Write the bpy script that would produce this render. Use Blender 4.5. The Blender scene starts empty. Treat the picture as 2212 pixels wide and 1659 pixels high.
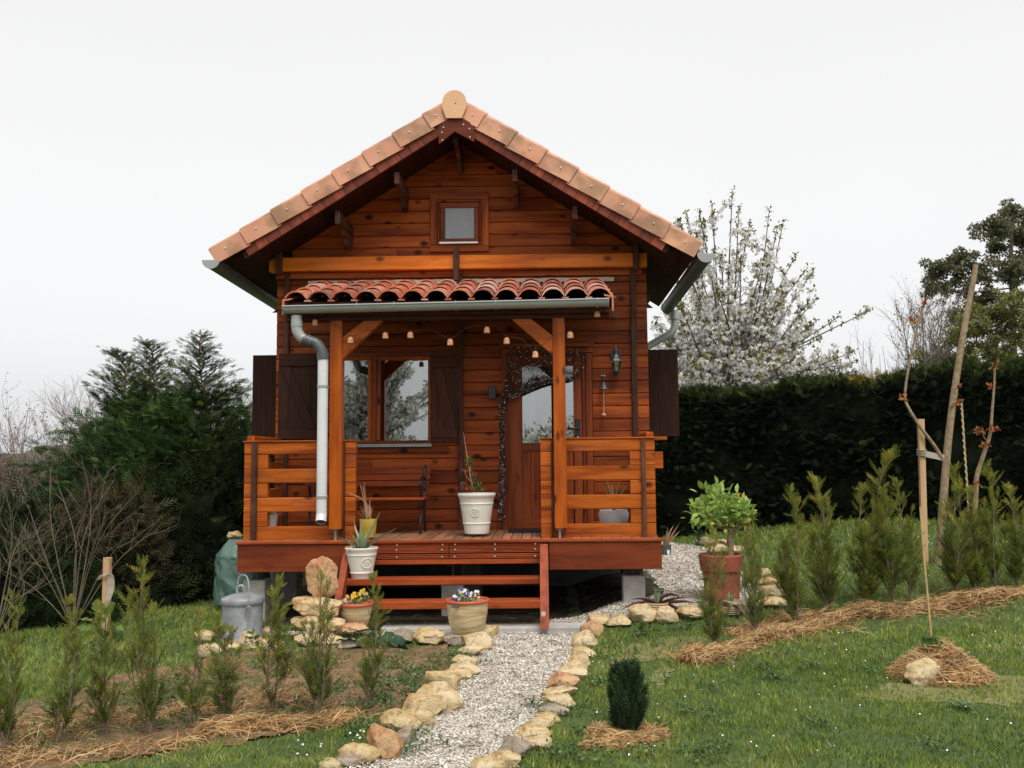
import bpy, math, random
import numpy as np
from mathutils import Vector, Matrix, noise as mnoise
random.seed(7); RNG = np.random.default_rng(7)
R = math.radians
C = bpy.context.scene.collection
scene = bpy.context.scene

# ------------------------------------------------------------------ camera
H = 1.47                      # lens height above the ground at the steps (m)
FPX = 2000.0                  # focal length for a 2212 px wide frame
SHX = 41.0
YAW, PITCH, ROLL = R(0.8), R(4.87), R(-0.57)
cam_d = bpy.data.cameras.new('camera'); cam = bpy.data.objects.new('camera', cam_d); C.objects.link(cam)
cam_d.sensor_width = 36; cam_d.lens = 36*FPX/2212; cam_d.shift_x = -SHX/2212
cam_d.clip_start = 0.05; cam_d.clip_end = 2000
RM = (Matrix.Rotation(YAW, 3, 'Z') @ Matrix.Rotation(R(90)+PITCH, 3, 'X') @ Matrix.Rotation(ROLL, 3, 'Z'))
cam.matrix_world = Matrix.Translation((0, 0, H)) @ RM.to_4x4()
scene.camera = cam
RMn = np.array(RM)

# ------------------------------------------------------------------ world: bright overcast
w = bpy.data.worlds.new('World'); scene.world = w; w.use_nodes = True
nt = w.node_tree; nt.nodes.clear()
SUN_EL, SUN_AZ = R(58), R(162)       # azimuth clockwise from +Y
sky = nt.nodes.new('ShaderNodeTexSky'); sky.sky_type = 'NISHITA'; sky.sun_disc = False
sky.sun_elevation = SUN_EL; sky.sun_rotation = SUN_AZ; sky.dust_density = 4
hs = nt.nodes.new('ShaderNodeHueSaturation'); hs.inputs['Saturation'].default_value = 0.12
bgs = nt.nodes.new('ShaderNodeBackground'); bgs.inputs[1].default_value = 0.05
tc = nt.nodes.new('ShaderNodeTexCoord'); sp = nt.nodes.new('ShaderNodeSeparateXYZ')
rp = nt.nodes.new('ShaderNodeValToRGB')
rp.color_ramp.elements[0].position = 0.0; rp.color_ramp.elements[0].color = (0.84, 0.865, 0.885, 1)
rp.color_ramp.elements[1].position = 0.30; rp.color_ramp.elements[1].color = (0.95, 0.945, 0.935, 1)
e = rp.color_ramp.elements.new(0.14); e.color = (0.90, 0.91, 0.915, 1)
bgc = nt.nodes.new('ShaderNodeBackground'); bgc.inputs[1].default_value = 0.90
ns = nt.nodes.new('ShaderNodeTexNoise'); ns.inputs['Scale'].default_value = 1.6; ns.inputs['Detail'].default_value = 3
mn = nt.nodes.new('ShaderNodeMapRange'); mn.inputs[3].default_value = 0.535; mn.inputs[4].default_value = 0.58
add = nt.nodes.new('ShaderNodeAddShader'); out = nt.nodes.new('ShaderNodeOutputWorld')
L = nt.links.new
L(sky.outputs[0], hs.inputs['Color']); L(hs.outputs[0], bgs.inputs[0])
L(tc.outputs['Generated'], sp.inputs[0]); L(sp.outputs['Z'], rp.inputs[0]); L(rp.outputs[0], bgc.inputs[0])
L(tc.outputs['Generated'], ns.inputs['Vector']); L(ns.outputs[0], mn.inputs[0]); L(mn.outputs[0], bgc.inputs[1])
L(bgs.outputs[0], add.inputs[0]); L(bgc.outputs[0], add.inputs[1]); L(add.outputs[0], out.inputs[0])
sd = bpy.data.lights.new('sun', 'SUN'); sd.energy = 1.5; sd.angle = R(22); sd.color = (1, 0.965, 0.91)
sun = bpy.data.objects.new('sun', sd); C.objects.link(sun)
sdir = Vector((math.sin(SUN_AZ)*math.cos(SUN_EL), math.cos(SUN_AZ)*math.cos(SUN_EL), math.sin(SUN_EL)))
sun.rotation_euler = sdir.to_track_quat('Z', 'Y').to_euler(); sun.location = sdir*40
scene.view_settings.view_transform = 'Standard'; scene.view_settings.look = 'None'
scene.view_settings.exposure = 0.42; scene.view_settings.gamma = 1.0
scene.cycles.max_bounces = 6; scene.cycles.transparent_max_bounces = 12

# ------------------------------------------------------------------ measuring helpers
def ray(px, py):
    d = RMn @ np.array([(px-1106-SHX)/FPX, -(py-829.5)/FPX, -1.0])
    return d
def P(px, py, Y):
    """world point where the sight line of a photo point meets the plane y = Y"""
    d = ray(px, py); t = Y/d[1]
    return Vector((d[0]*t, Y, H+d[2]*t))
def ss(a, b, x):
    t = np.clip((x-a)/(b-a), 0, 1); return t*t*(3-2*t)
def gz(x, y):
    """height of the ground"""
    return (0.45*ss(1.2, 5, x)*ss(8, 13, y) - 0.22*ss(-4.2, -7.5, x) + 0.14*ss(.2, .8, x)*ss(8.3, 8.85, y) + 0.012*np.sin(x*2.3+1)*np.sin(y*1.9)*ss(0.6, 1.6, np.abs(x+0.4)))
def G(px, py):
    """world point where the sight line of a photo point meets the ground"""
    d = ray(px, py); z = 0.0
    for _ in range(40):
        t = (z-H)/d[2]; t = min(t, 60) if t > 0 else 60
        z = 0.5*z+0.5*float(gz(d[0]*t, d[1]*t))
    return Vector((d[0]*t, d[1]*t, float(gz(d[0]*t, d[1]*t))))

# ------------------------------------------------------------------ object helpers
def tag(o, label=None, cat=None, group=None, kind=None):
    if label: o['label'] = label
    if cat: o['category'] = cat
    if group: o['group'] = group
    if kind: o['kind'] = kind
    return o
def thing(name, label, cat, loc=(0, 0, 0), group=None):
    o = bpy.data.objects.new(name, None); C.objects.link(o); o.location = loc
    o.empty_display_size = 0.1
    return tag(o, label, cat, group)
def link(name, me, parent=None, plabel=None, loc=None):
    o = bpy.data.objects.new(name, me); C.objects.link(o)
    if loc is not None: o.location = loc
    if parent is not None:
        o.parent = parent
        if loc is None:
            q = parent; off = Vector((0, 0, 0))
            while q is not None: off += q.location; q = q.parent
            o.location = -off          # meshes are modelled in world metres
    if plabel: o['label'] = plabel
    return o

class MB:
    """collects shapes; gc = coordinates along/across each board, rnd = one number per board"""
    def __init__(s): s.V = []; s.F = []; s.G = []; s.R = []
    def add(s, V, F, Gc=None, r=None):
        n = len(s.V); r = random.random() if r is None else r
        V = [Vector(v) for v in V]
        s.V += V; s.F += [tuple(i+n for i in f) for f in F]
        if Gc is None:
            o = r*37.0; Gc = [(v[0]+o, v[1]+o, v[2]) for v in V]
        s.G += [tuple(g) for g in Gc]; s.R += [r]*len(V)
    def hexa(s, c, r=None):
        c = [Vector(v) for v in c]; r = random.random() if r is None else r
        o = c[0]; ax = [c[1]-o, c[3]-o, c[4]-o]
        ax.sort(key=lambda a: -a.length); ax = [a.normalized() for a in ax]
        k = random.random()*50
        Gc = [((v-o).dot(ax[0])+k, (v-o).dot(ax[1])+k*.7, (v-o).dot(ax[2])+k*.3) for v in c]
        s.add(c, [(0,3,2,1),(4,5,6,7),(0,1,5,4),(1,2,6,5),(2,3,7,6),(3,0,4,7)], Gc, r)
    def box(s, x0, x1, y0, y1, z0, z1, ch=0.0, r=None, ax=None):
        if x1 < x0: x0, x1 = x1, x0
        if y1 < y0: y0, y1 = y1, y0
        if z1 < z0: z0, z1 = z1, z0
        lo = (x0, y0, z0); hi = (x1, y1, z1); d = [hi[i]-lo[i] for i in range(3)]
        a = d.index(max(d)) if ax is None else ax
        b, c = [(1, 2), (2, 0), (0, 1)][a]
        ch = min(ch, d[b]*.45, d[c]*.45)
        if ch > 0:
            sec = [(lo[b]+ch, lo[c]), (hi[b]-ch, lo[c]), (hi[b], lo[c]+ch), (hi[b], hi[c]-ch), (hi[b]-ch, hi[c]), (lo[b]+ch, hi[c]), (lo[b], hi[c]-ch), (lo[b], lo[c]+ch)]
        else:
            sec = [(lo[b], lo[c]), (hi[b], lo[c]), (hi[b], hi[c]), (lo[b], hi[c])]
        n = len(sec); V = []
        for e in (lo[a], hi[a]):
            for q in sec:
                v = [0, 0, 0]; v[a] = e; v[b] = q[0]; v[c] = q[1]; V.append(v)
        F = [tuple(range(n-1, -1, -1)), tuple(range(n, 2*n))] + [(i, (i+1) % n, n+(i+1) % n, n+i) for i in range(n)]
        k = random.random()*50
        s.add(V, F, [(v[a]+k, v[b]+k*.7, v[c]+k*.3) for v in V], r)
    def px(s, x0, y0, x1, y1, Yf, dep, ch=0.0, r=None, ax=None):
        """box whose front face, in the plane y = Yf, covers the photo rectangle"""
        m = (y0+y1)/2; n = (x0+x1)/2
        s.box(P(x0, m, Yf).x, P(x1, m, Yf).x, Yf, Yf+dep, P(n, y1, Yf).z, P(n, y0, Yf).z, ch, r, ax)
    def tube(s, pts, rad, n=8, r=None, cap=True):
        pts = [Vector(p) for p in pts]; m = len(pts)
        if not hasattr(rad, '__len__'): rad = [rad]*m
        V = []; F = []; Gc = []; ref = None; L_ = 0; k = random.random()*20
        for i, p in enumerate(pts):
            t = (pts[min(i+1, m-1)]-pts[max(i-1, 0)])
            t = t.normalized() if t.length > 1e-9 else Vector((0, 0, 1))
            if ref is None:
                ref = t.cross(Vector((0.3, 1, 0.2))); ref = ref.normalized() if ref.length > 1e-3 else Vector((1, 0, 0))
            u = (ref - t*ref.dot(t)); u = u.normalized() if u.length > 1e-6 else t.orthogonal().normalized()
            ref = u; v = t.cross(u)
            if i: L_ += (p-pts[i-1]).length
            for j in range(n):
                a = 2*math.pi*j/n; V.append(p+(u*math.cos(a)+v*math.sin(a))*rad[i]); Gc.append((L_+k, math.cos(a)*rad[i]+k, math.sin(a)*rad[i]))
        for i in range(m-1):
            for j in range(n):
                F.append((i*n+j, i*n+(j+1) % n, (i+1)*n+(j+1) % n, (i+1)*n+j))
        if cap: F += [tuple(range(n-1, -1, -1)), tuple((m-1)*n+j for j in range(n))]
        s.add(V, F, Gc, r)
    def lathe(s, prof, c, n=28, r=None, wob=0.0, sy=1.0):
        V = []; F = []; m = len(prof)
        for (q, z) in prof:
            for j in range(n):
                a = 2*math.pi*j/n; k = 1+wob*mnoise.noise(Vector((math.cos(a)*1.7, math.sin(a)*1.7, z*7)))
                V.append((c[0]+q*k*math.cos(a), c[1]+q*k*math.sin(a)*sy, c[2]+z))
        for i in range(m-1):
            for j in range(n):
                F.append((i*n+j, i*n+(j+1) % n, (i+1)*n+(j+1) % n, (i+1)*n+j))
        if prof[0][0] > 1e-5: F.append(tuple(range(n-1, -1, -1)))
        if prof[-1][0] > 1e-5: F.append(tuple((m-1)*n+j for j in range(n)))
        s.add(V, F, None, r)
    def poly(s, pts, y0, y1, r=None):
        """polygon given as (x, z), extruded from y0 to y1"""
        n = len(pts); V = [(x, y0, z) for x, z in pts]+[(x, y1, z) for x, z in pts]
        s.add(V, [tuple(range(n)), tuple(range(2*n-1, n-1, -1))]+[(i, n+i, n+(i+1) % n, (i+1) % n) for i in range(n)], None, r)
    def build(s, name, mat, parent=None, smooth=None, plabel=None):
        me = bpy.data.meshes.new(name); me.from_pydata([tuple(v) for v in s.V], [], s.F)
        a = me.attributes.new('gc', 'FLOAT_VECTOR', 'POINT'); a.data.foreach_set('vector', np.array(s.G, dtype=np.float32).ravel())
        a = me.attributes.new('rnd', 'FLOAT', 'POINT'); a.data.foreach_set('value', np.array(s.R, dtype=np.float32))
        me.materials.append(mat)
        if smooth:
            me.polygons.foreach_set('use_smooth', [True]*len(me.polygons)); me.set_sharp_from_angle(angle=R(smooth))
        me.update()
        return link(name, me, parent, plabel)

def mesh_np(name, V, F, mat, parent=None, rnd=None, smooth=False, plabel=None, local=False, fr=None):
    V = np.ascontiguousarray(V, dtype=np.float32); F = np.ascontiguousarray(F, dtype=np.int32)
    me = bpy.data.meshes.new(name); n, k = F.shape
    me.vertices.add(len(V)); me.vertices.foreach_set('co', V.ravel())
    me.loops.add(n*k); me.loops.foreach_set('vertex_index', F.ravel())
    me.polygons.add(n); me.polygons.foreach_set('loop_start', np.arange(0, n*k, k, dtype=np.int32))
    if smooth: me.polygons.foreach_set('use_smooth', np.ones(n, dtype=bool))
    if rnd is not None:
        a = me.attributes.new('rnd', 'FLOAT', 'POINT'); a.data.foreach_set('value', np.ascontiguousarray(rnd, dtype=np.float32))
    me.materials.append(mat); me.update(calc_edges=True); me.validate()
    if local: return me
    return link(name, me, parent, plabel)

def frames(d, roll=None, up=(0, 0, 1)):
    """rotation matrices whose columns are direction, side, normal"""
    d = np.asarray(d, float); d = d/np.linalg.norm(d, axis=1, keepdims=True)
    u = np.tile(np.array(up, float), (len(d), 1)); u[np.abs(d[:, 2]) > .98] = (0.2, 1, 0)
    s = np.cross(u, d); s /= np.linalg.norm(s, axis=1, keepdims=True); n = np.cross(d, s)
    if roll is not None:
        c, q = np.cos(roll)[:, None], np.sin(roll)[:, None]; s, n = s*c+n*q, n*c-s*q
    return np.stack([d, s, n], axis=2)
def scat(tV, tF, pos, Rm, sc):
    m, n = len(pos), len(tV); sc = np.asarray(sc, float)
    if sc.ndim == 1: sc = sc[:, None]*np.ones((1, 3))
    V = np.einsum('mij,mnj->mni', Rm, tV[None]*sc[:, None, :])+np.asarray(pos)[:, None, :]
    F = tF[None]+(np.arange(m)*n)[:, None, None]
    return V.reshape(-1, 3), F.reshape(-1, tF.shape[1])
def scatter(name, tV, tF, pos, Rm, sc, mat, parent=None, rnd=None, **kw):
    V, F = scat(tV, tF, pos, Rm, sc)
    if rnd is None: rnd = RNG.random(len(pos))
    return mesh_np(name, V, F, mat, parent, np.repeat(rnd, len(tV)), **kw)
def inpoly(x, y, poly):
    x = np.asarray(x); y = np.asarray(y); ins = np.zeros(x.shape, bool); n = len(poly)
    for i in range(n):
        x1, y1 = poly[i][:2]; x2, y2 = poly[(i+1) % n][:2]
        c = ((y1 > y) != (y2 > y)) & (x < (x2-x1)*(y-y1)/((y2-y1)+1e-12)+x1); ins ^= c
    return ins
def gpoly(pts): return [tuple(G(a, b))[:2] for a, b in pts]

# ------------------------------------------------------------------ materials
def newmat(name):
    m = bpy.data.materials.new(name); m.use_nodes = True; t = m.node_tree
    return m, t, t.nodes['Principled BSDF'], t.links.new
def nd(t, typ, **kw):
    n = t.nodes.new(typ)
    for k, v in kw.items(): setattr(n, k, v)
    return n
def vscale(t, src, sc):
    m = nd(t, 'ShaderNodeVectorMath', operation='MULTIPLY'); m.inputs[1].default_value = sc; t.links.new(src, m.inputs[0]); return m.outputs[0]
def noi(t, src, scale, detail=4, rough=.55):
    n = nd(t, 'ShaderNodeTexNoise'); n.inputs['Scale'].default_value = scale; n.inputs['Detail'].default_value = detail; n.inputs['Roughness'].default_value = rough
    t.links.new(src, n.inputs['Vector']); return n.outputs[0]
def ramp(t, src, stops):
    r = nd(t, 'ShaderNodeValToRGB'); e = r.color_ramp.elements
    while len(e) < len(stops): e.new(0.5)
    for i, (p, c) in enumerate(stops):
        e[i].position = p; e[i].color = (c, c, c, 1) if not hasattr(c, '__len__') else (*c, 1)
    t.links.new(src, r.inputs[0]); return r.outputs[0]
def mixc(t, a, b, f, mode='MIX'):
    m = nd(t, 'ShaderNodeMix', data_type='RGBA', blend_type=mode)
    for i, v in ((6, a), (7, b)):
        if hasattr(v, 'links'): t.links.new(v, m.inputs[i])
        else: m.inputs[i].default_value = (*v, 1)
    if hasattr(f, 'links'): t.links.new(f, m.inputs[0])
    else: m.inputs[0].default_value = f
    return m.outputs[2]
def bump(t, b, src, st, dist):
    n = nd(t, 'ShaderNodeBump'); n.inputs['Strength'].default_value = st; n.inputs['Distance'].default_value = dist
    t.links.new(src, n.inputs['Height']); t.links.new(n.outputs[0], b.inputs['Normal'])
def attr(t, name, o='Fac'):
    a = nd(t, 'ShaderNodeAttribute', attribute_name=name); return a.outputs[o]

def wood(name, light, dark, rough=.42, knots=1.0, var=.35, grain=1.0, weather=0.0):
    m, t, b, l = newmat(name); g = attr(t, 'gc', 'Vector'); rnd = attr(t, 'rnd')
    n1 = noi(t, vscale(t, g, (1.1, 13, 13)), 1.0, 5, .6)
    n2 = noi(t, vscale(t, g, (5, 120, 120)), 1.0, 3)
    n3 = noi(t, vscale(t, g, (1.6, 4, 4)), 1.0, 3)
    c = mixc(t, dark, light, ramp(t, n1, [(.34, 0), (.58, 1)]))
    c = mixc(t, c, dark, ramp(t, n2, [(.45, 0), (.75, .45*grain)]))
    c = mixc(t, c, tuple(x*.5 for x in dark), ramp(t, n3, [(.58, 0), (.85, .55)]))
    v = nd(t, 'ShaderNodeTexVoronoi'); l(vscale(t, g, (3.2, 7.5, 5)), v.inputs['Vector']); v.inputs['Scale'].default_value = 1
    c = mixc(t, c, tuple(x*.12 for x in dark), ramp(t, v.outputs['Distance'], [(.08, .97*knots), (.12, .75*knots), (.20, 0)]))
    br = ramp(t, rnd, [(0, 1-var), (1, 1+var*.5)])
    c = mixc(t, c, br, 1.0, 'MULTIPLY')
    if weather:
        n4 = noi(t, vscale(t, g, (3, 8, 8)), 1.3, 4)
        c = mixc(t, c, (.25, .20, .16), ramp(t, n4, [(.50, 0), (.75, weather)]))
    l(c, b.inputs['Base Color']); b.inputs['Roughness'].default_value = rough
    l(ramp(t, n2, [(.3, rough*.8), (.8, min(1, rough*1.5))]), b.inputs['Roughness'])
    b.inputs['Specular IOR Level'].default_value = .2
    bump(t, b, mixc(t, (0, 0, 0), n1, .5), .35, .004)
    return m
def plain(name, col, rough=.6, var=.12, scale=6, spec=.4, metal=0, bmp=0, bscale=60, tint=None, rv=0):
    m, t, b, l = newmat(name); o = nd(t, 'ShaderNodeTexCoord').outputs['Object']
    n = noi(t, o, scale, 5, .6); c2 = tint or tuple(x*(1-var*2) for x in col)
    c = mixc(t, c2, tuple(min(1, x*(1+var)) for x in col), ramp(t, n, [(.32, 0), (.68, 1)]))
    if rv: c = mixc(t, c, ramp(t, attr(t, 'rnd'), [(0, 1-rv), (1, 1+rv)]), 1.0, 'MULTIPLY')
    l(c, b.inputs['Base Color']); b.inputs['Roughness'].default_value = rough; b.inputs['Metallic'].default_value = metal
    b.inputs['Specular IOR Level'].default_value = spec
    if bmp: bump(t, b, noi(t, o, bscale, 4), bmp, .004)
    return m
def leaf(name, stops, rough=.55, trans=.25, spec=.3):
    m, t, b, l = newmat(name); c = ramp(t, attr(t, 'rnd'), stops)
    o = nd(t, 'ShaderNodeTexCoord').outputs['Object']
    c = mixc(t, c, ramp(t, noi(t, o, 9, 3), [(.3, .6), (.7, 1.25)]), 1.0, 'MULTIPLY')
    l(c, b.inputs['Base Color']); b.inputs['Roughness'].default_value = rough; b.inputs['Specular IOR Level'].default_value = spec
    if trans:
        tr = nd(t, 'ShaderNodeBsdfTranslucent'); l(c, tr.inputs[0]); mx = nd(t, 'ShaderNodeMixShader'); mx.inputs[0].default_value = trans
        l(b.outputs[0], mx.inputs[1]); l(tr.outputs[0], mx.inputs[2]); l(mx.outputs[0], t.nodes['Material Output'].inputs[0])
    return m

M = {}
M['wall'] = wood('wood_wall', (.36, .076, .012), (.15, .024, .005), .5, var=.5)
M['gable'] = wood('wood_gable', (.42, .094, .012), (.19, .032, .005), .5, var=.45)
M['bright'] = wood('wood_bright', (.74, .20, .015), (.46, .09, .007), .36, .8)
M['rail'] = wood('wood_rail', (.48, .112, .010), (.20, .034, .004), .38, .9, weather=.12)
M['post'] = wood('wood_post', (.50, .112, .009), (.29, .052, .005), .36, .8, var=.1)
M['red'] = wood('wood_red', (.20, .040, .011), (.115, .020, .006), .50, .25, var=.25)
M['shingle'] = wood('wood_shingle', (.27, .062, .030), (.14, .031, .016), .5, .2, var=.45)
M['dark'] = wood('wood_dark', (.07, .022, .012), (.035, .010, .006), .5, .3)
M['shutter'] = wood('wood_shutter', (.042, .0135, .007), (.022, .0075, .004), .65, .2, var=.15)
M['shutterw'] = wood('wood_shutter_warm', (.085, .024, .012), (.040, .012, .007), .55, .3, var=.15)
M['batten'] = wood('wood_batten', (.105, .038, .021), (.045, .016, .009), .6, .5, weather=.2)
M['deck'] = wood('wood_deck', (.36, .17, .09), (.22, .09, .045), .6, .3, weather=.35)
M['step'] = wood('wood_step', (.36, .070, .016), (.18, .030, .008), .45, .4, var=.15, weather=.12)
M['stringer'] = wood('wood_stringer', (.32, .070, .028), (.20, .040, .016), .5, .2, var=.1)
M['rawwood'] = wood('wood_raw', (.60, .40, .22), (.42, .25, .13), .7, .5, weather=.15)
M['greywood'] = wood('wood_grey', (.42, .37, .30), (.28, .23, .18), .8, .3)
M['door'] = wood('wood_door', (.29, .064, .016), (.15, .028, .008), .42, .5)
M['gutter'] = plain('gutter_zinc_grey', (.33, .345, .335), .35, .06, 3, spec=.5)
M['gutterwhite'] = plain('pipe_white', (.66, .67, .67), .3, .05, 3, spec=.5)
M['gutterdark'] = plain('pipe_dark_grey', (.085, .092, .095), .4, .12, 8, spec=.5)
M['iron'] = plain('black_iron', (.015, .016, .018), .4, .2, 20, spec=.5)
M['screw'] = plain('screw_steel', (.75, .74, .72), .3, .05, 20, metal=.6)
M['steel'] = plain('galvanised_steel', (.34, .355, .37), .5, .18, 9, metal=.3, tint=(.22, .23, .245), bmp=.1)
M['concrete'] = plain('concrete', (.46, .44, .41), .9, .15, 7, bmp=.4, tint=(.34, .32, .29))
M['concdark'] = plain('concrete_dark', (.10, .095, .085), .9, .2, 5, bmp=.4)
M['flash'] = plain('flashing_beige', (.56, .50, .38), .6, .12, 8)
M['cream'] = plain('glazed_cream', (.72, .70, .62), .38, .05, 5, spec=.5, bmp=.08, bscale=25)
M['white'] = plain('white_ceramic', (.90, .90, .91), .3, .04, 5)
M['mustard'] = plain('mustard_glaze', (.42, .30, .045), .3, .12, 9)
M['terra'] = plain('terracotta', (.30, .082, .050), .75, .12, 6, bmp=.2)
M['rust'] = plain('terracotta_rim', (.52, .10, .045), .5, .12, 8)
M['soil'] = plain('potting_soil', (.05, .035, .022), .95, .3, 50, bmp=1, bscale=90)
M['cup'] = plain('clay_cup', (.66, .34, .19), .7, .25, 55, tint=(.42, .17, .085), bmp=.4, bscale=120)
M['bark'] = plain('bark_grey_brown', (.20, .15, .11), .9, .2, 12, bmp=.6)
M['barklight'] = plain('bark_tan', (.30, .22, .135), .8, .2, 25, tint=(.19, .13, .075), bmp=.4)
M['barkdark'] = plain('bark_dark', (.09, .065, .05), .9, .2, 12, bmp=.5)
M['twig'] = plain('bare_twigs', (.19, .15, .105), .85, .2, 5)
M['twigfar'] = plain('far_twigs', (.24, .19, .17), .9, .15, 5)
M['tarp'] = plain('green_tarp', (.095, .165, .13), .42, .12, 5, tint=(.065, .125, .098), spec=.5, bmp=1.0, bscale=7)
M['black'] = plain('black_rubber', (.012, .012, .013), .7, .2, 20)
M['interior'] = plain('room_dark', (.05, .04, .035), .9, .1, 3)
M['curtain'] = plain('white_curtain', (.72, .70, .66), .8, .04, 4)
M['string'] = plain('white_string', (.70, .68, .62), .8, .1, 60)
M['bamboo'] = plain('bamboo_cane', (.52, .36, .15), .5, .15, 20)
M['earthshade'] = plain('under_deck_earth_shade', (.060, .047, .034), .98, .3, 9, spec=.05, bmp=1, bscale=50)  # earth darkened: the shade under the deck is put into this colour
M['driedstem'] = plain('dried_stem', (.48, .30, .20), .8, .2, 20, tint=(.36, .15, .10))
# ------------------------------------------------------------------ special materials
def tile_mat():
    m, t, b, l = newmat('roof_tile_clay'); g = attr(t, 'gc', 'Vector'); o = nd(t, 'ShaderNodeTexCoord').outputs['Object']; rnd = attr(t, 'rnd')
    n1 = noi(t, o, 4.2, 2, .5); n2 = noi(t, o, 130, 2); n3 = noi(t, o, 2.0, 2)
    base = mixc(t, (.60, .26, .15), (.72, .38, .23), ramp(t, n3, [(.3, 0), (.7, 1)]))
    a = nd(t, 'ShaderNodeMath', operation='ADD'); a.inputs[1].default_value = 0; l(n1, a.inputs[0])
    s = nd(t, 'ShaderNodeMath', operation='MULTIPLY_ADD'); s.inputs[1].default_value = .30; l(n2, s.inputs[0]); l(n1, s.inputs[2])
    c = mixc(t, base, (.25, .135, .062), ramp(t, s.outputs[0], [(.58, 0), (.76, .72)]))
    c = mixc(t, c, ramp(t, rnd, [(0, .85), (1, 1.08)]), 1.0, 'MULTIPLY')
    l(c, b.inputs['Base Color']); b.inputs['Roughness'].default_value = .5; bump(t, b, n2, .12, .003); return m
M['tile'] = tile_mat()
def canal_mat():
    m, t, b, l = newmat('canal_tile_clay'); o = nd(t, 'ShaderNodeTexCoord').outputs['Object']; rnd = attr(t, 'rnd')
    c = ramp(t, rnd, [(0, (.24, .075, .045)), (.3, (.46, .105, .040)), (.55, (.50, .14, .06)), (.75, (.52, .22, .15)), (1, (.58, .36, .29))])
    c = mixc(t, c, (.60, .45, .38), ramp(t, noi(t, o, 14, 4), [(.5, 0), (.72, .55)]))
    l(c, b.inputs['Base Color']); b.inputs['Roughness'].default_value = .62; bump(t, b, noi(t, o, 90, 3), .25, .003); return m
M['canal'] = canal_mat()
def capt():
    m, t, b, l = newmat('ridge_cap_clay'); o = nd(t, 'ShaderNodeTexCoord').outputs['Object']
    c = mixc(t, (.66, .36, .18), (.72, .43, .24), ramp(t, noi(t, o, 6, 4), [(.3, 0), (.7, 1)]))
    c = mixc(t, c, (.36, .22, .12), ramp(t, noi(t, o, 80, 2), [(.68, 0), (.74, .6)]))
    l(c, b.inputs['Base Color']); b.inputs['Roughness'].default_value = .55; return m
M['cap'] = capt()
def glass():
    m = bpy.data.materials.new('window_glass'); m.use_nodes = True; t = m.node_tree; t.nodes.clear()
    g = nd(t, 'ShaderNodeBsdfGlossy'); g.inputs['Roughness'].default_value = .015; g.inputs[0].default_value = (.92, .95, .96, 1)
    tr = nd(t, 'ShaderNodeBsdfTransparent'); tr.inputs[0].default_value = (.80, .82, .80, 1)
    f = nd(t, 'ShaderNodeFresnel'); f.inputs[0].default_value = 1.55
    mr = nd(t, 'ShaderNodeMapRange'); mr.inputs[1].default_value = 0; mr.inputs[2].default_value = 1; mr.inputs[3].default_value = .24; mr.inputs[4].default_value = 1
    mx = nd(t, 'ShaderNodeMixShader'); o = nd(t, 'ShaderNodeOutputMaterial')
    t.links.new(f.outputs[0], mr.inputs[0]); t.links.new(mr.outputs[0], mx.inputs[0]); t.links.new(tr.outputs[0], mx.inputs[1]); t.links.new(g.outputs[0], mx.inputs[2]); t.links.new(mx.outputs[0], o.inputs[0])
    return m
M['glass'] = glass()
M['atticglass'] = plain('frosted_attic_pane', (.27, .30, .33), .28, .06, 30, spec=.7)

# ------------------------------------------------------------------ key dimensions
YW = 10.0                                   # front wall plane
XL, XR, XC = P(597, 780, YW).x, P(1400, 780, YW).x, -0.888
YR = 9.2                                    # front edge of the main roof
YB = 11.75                                   # back wall
YD = 8.73                                   # front edge of the deck
ZD = H-162/2000*YD                          # deck top
ZA = P(982, 206, YR).z                      # apex of the tiles
TH = math.atan(.632); cT, sT = math.cos(TH), math.sin(TH)
SL = 2.49/cT                                # slope length
def sl(side, s, n, y):
    return Vector((XC+side*(s*cT+n*sT), y, ZA-s*sT+n*cT))
def slab(mb, side, s0, s1, n0, n1, y0, y1, r=None):
    mb.hexa([sl(side, s0, n0, y0), sl(side, s1, n0, y0), sl(side, s1, n0, y1), sl(side, s0, n0, y1),
             sl(side, s0, n1, y0), sl(side, s1, n1, y0), sl(side, s1, n1, y1), sl(side, s0, n1, y1)], r)

cabin = thing('wooden_cabin', 'small orange-brown log cabin on piers with a tiled gable roof and front porch', 'cabin', (XC, YW, 0))

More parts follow.
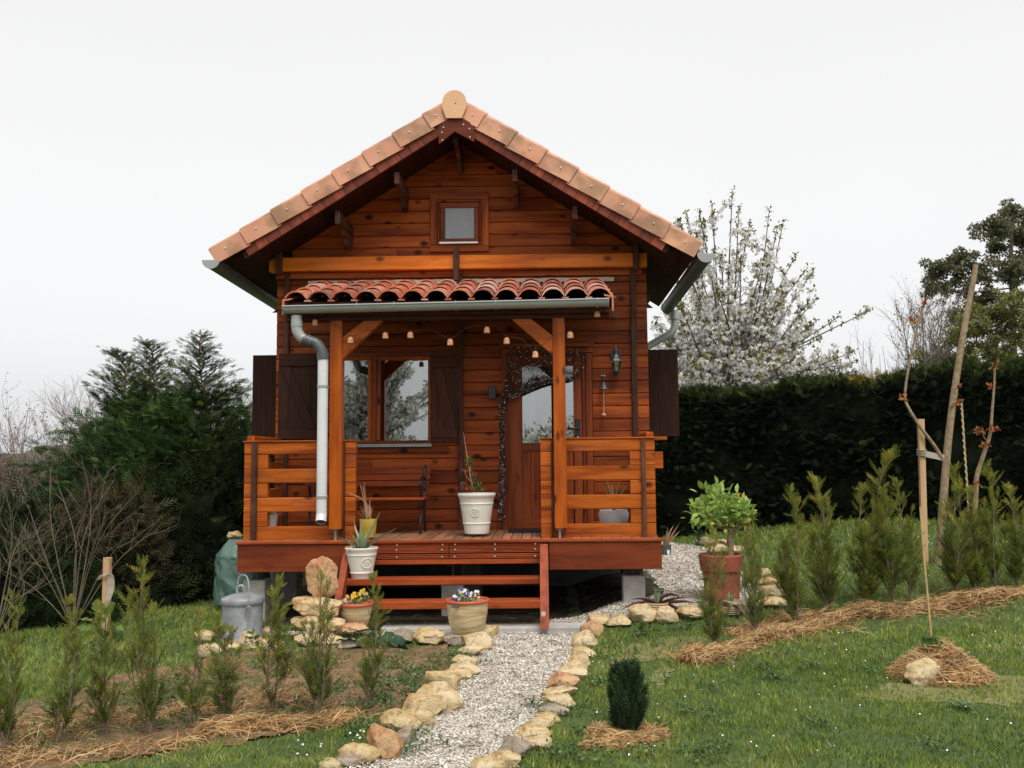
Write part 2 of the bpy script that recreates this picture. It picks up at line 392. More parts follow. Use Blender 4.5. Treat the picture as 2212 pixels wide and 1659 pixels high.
# ---- log walls
DX0, DX1 = P(1085, 900, YW).x, P(1281, 900, YW).x
DZ1 = P(1180, 752, YW).z; DZ0 = ZD-.02
WX0, WX1 = P(722, 860, YW).x, P(929, 860, YW).x
WZ0, WZ1 = P(830, 960, YW).z, P(830, 766, YW).z
AX0, AX1, AZ0, AZ1 = P(945, 480, YW).x, P(1040, 480, YW).x, P(992, 527, YW).z, P(992, 430, YW).z
holes = [(DX0, DX1, DZ0, DZ1), (WX0, WX1, WZ0, WZ1), (AX0, AX1, AZ0, AZ1)]
pitch = .1362; zref = P(1160, 531, YW).z
zk = [zref+i*pitch for i in range(-30, 14)]
zk = [z for z in zk if z > ZD-.26]
def wall_rows(mb, z_lo, z_hi, xa, xb):
    for z in zk:
        if z < z_lo-1e-6 or z >= z_hi: continue
        zm = z+pitch*.5
        hw = (ZA-.20-zm-.08)/.632
        a, b = max(xa, XC-hw), min(xb, XC+hw)
        cuts = [(h[0], h[1]) for h in holes if h[2] < z+pitch*.55 and h[3] > z+pitch*.45]
        segs = []; cur = a; hb = (ZA-.195-z)/.632; ht = (ZA-.195-z-pitch)/.632; clipped = hb < min(XC-xa, xb-XC)
        if clipped:
            if hb < .04: continue
            if ht < .05:
                mb.add([(XC-hb, YW, z+.002), (XC+hb, YW, z+.002), (XC, YW, z+hb*.632), (XC-hb, YW+.07, z+.002), (XC+hb, YW+.07, z+.002), (XC, YW+.07, z+hb*.632)], [(0, 1, 2), (3, 5, 4), (0, 3, 4, 1)]); continue
            a, b = XC-ht, XC+ht; cur = a
            for s_ in (-1, 1):
                x0_, x1_ = XC+s_*(ht+.0008), XC+s_*hb; zz0, zz1 = z+.004, z+pitch-.004
                q = [(x0_, YW+.002, zz0), (x1_, YW+.002, zz0), (x0_+s_*.002, YW+.002, zz1), (x0_, YW+.002, zz1)]; q2 = [(v[0], YW+.07, v[2]) for v in q]; mb.hexa([q[0], q[1], q2[1], q2[0], q[3], q[2], q2[2], q2[3]], .5)
        for c0, c1 in sorted(cuts):
            if c0 > cur: segs.append((cur, c0))
            cur = max(cur, c1)
        if cur < b: segs.append((cur, b))
        for s0, s1 in segs:
            # some rows are made of two lengths
            if s1-s0 > 2.2 and random.random() < .5:
                m_ = s0+(s1-s0)*random.uniform(.3, .7)
                mb.box(s0, m_-.0015, YW, YW+.07, z+.002, z+pitch-.002, .009, ax=0); mb.box(m_+.0015, s1, YW, YW+.07, z+.002, z+pitch-.002, .009, ax=0)
            else: mb.box(s0, s1, YW, YW+.07, z+.002, z+pitch-.002, .009, ax=0)
mb = MB(); zsplit = P(990, 583, YW).z
zs = min(zk, key=lambda z: abs(z-zsplit))
wall_rows(mb, -9, zs, XL, XR)
wall = mb.build('wall', M['wall'], cabin)
mb = MB(); wall_rows(mb, zs, 99, XL+.06, XR-.06)
mb.build('gable_wall', M['gable'], cabin)
mb = MB()                                   # side and back walls
for z in zk:
    if z > P(1400, 560, YW).z: break
    mb.box(XR-.13, XR-.06, YW+.071, YB, z+.002, z+pitch-.002, .007); mb.box(XL+.06, XL+.13, YW+.071, YB, z+.002, z+pitch-.002, .007)
    mb.box(XL, XR, YB, YB+.07, z+.002, z+pitch-.002, .007)
mb.build('side_wall', M['wall'], cabin)
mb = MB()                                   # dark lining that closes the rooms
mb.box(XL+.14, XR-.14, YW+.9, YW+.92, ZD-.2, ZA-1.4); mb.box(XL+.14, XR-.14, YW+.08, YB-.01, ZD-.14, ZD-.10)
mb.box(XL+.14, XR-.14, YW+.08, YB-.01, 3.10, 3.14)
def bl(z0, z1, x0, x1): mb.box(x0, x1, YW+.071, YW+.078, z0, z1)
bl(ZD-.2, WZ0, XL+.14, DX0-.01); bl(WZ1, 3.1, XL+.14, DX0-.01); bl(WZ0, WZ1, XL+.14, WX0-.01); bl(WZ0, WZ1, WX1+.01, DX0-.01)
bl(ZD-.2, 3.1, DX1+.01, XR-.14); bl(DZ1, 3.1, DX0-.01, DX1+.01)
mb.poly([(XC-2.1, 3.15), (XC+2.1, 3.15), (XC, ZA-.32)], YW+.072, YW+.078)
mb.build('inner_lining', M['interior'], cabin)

# vertical battens over the log joints
def part_px(name, mat, rects, Yf, dep, ch=.004, parent=cabin, smooth=None, plabel=None):
    mb = MB()
    for q in rects: mb.px(*q[:4], Yf, dep, ch)
    return mb.build(name, M[mat], parent, smooth, plabel)
for x0, y0, x1, y1 in [(611, 582, 622, 1150), (1366, 582, 1378, 1150), (989, 590, 1000, 1150)]:
    part_px('batten', 'batten', [(x0, y0, x1, y1)], YW-.05, .049)

# orange crossbeam
bz0, bz1 = P(990, 581, YW-.12).z, P(990, 551, YW-.12).z
mb = MB(); x0, x1 = P(583, 565, YW-.1).x, P(1397, 565, YW-.1).x
mb.box(x0, P(993, 565, YW-.12).x-.001, YW-.12, YW-.001, bz0, bz1, .008, r=.9, ax=0); mb.box(P(993, 565, YW-.12).x+.001, x1, YW-.12, YW-.001, bz0, bz1, .008, r=.7, ax=0)
mb.build('crossbeam', M['bright'], cabin)
mb = MB(); mb.box(x0+.05, x1-.05, YW-.035, YW-.001, bz0-.07, bz0-.004, .005); mb.build('ledge_board', M['gable'], cabin)

# purlins and corbels that carry the roof
def purlin(px, pt, pb, cb):
    """purlin end (px, pt..pb) at the roof front, stepped corbel down to cb at the wall"""
    a = P(px, (pt+pb)/2, YR+.12); hw = .026
    z1, z0 = P(px, pt, YR+.12).z, P(px, pb, YR+.12).z; zc = P(px, cb, YW-.05).z
    mb = MB(); mb.box(a.x-hw, a.x+hw, YR+.12, YW-.001, z0, z1, .004)
    st = [(YW-.46, z0), (YW-.40, z0-.045), (YW-.30, z0-.06), (YW-.26, z0-.13), (YW-.15, z0-.17), (YW-.10, zc+.03), (YW-.05, zc), (YW-.001, zc), (YW-.001, z0)]
    n = len(st); V = [(a.x-hw*.9, y, z) for y, z in st]+[(a.x+hw*.9, y, z) for y, z in st]
    mb.add(V, [tuple(range(n)), tuple(range(2*n-1, n-1, -1))]+[(i, n+i, n+(i+1) % n, (i+1) % n) for i in range(n)])
    return mb.build('bracket', M['batten'], cabin)
purlin(984, 290, 309, 372)
purlin(857, 372, 396, 453); purlin(729, 455, 483, 537)
purlin(1112, 366, 391, 449); purlin(1242, 445, 472, 528)
for (px, t, bt) in [(601, 537, 592), (985, 531, 605), (1374, 526, 582)]:
    mb = MB(); mb.px(px-6, t, px+6, bt, YW-.19, .069, .006); mb.build('cleat', M['batten'], cabin)

# ---- roof: sheathing, verge tiles, barge boards, ridge
roof = MB()
for sd_ in (-1, 1): slab(roof, sd_, .02, SL+.02, -.15, -.115, YR+.03, YB+.45)
roof = roof.build('roof', M['shutter'], cabin)
mb = MB()                                   # corrugated field of tiles behind the verge
for sd_ in (-1, 1):
    nr = 8; Lr = SL/nr
    for i in range(nr):
        for j in range(15):
            y0 = YR+.14+j*.195
            V = []; Fq = []; K = 5
            for e, s_ in enumerate((i*Lr-.02, (i+1)*Lr+.03)):
                for k in range(K+1):
                    yy = y0+k*.195/K; nn = -.05+.045*math.sin(math.pi*k/K)+(.012 if e else -.015)
                    V.append(sl(sd_, max(s_, .02), nn, yy))
            for k in range(K): Fq.append((k, k+1, K+2+k, K+1+k))
            mb.add(V, Fq)
mb.build('tile_field', M['tile'], roof, 40)
for sd_ in (-1, 1):
    for i in range(8):
        Lr = SL/8; s0, s1 = i*Lr-.01, (i+1)*Lr+.012
        if i == 0: s0 = .08
        dn = .010 if i % 1 == 0 else 0
        t = MB(); yf = YR-.008
        # face (tilted so that each tile laps over the one below it)
        t.hexa([sl(sd_, s0, -.185+dn*0, yf+.016), sl(sd_, s1, -.165, yf), sl(sd_, s1, -.165, yf+.018), sl(sd_, s0, -.185, yf+.032),
                sl(sd_, s0, -.016, yf+.016), sl(sd_, s1, .004, yf), sl(sd_, s1, .004, yf+.018), sl(sd_, s0, -.016, yf+.032)], None)
        t.hexa([sl(sd_, s0, -.032, yf+.03), sl(sd_, s1, -.012, yf+.017), sl(sd_, s1, -.012, yf+.20), sl(sd_, s0, -.032, yf+.20),
                sl(sd_, s0, -.012, yf+.03), sl(sd_, s1, .006, yf+.017), sl(sd_, s1, .006, yf+.20), sl(sd_, s0, -.012, yf+.20)], None)
        t.hexa([sl(sd_, s0, -.012, yf+.055), sl(sd_, s1, .005, yf+.05), sl(sd_, s1, .005, yf+.15), sl(sd_, s0, -.012, yf+.15),
                sl(sd_, s0+.01, .025, yf+.075), sl(sd_, s1, .042, yf+.07), sl(sd_, s1, .042, yf+.14), sl(sd_, s0+.01, .025, yf+.14)], None)
        vt = t.build('verge_tile', M['tile'], cabin)
        c = MB(); p = sl(sd_, (s0+s1)/2+.04, -.075, yf-.001); c.tube([p+Vector((0, .012, 0)), p+Vector((0, -.006, 0))], .007, 8); c.build('screw', M['screw'], vt)
    bb = MB(); n_ = 19; s = .28                         # short boards under the verge tiles
    while s < SL-.30:
        e = min(s+random.uniform(.118, .148), SL-.28)
        bb.hexa([sl(sd_, s+.002, -.265, YR+.028), sl(sd_, e-.002, -.265, YR+.028), sl(sd_, e-.002, -.265, YR+.05), sl(sd_, s+.002, -.265, YR+.05),
                 sl(sd_, s+.002, -.12, YR+.028), sl(sd_, e-.002, -.12, YR+.028), sl(sd_, e-.002, -.12, YR+.05), sl(sd_, s+.002, -.12, YR+.05)]); s = e
    bb.build('barge_board', M['shingle'], cabin)
    # dark rafter behind the boards
    r_ = MB(); slab(r_, sd_, .1, SL-.25, -.26, -.151, YR+.052, YR+.10); slab(r_, sd_, .1, SL-.12, -.20, -.151, YR+.101, YB+.4); r_.build('soffit', M['shutter'], roof)
bx0, bx1 = P(948, 290, YR).x, P(1024, 290, YR).x
ap = MB(); ap.poly([(bx0, P(948, 272, YR).z), (bx0, P(948, 311, YR).z), (XC+.005, P(984, 284, YR).z), (bx1, P(1024, 306, YR).z), (bx1, P(1024, 270, YR).z), (P(1001, 255, YR).x, P(1000, 256, YR).z), (P(968, 258, YR).x, P(968, 258, YR).z)], YR-.004, YR+.027)
ap = ap.build('apex_board', M['red'], cabin)
for q in [(958, 275), (955, 286), (956, 303), (1001, 269), (1014, 278), (1015, 296)]:
    c = MB(); p = P(*q, YR-.004); c.tube([p, p+Vector((0, -.005, 0))], .0065, 8); c.build('screw', M['screw'], ap)
# ridge cap: rounded end piece, then overlapping ridge tiles
t = MB(); cx, cz, rr = P(982, 222, YR).x, P(982, 222, YR).z, .122
prof = [(P(964, 257, YR).x, P(964, 257, YR).z), (P(955, 232, YR).x, P(955, 232, YR).z)]
prof += [(cx+rr*math.cos(a), cz+rr*math.sin(a)) for a in np.linspace(math.pi*1.02, -math.pi*.02, 16)]
prof += [(P(1009, 230, YR).x, P(1009, 230, YR).z), (P(998, 257, YR).x, P(1000, 257, YR).z)]
t.poly(prof, YR-.03, YR-.012, .5)
rc = t.build('ridge_cap', M['cap'], cabin)
for q in [(984, 212), (984, 223)]:
    c = MB(); p = P(*q, YR-.03); c.tube([p, p+Vector((0, -.004, 0))], .006, 8); c.build('screw', M['screw' if q[1] == 212 else 'iron'], rc)
t = MB()
for j in range(8):
    y0, y1 = YR-.011+j*.37, YR-.011+(j+1)*.37+.03
    V = []; K = 14
    for e, yy in ((0, y0), (1, y1)):
        for k in range(K+1):
            a = math.pi*k/K; q = rr-.004-(.015 if e else 0)
            V.append((cx+q*math.cos(a), yy, cz+q*math.sin(a)-.01))
    t.add(V, [(k, k+1, K+2+k, K+1+k) for k in range(K)])
t.build('ridge_tile', M['cap'], roof, 40)

# ---- eaves gutters
def gutter(mb, pa, pb, rad, n=12, th=.004):
    pa, pb = Vector(pa), Vector(pb); d = (pb-pa).normalized(); u = d.cross(Vector((0, 0, 1))).normalized(); V = []
    for p in (pa, pb):
        for q in (rad, rad-th):
            for k in range(n+1):
                a = math.pi*k/n; V.append(p+u*(q*math.cos(a))+Vector((0, 0, -q*math.sin(a))))
    m = n+1; F = []
    for k in range(n): F += [(k, k+1, 2*m+k+1, 2*m+k), (m+k, 3*m+k, 3*m+k+1, m+k+1)]
    mb.add(V, F)
    for sgn in (1, -1): mb.tube([pa+u*rad*sgn, pb+u*rad*sgn], .009, 8)      # rolled edges
def halfdisc(mb, p, rad, th=.012, ax=Vector((0, 1, 0))):
    u = ax.cross(Vector((0, 0, 1))).normalized(); V = []; n = 14
    for e in (0, 1):
        for k in range(n+1):
            a = math.pi*k/n; V.append(Vector(p)+ax*(e*th)+u*(rad*math.cos(a))+Vector((0, 0, -rad*math.sin(a))))
    m = n+1; mb.add(V, [tuple(range(m)), tuple(range(2*m-1, m-1, -1))]+[(k, m+k, m+(k+1) % m, (k+1) % m) for k in range(m)])
for sd_, g0 in ((-1, P(453, 563, YR)), (1, P(1528, 549, YR))):
    gx = g0.x-sd_*.015; mb = MB(); gutter(mb, (gx, YR+.0, g0.z), (gx, YB+.4, g0.z-.05), .082)
    go = mb.build('eaves_gutter', M['gutterdark'], cabin, 50)
    c = MB(); halfdisc(c, (gx, YR-.013, g0.z+.004), .090, .012); c.build('end_cap', M['gutter'], go)
# rear downpipe on the right
def spl0(q): return q
mb = MB(); Yo = YB+.25; pts = spl0([P(1457, 690, Yo), P(1457, 706, Yo), P(1450, 719, Yo), P(1437, 727, Yo), P(1400, 748, Yo), Vector((XR+.07, YB+.13, P(1375, 763, Yo).z)), Vector((XR+.055, YB+.13, 2.45)), Vector((XR+.055, YB+.13, .25))])
mb.tube(pts, .048, 12); mb.tube([pts[0]+Vector((0, 0, .12)), pts[0]], .062, 12)
mb.build('downpipe', M['gutter'], cabin, 60)

# ---- attic window
aw = thing('attic_window', None, None); aw.parent = cabin; aw.location = Vector((XC, YW, 3.6))-cabin.location
def ring(mb, x0, y0, x1, y1, wd, Yf, dep, ch=.004):
    """picture-frame of four boards given by photo rectangle (outer) and width in px"""
    a, b, c, d = wd if hasattr(wd, '__len__') else (wd,)*4     # left, top, right, bottom
    mb.px(x0, y0, x1, y0+b, Yf, dep, ch); mb.px(x0, y1-d, x1, y1, Yf, dep, ch)
    mb.px(x0, y0+b+.3, x0+a, y1-d-.3, Yf, dep, ch); mb.px(x1-c, y0+b+.3, x1, y1-d-.3, Yf, dep, ch)
mb = MB(); ring(mb, 929, 416, 1055.5, 543.5, (15, 14, 15, 15), YW-.03, .029); ring(mb, 945, 431, 1040, 527, 5, YW-.018, .05); mb.build('frame', M['gable'], aw)
mb = MB(); ring(mb, 951, 437, 1034, 524, (10, 11, 10, 9), YW-.03, .045); mb.build('sash', M['door'], aw)
mb = MB(); mb.px(960, 447, 1024.5, 516, YW-.010, .006); mb.build('pane', M['atticglass'], aw)
mb = MB(); mb.px(949, 522, 1032, 525.5, YW-.075, .04); mb.build('sill', M['white'], aw)

# ---- front window with shutters
fw = thing('front_window', None, None); fw.parent = cabin; fw.location = Vector((-1.8, YW, 1.9))-cabin.location
mb = MB(); ring(mb, 722, 762, 931, 958, (10, 8, 5, 3), YW-.025, .09); mb.px(803, 769, 812, 956, YW-.03, .09); mb.build('frame', M['door'], fw)
for (a, b, wl, wr) in [(730, 803, 9, 8), (812, 929, 8, 4)]:
    mb = MB(); ring(mb, a+.5, 770, b-.5, 957.5, (wl, 8, wr, 6), YW-.012, .05); sash = mb.build('sash', M['wall'], fw)
    mb = MB(); mb.px(a+wl, 777, b-wr, 952, YW+.012, .004); mb.build('pane', M['glass'], fw)
mb = MB(); mb.px(708, 959, 932, 961.5, YW-.03, .03); mb.px(708, 962, 932, 965.5, YW-.07, .07); mb.build('sill', M['gutter'], fw)
mb = MB(); ring(mb, 718, 966, 968, 979, (5, 13, 5, 0.1), YW-.022, .021); mb.build('apron_board', M['wall'], fw)
def curtain(x0, x1, y0, y1, Y, parent, folds, sweep=0):
    n = 60; V = []; Fq = []; nz = 8
    for j in range(nz+1):
        yy = y0+(y1-y0)*j/nz
        for i in range(n+1):
            t = i/n; xa = x0+(x1-x0)*t
            if sweep: xa += sweep*(1-t)*0+sweep*(t if sweep > 0 else 1-t)*math.sin(math.pi*j/nz)**1.5*0
            p = P(xa, yy, Y); V.append((p.x, Y+.025*math.sin(t*folds*2*math.pi)+.008*math.sin(t*folds*5.1), p.z))
    for j in range(nz):
        for i in range(n): k = j*(n+1)+i; Fq.append((k, k+1, k+n+2, k+n+1))
    mb = MB(); mb.add(V, Fq); return mb.build('curtain', M['curtain'], parent, 60)
curtain(738, 772, 772, 958, YW+.12, fw, 4); curtain(880, 932, 772, 958, YW+.12, fw, 6)
def shutter(name, x0, y0, x1, y1, Y, th, mat, parent, zb=True, flip=False):
    mb = MB(); xa, xb = P(x0, (y0+y1)/2, Y).x, P(x1, (y0+y1)/2, Y).x; za, zb_ = P((x0+x1)/2, y1, Y).z, P((x0+x1)/2, y0, Y).z
    n = 4
    for i in range(n):
        mb.box(xa+(xb-xa)*i/n+.0003, xa+(xb-xa)*(i+1)/n-.0003, Y, Y+th, za, zb_, .002, ax=2)
    s = mb.build(name, M[mat], parent)
    if zb:
        c = MB(); w_ = .10; y_ = Y-.018
        c.box(xa+.01, xb-.01, y_, Y-.001, za+.04, za+.04+w_, .003, ax=0); c.box(xa+.01, xb-.01, y_, Y-.001, zb_-.04-w_, zb_-.04, .003, ax=0)
        a, b = (xa+.03, xb-.03) if not flip else (xb-.03, xa+.03); q = .05*(1 if a < b else -1)
        c.hexa([(a, y_, zb_-.15-w_*0), (a+q*2, y_, zb_-.15), (b, y_, za+.145), (b-q*2, y_, za+.145), (a, Y-.001, zb_-.15), (a+q*2, Y-.001, zb_-.15), (b, Y-.001, za+.145), (b-q*2, Y-.001, za+.145)])
        c.build('brace', M[mat], s)
    return s
shutter('shutter', 601, 763, 690, 957, YW-.085, .035, 'shutter', cabin)
shutter('shutter', 931, 766, 989, 954, YW-.075, .035, 'shutterw', cabin)
sw = MB(); sw.px(618, 959, 693, 966, YW-.05, .05); sw.build('apron_board', M['wall'], fw)
for sx0, sx1 in ((545, 600), (1400, 1466)):
    if sx0 < 900: sx1 = 1175+(XL+.055)*2000/10.5
    else: sx0 = 1175+(XR-.055)*2000/10.5
    s = shutter('side_shutter', sx0, 767 if sx0 < 900 else 755, sx1, 948 if sx0 < 900 else 942, 10.5, .035, 'shutter', cabin, zb=False)
mb = MB()                                   # log ends that stick out on the right side
mb.box(XR-.05, P(1431, 990, 10.2).x, 10.15, 10.22, P(1420, 1012, 10.2).z, P(1420, 976, 10.2).z, .006); mb.build('log_end', M['rail'], cabin); mb = MB(); mb.box(XR-.05, P(1441, 946, 10.4).x, 10.4, 10.6, P(1420, 950, 10.4).z, P(1420, 943, 10.4).z, .004)
mb.build('log_end', M['rail'], cabin)

# ---- door
dr = thing('door', None, None); dr.parent = cabin; dr.location = Vector((DX0, YW, ZD))-cabin.location
mb = MB(); ring(mb, 1085, 752, 1281, 1146, (12, 10, 14, .1), YW-.03, .10); ring(mb, 1097, 762, 1267, 1146, (5, 5, 8, .1), YW-.012, .08); mb.px(1078, 736, 1285, 751.6, YW-.018, .06, .003); mb.build('door_frame', M['door'], dr)
Yd = YW+.005
mb = MB(); mb.px(1102, 768, 1128, 1143, Yd, .05, .003); mb.px(1240, 768, 1258, 1143, Yd, .05, .003)
mb.px(1128.3, 768, 1239.7, 790, Yd, .05, .003); mb.px(1128.3, 957, 1239.7, 974, Yd, .05, .003); mb.px(1128.3, 1122, 1239.7, 1143, Yd, .05, .003)
leafd = mb.build('door_leaf', M['door'], dr)
mb = MB()
for i in range(6): a = 1128.4+i*18.55; mb.px(a+.2, 974.4, a+18.2, 1121.6, Yd+.014, .02, .003)
mb.build('lower_panel', M['door'], dr)
mb = MB(); mb.px(1128.2, 790.3, 1239.8, 956.7, Yd+.02, .004); mb.build('pane', M['glass'], dr)
curtain(1127, 1156, 788, 960, YW+.14, dr, 4)
mb = MB(); mb.px(1243, 905, 1253, 957, Yd-.012, .012, .003); k = P(1248, 926, Yd); mb.tube([k, k+Vector((0, -.05, 0)), k+Vector((-.02, -.055, 0)), k+Vector((-.115, -.055, .004))], .010, 8)
mb.build('handle', M['iron'], dr, 40)
mb = MB(); k = P(1248.5, 944, Yd-.013); mb.tube([k, k+Vector((0, -.004, 0))], .008, 10); mb.px(1247.3, 944, 1249.7, 950, Yd-.016, .004); mb.build('key_plate', M['screw'], dr)
mb = MB(); mb.px(1055, 833, 1071, 861, YW-.05, .05, .004); mb.build('meter_box', M['iron'], cabin)

# ------------------------------------------------------------------ porch
porch = cabin
DXL, DXR = P(513, 1200, YD).x, P(1429.5, 1200, YD).x
mb = MB()                                   # deck planks run from the front to the wall
x = DXL+.01; 
while x < DXR-.02:
    e = min(x+.0945, DXR-.01); mb.box(x+.004, e-.004, YD+.012, YW-.002, ZD-.03, ZD-.002, .003, ax=1); x = e
mb.build('deck', M['deck'], porch)
mb = MB(); xm = P(1195, 1164, YD).x; zt = ZD
SX0, SX1 = P(744, 1200, YD).x, P(1168, 1200, YD).x
for a, b in ((DXL-.012, -.95), (-.948, .52), (.522, DXR+.012)): mb.box(a, b, YD-.022, YD+.010, ZD-.031, ZD+.001, .006, ax=0)
mb.build('deck_edge', M['step'], porch)
zf0, zf1 = P(1300, 1230, YD).z, ZD-.033
for a, b in ((DXL, SX0), (P(1187, 1200, YD).x, DXR)):
    mb = MB(); mb.box(a, b, YD-.004, YD+.036, zf0, zf1, .003, ax=0); mb.build('fascia', M['red'], porch)
mb = MB()
for a in (DXL, DXR-.04): mb.box(a+.001, a+.039, YD+.037, YW+1.2, zf0+.002, zf1, .003)
for yy in (9.1, 9.5, 9.9): mb.box(DXL+.041, DXR-.041, yy, yy+.045, ZD-.17, ZD-.032)
mb.build('joist', M['red'], porch)
# decking riser behind the steps: two rows of grooved boards, each in two lengths
xj = P(970, 1200, YD).x
for a, b in ((SX0+.004, xj-.004), (xj+.004, SX1)):
    mb = MB()
    for (t0, t1) in ((1170, 1194.5), (1196.5, 1207)):
        z0, z1 = P(980, t1, YD).z, P(980, t0, YD).z; nrib = max(2, round((z1-z0)/.0135))
        mb.box(a, b, YD+.004, YD+.024, z0, z1, 0, ax=0)
        for i in range(nrib): q = z0+(z1-z0)*i/nrib; mb.box(a, b, YD-.004, YD+.0035, q+.002, q+(z1-z0)/nrib-.0035, .003, ax=0, r=mb.R[-1])
    rs = mb.build('riser', M['step'], porch)
    for fx in (.06, .5, .94):
        for q in (1176, 1187, 1202):
            c = MB(); p = Vector((a+(b-a)*fx+random.uniform(-.004, .004), YD-.005, P(980, q, YD).z)); c.tube([p+Vector((0, .005, 0)), p+Vector((0, -.004, 0))], .0075, 8); c.build('screw', M['screw'], rs)
mb = MB(); mb.px(746, 1208.5, 1168, 1219, YD-.001, .036, .004, ax=0); mb.build('joist', M['step'], porch)
# stringers and treads
YS = 8.02
def stringer(xc, w_, zb):
    mb = MB(); hw = w_/2; d = .085; ya, za = YD-.004, ZD-.035
    V = [(ya-.03, za), (ya-.005, za-.16), (ya-.005, za-.24), (YS+.10, zb), (YS-.03, zb)]
    V = [(ya-.075, za-.01), (ya-.006, za-.01), (ya-.006, za-.20), (YS+.105, zb), (YS, zb)]
    n = len(V); W = [(xc-hw, y, z) for y, z in V]+[(xc+hw, y, z) for y, z in V]
    o = random.random()*20
    mb.add(W, [tuple(range(n-1, -1, -1)), tuple(range(n, 2*n))]+[(i, (i+1) % n, n+(i+1) % n, n+i) for i in range(n)], [(v[2]+o, v[0]+o, v[1]) for v in W])
    return mb.build('stringer', M['stringer'], porch)
sxr = P(1176.5, 1340, YS).x; s_r = stringer(sxr, .075, .06)
sxl = P(755, 1200, YD).x; s_l = stringer(sxl, .06, .05)
for y_, z_ in ((8.66, .60), (8.02, .17)):
    c = MB(); p = Vector((sxr, y_-.03, z_)); nrm = Vector((0, -1, .35)).normalized()
    if y_ > 8.5: p = P(1177, 1181, 8.655)
    else: p = P(1174, 1326, 8.02)
    c.tube([p+Vector((0, .02, 0)), p+Vector((0, -.008, 0))], .020, 14); c.tube([p+Vector((0, -.008, 0)), p+Vector((0, -.014, 0))], .009, 6); c.build('bolt', M['screw'], s_r, 40)
for (yt, yb, Yt) in ((1249.5, 1264, 8.46), (1299.5, 1316, 8.20)):
    z1, z0 = P(960, yt, Yt).z, P(960, yb, Yt).z
    mb = MB(); mb.box(sxl+.031, sxr-.0385, Yt, Yt+.20, z0, z1, .006, ax=0); mb.build('tread', M['step'], porch)

# piers
def pier(x0, x1, y0, y1, ztop, mat='concrete', rod=True):
    mb = MB(); mb.box(x0, x1, y0, y1, -.25, ztop, .01, ax=2); p = mb.build('pier', M[mat], cabin)
    if rod:
        mb = MB(); xm = (x0+x1)/2; ym = (y0+y1)/2; mb.tube([(xm, ym, ztop), (xm, ym, zf0+.02)], .012, 10); mb.box(xm-.06, xm+.06, ym-.06, ym+.06, ztop+.001, ztop+.008); mb.box(xm-.05, xm+.05, ym-.05, ym+.05, zf0-.006, zf0+.002); mb.build('jack_screw', M['gutterdark'], p)
a, b = P(1346, 1260, 8.95), P(1394, 1260, 8.95); pier(a.x, b.x, 8.95, 9.16, P(1370, 1244, 8.95).z)
a, b = P(953, 1280, 9.1), P(1000, 1280, 9.1); pier(a.x, b.x, 9.1, 9.3, P(975, 1265, 9.1).z)
a, b = P(524, 1280, 8.9), P(572, 1280, 8.9); pier(a.x, b.x, 8.9, 9.1, P(550, 1254, 8.9).z)
a, b = P(583, 1280, 9.85), P(640, 1280, 9.85); pier(a.x, b.x, 9.85, 10.1, ZD-.2, rod=False)
for xx in (-.9, .80): pier(xx, xx+.22, 9.85, 10.07, ZD-.2, 'concdark', rod=False)
for yy in (11.35,):
    for xx in (XL+.1, XC-.1, XR-.32): pier(xx, xx+.22, yy, yy+.2, ZD-.2, 'concdark', rod=False)
mb = MB(); mb.box(XL+.05, XR-.05, YW+.01, YB, ZD-.24, ZD-.15); mb.build('floor', M['shutter'], cabin)
mb = MB(); mb.box(XL+.3, XR-.3, YW+1.2, YW+1.25, -.1, ZD-.25); mb.build('crawl_space_light_block', M['concdark'], cabin)  # unseen dark panel, added to keep light from behind out of the crawl space

# posts and braces
YP = 8.78
def post(x0, x1, yt, yb):
    mb = MB(); mb.px(x0, yt, x1, yb, YP, .115, .006, ax=2); p = mb.build('post', M['post'], porch)
    c = MB(); q = P((x0+x1)/2, yb, YP+.06); c.tube([q+Vector((0, 0, .01)), (q.x, q.y, ZD-.01)], .011, 10); c.box(q.x-.03, q.x+.03, q.y-.03, q.y+.03, q.z-.010, q.z-.002); c.build('jack_screw', M['gutter'], p)
post(711.5, 738, 686, 1143); post(1196, 1222.5, 680, 1141)
def pbeam(name, q, Y0, Y1, mat, parent=porch):
    V = [P(a, b, Y0) for a, b in q]; V2 = [Vector((v.x, Y1, v.z)) for v in V]
    mb = MB(); mb.hexa([V[0], V[1], V2[1], V2[0], V[3], V[2], V2[2], V2[3]]); return mb.build(name, M[mat], parent)
pbeam('knee_brace', [(738.5, 776), (738.5, 730), (790, 690), (828, 690)], YP+.02, YP+.095, 'post')
pbeam('knee_brace', [(1195.5, 768), (1195.5, 727), (1146, 688), (1104, 688)], YP+.02, YP+.095, 'post')
mb = MB(); mb.box(P(618, 688, YP).x, P(1316, 688, YP).x, YP-.005, YP+.10, P(966, 690, YP).z, P(966, 660, YP).z, .005, ax=0); mb.build('header_beam', M['shutterw'], porch)

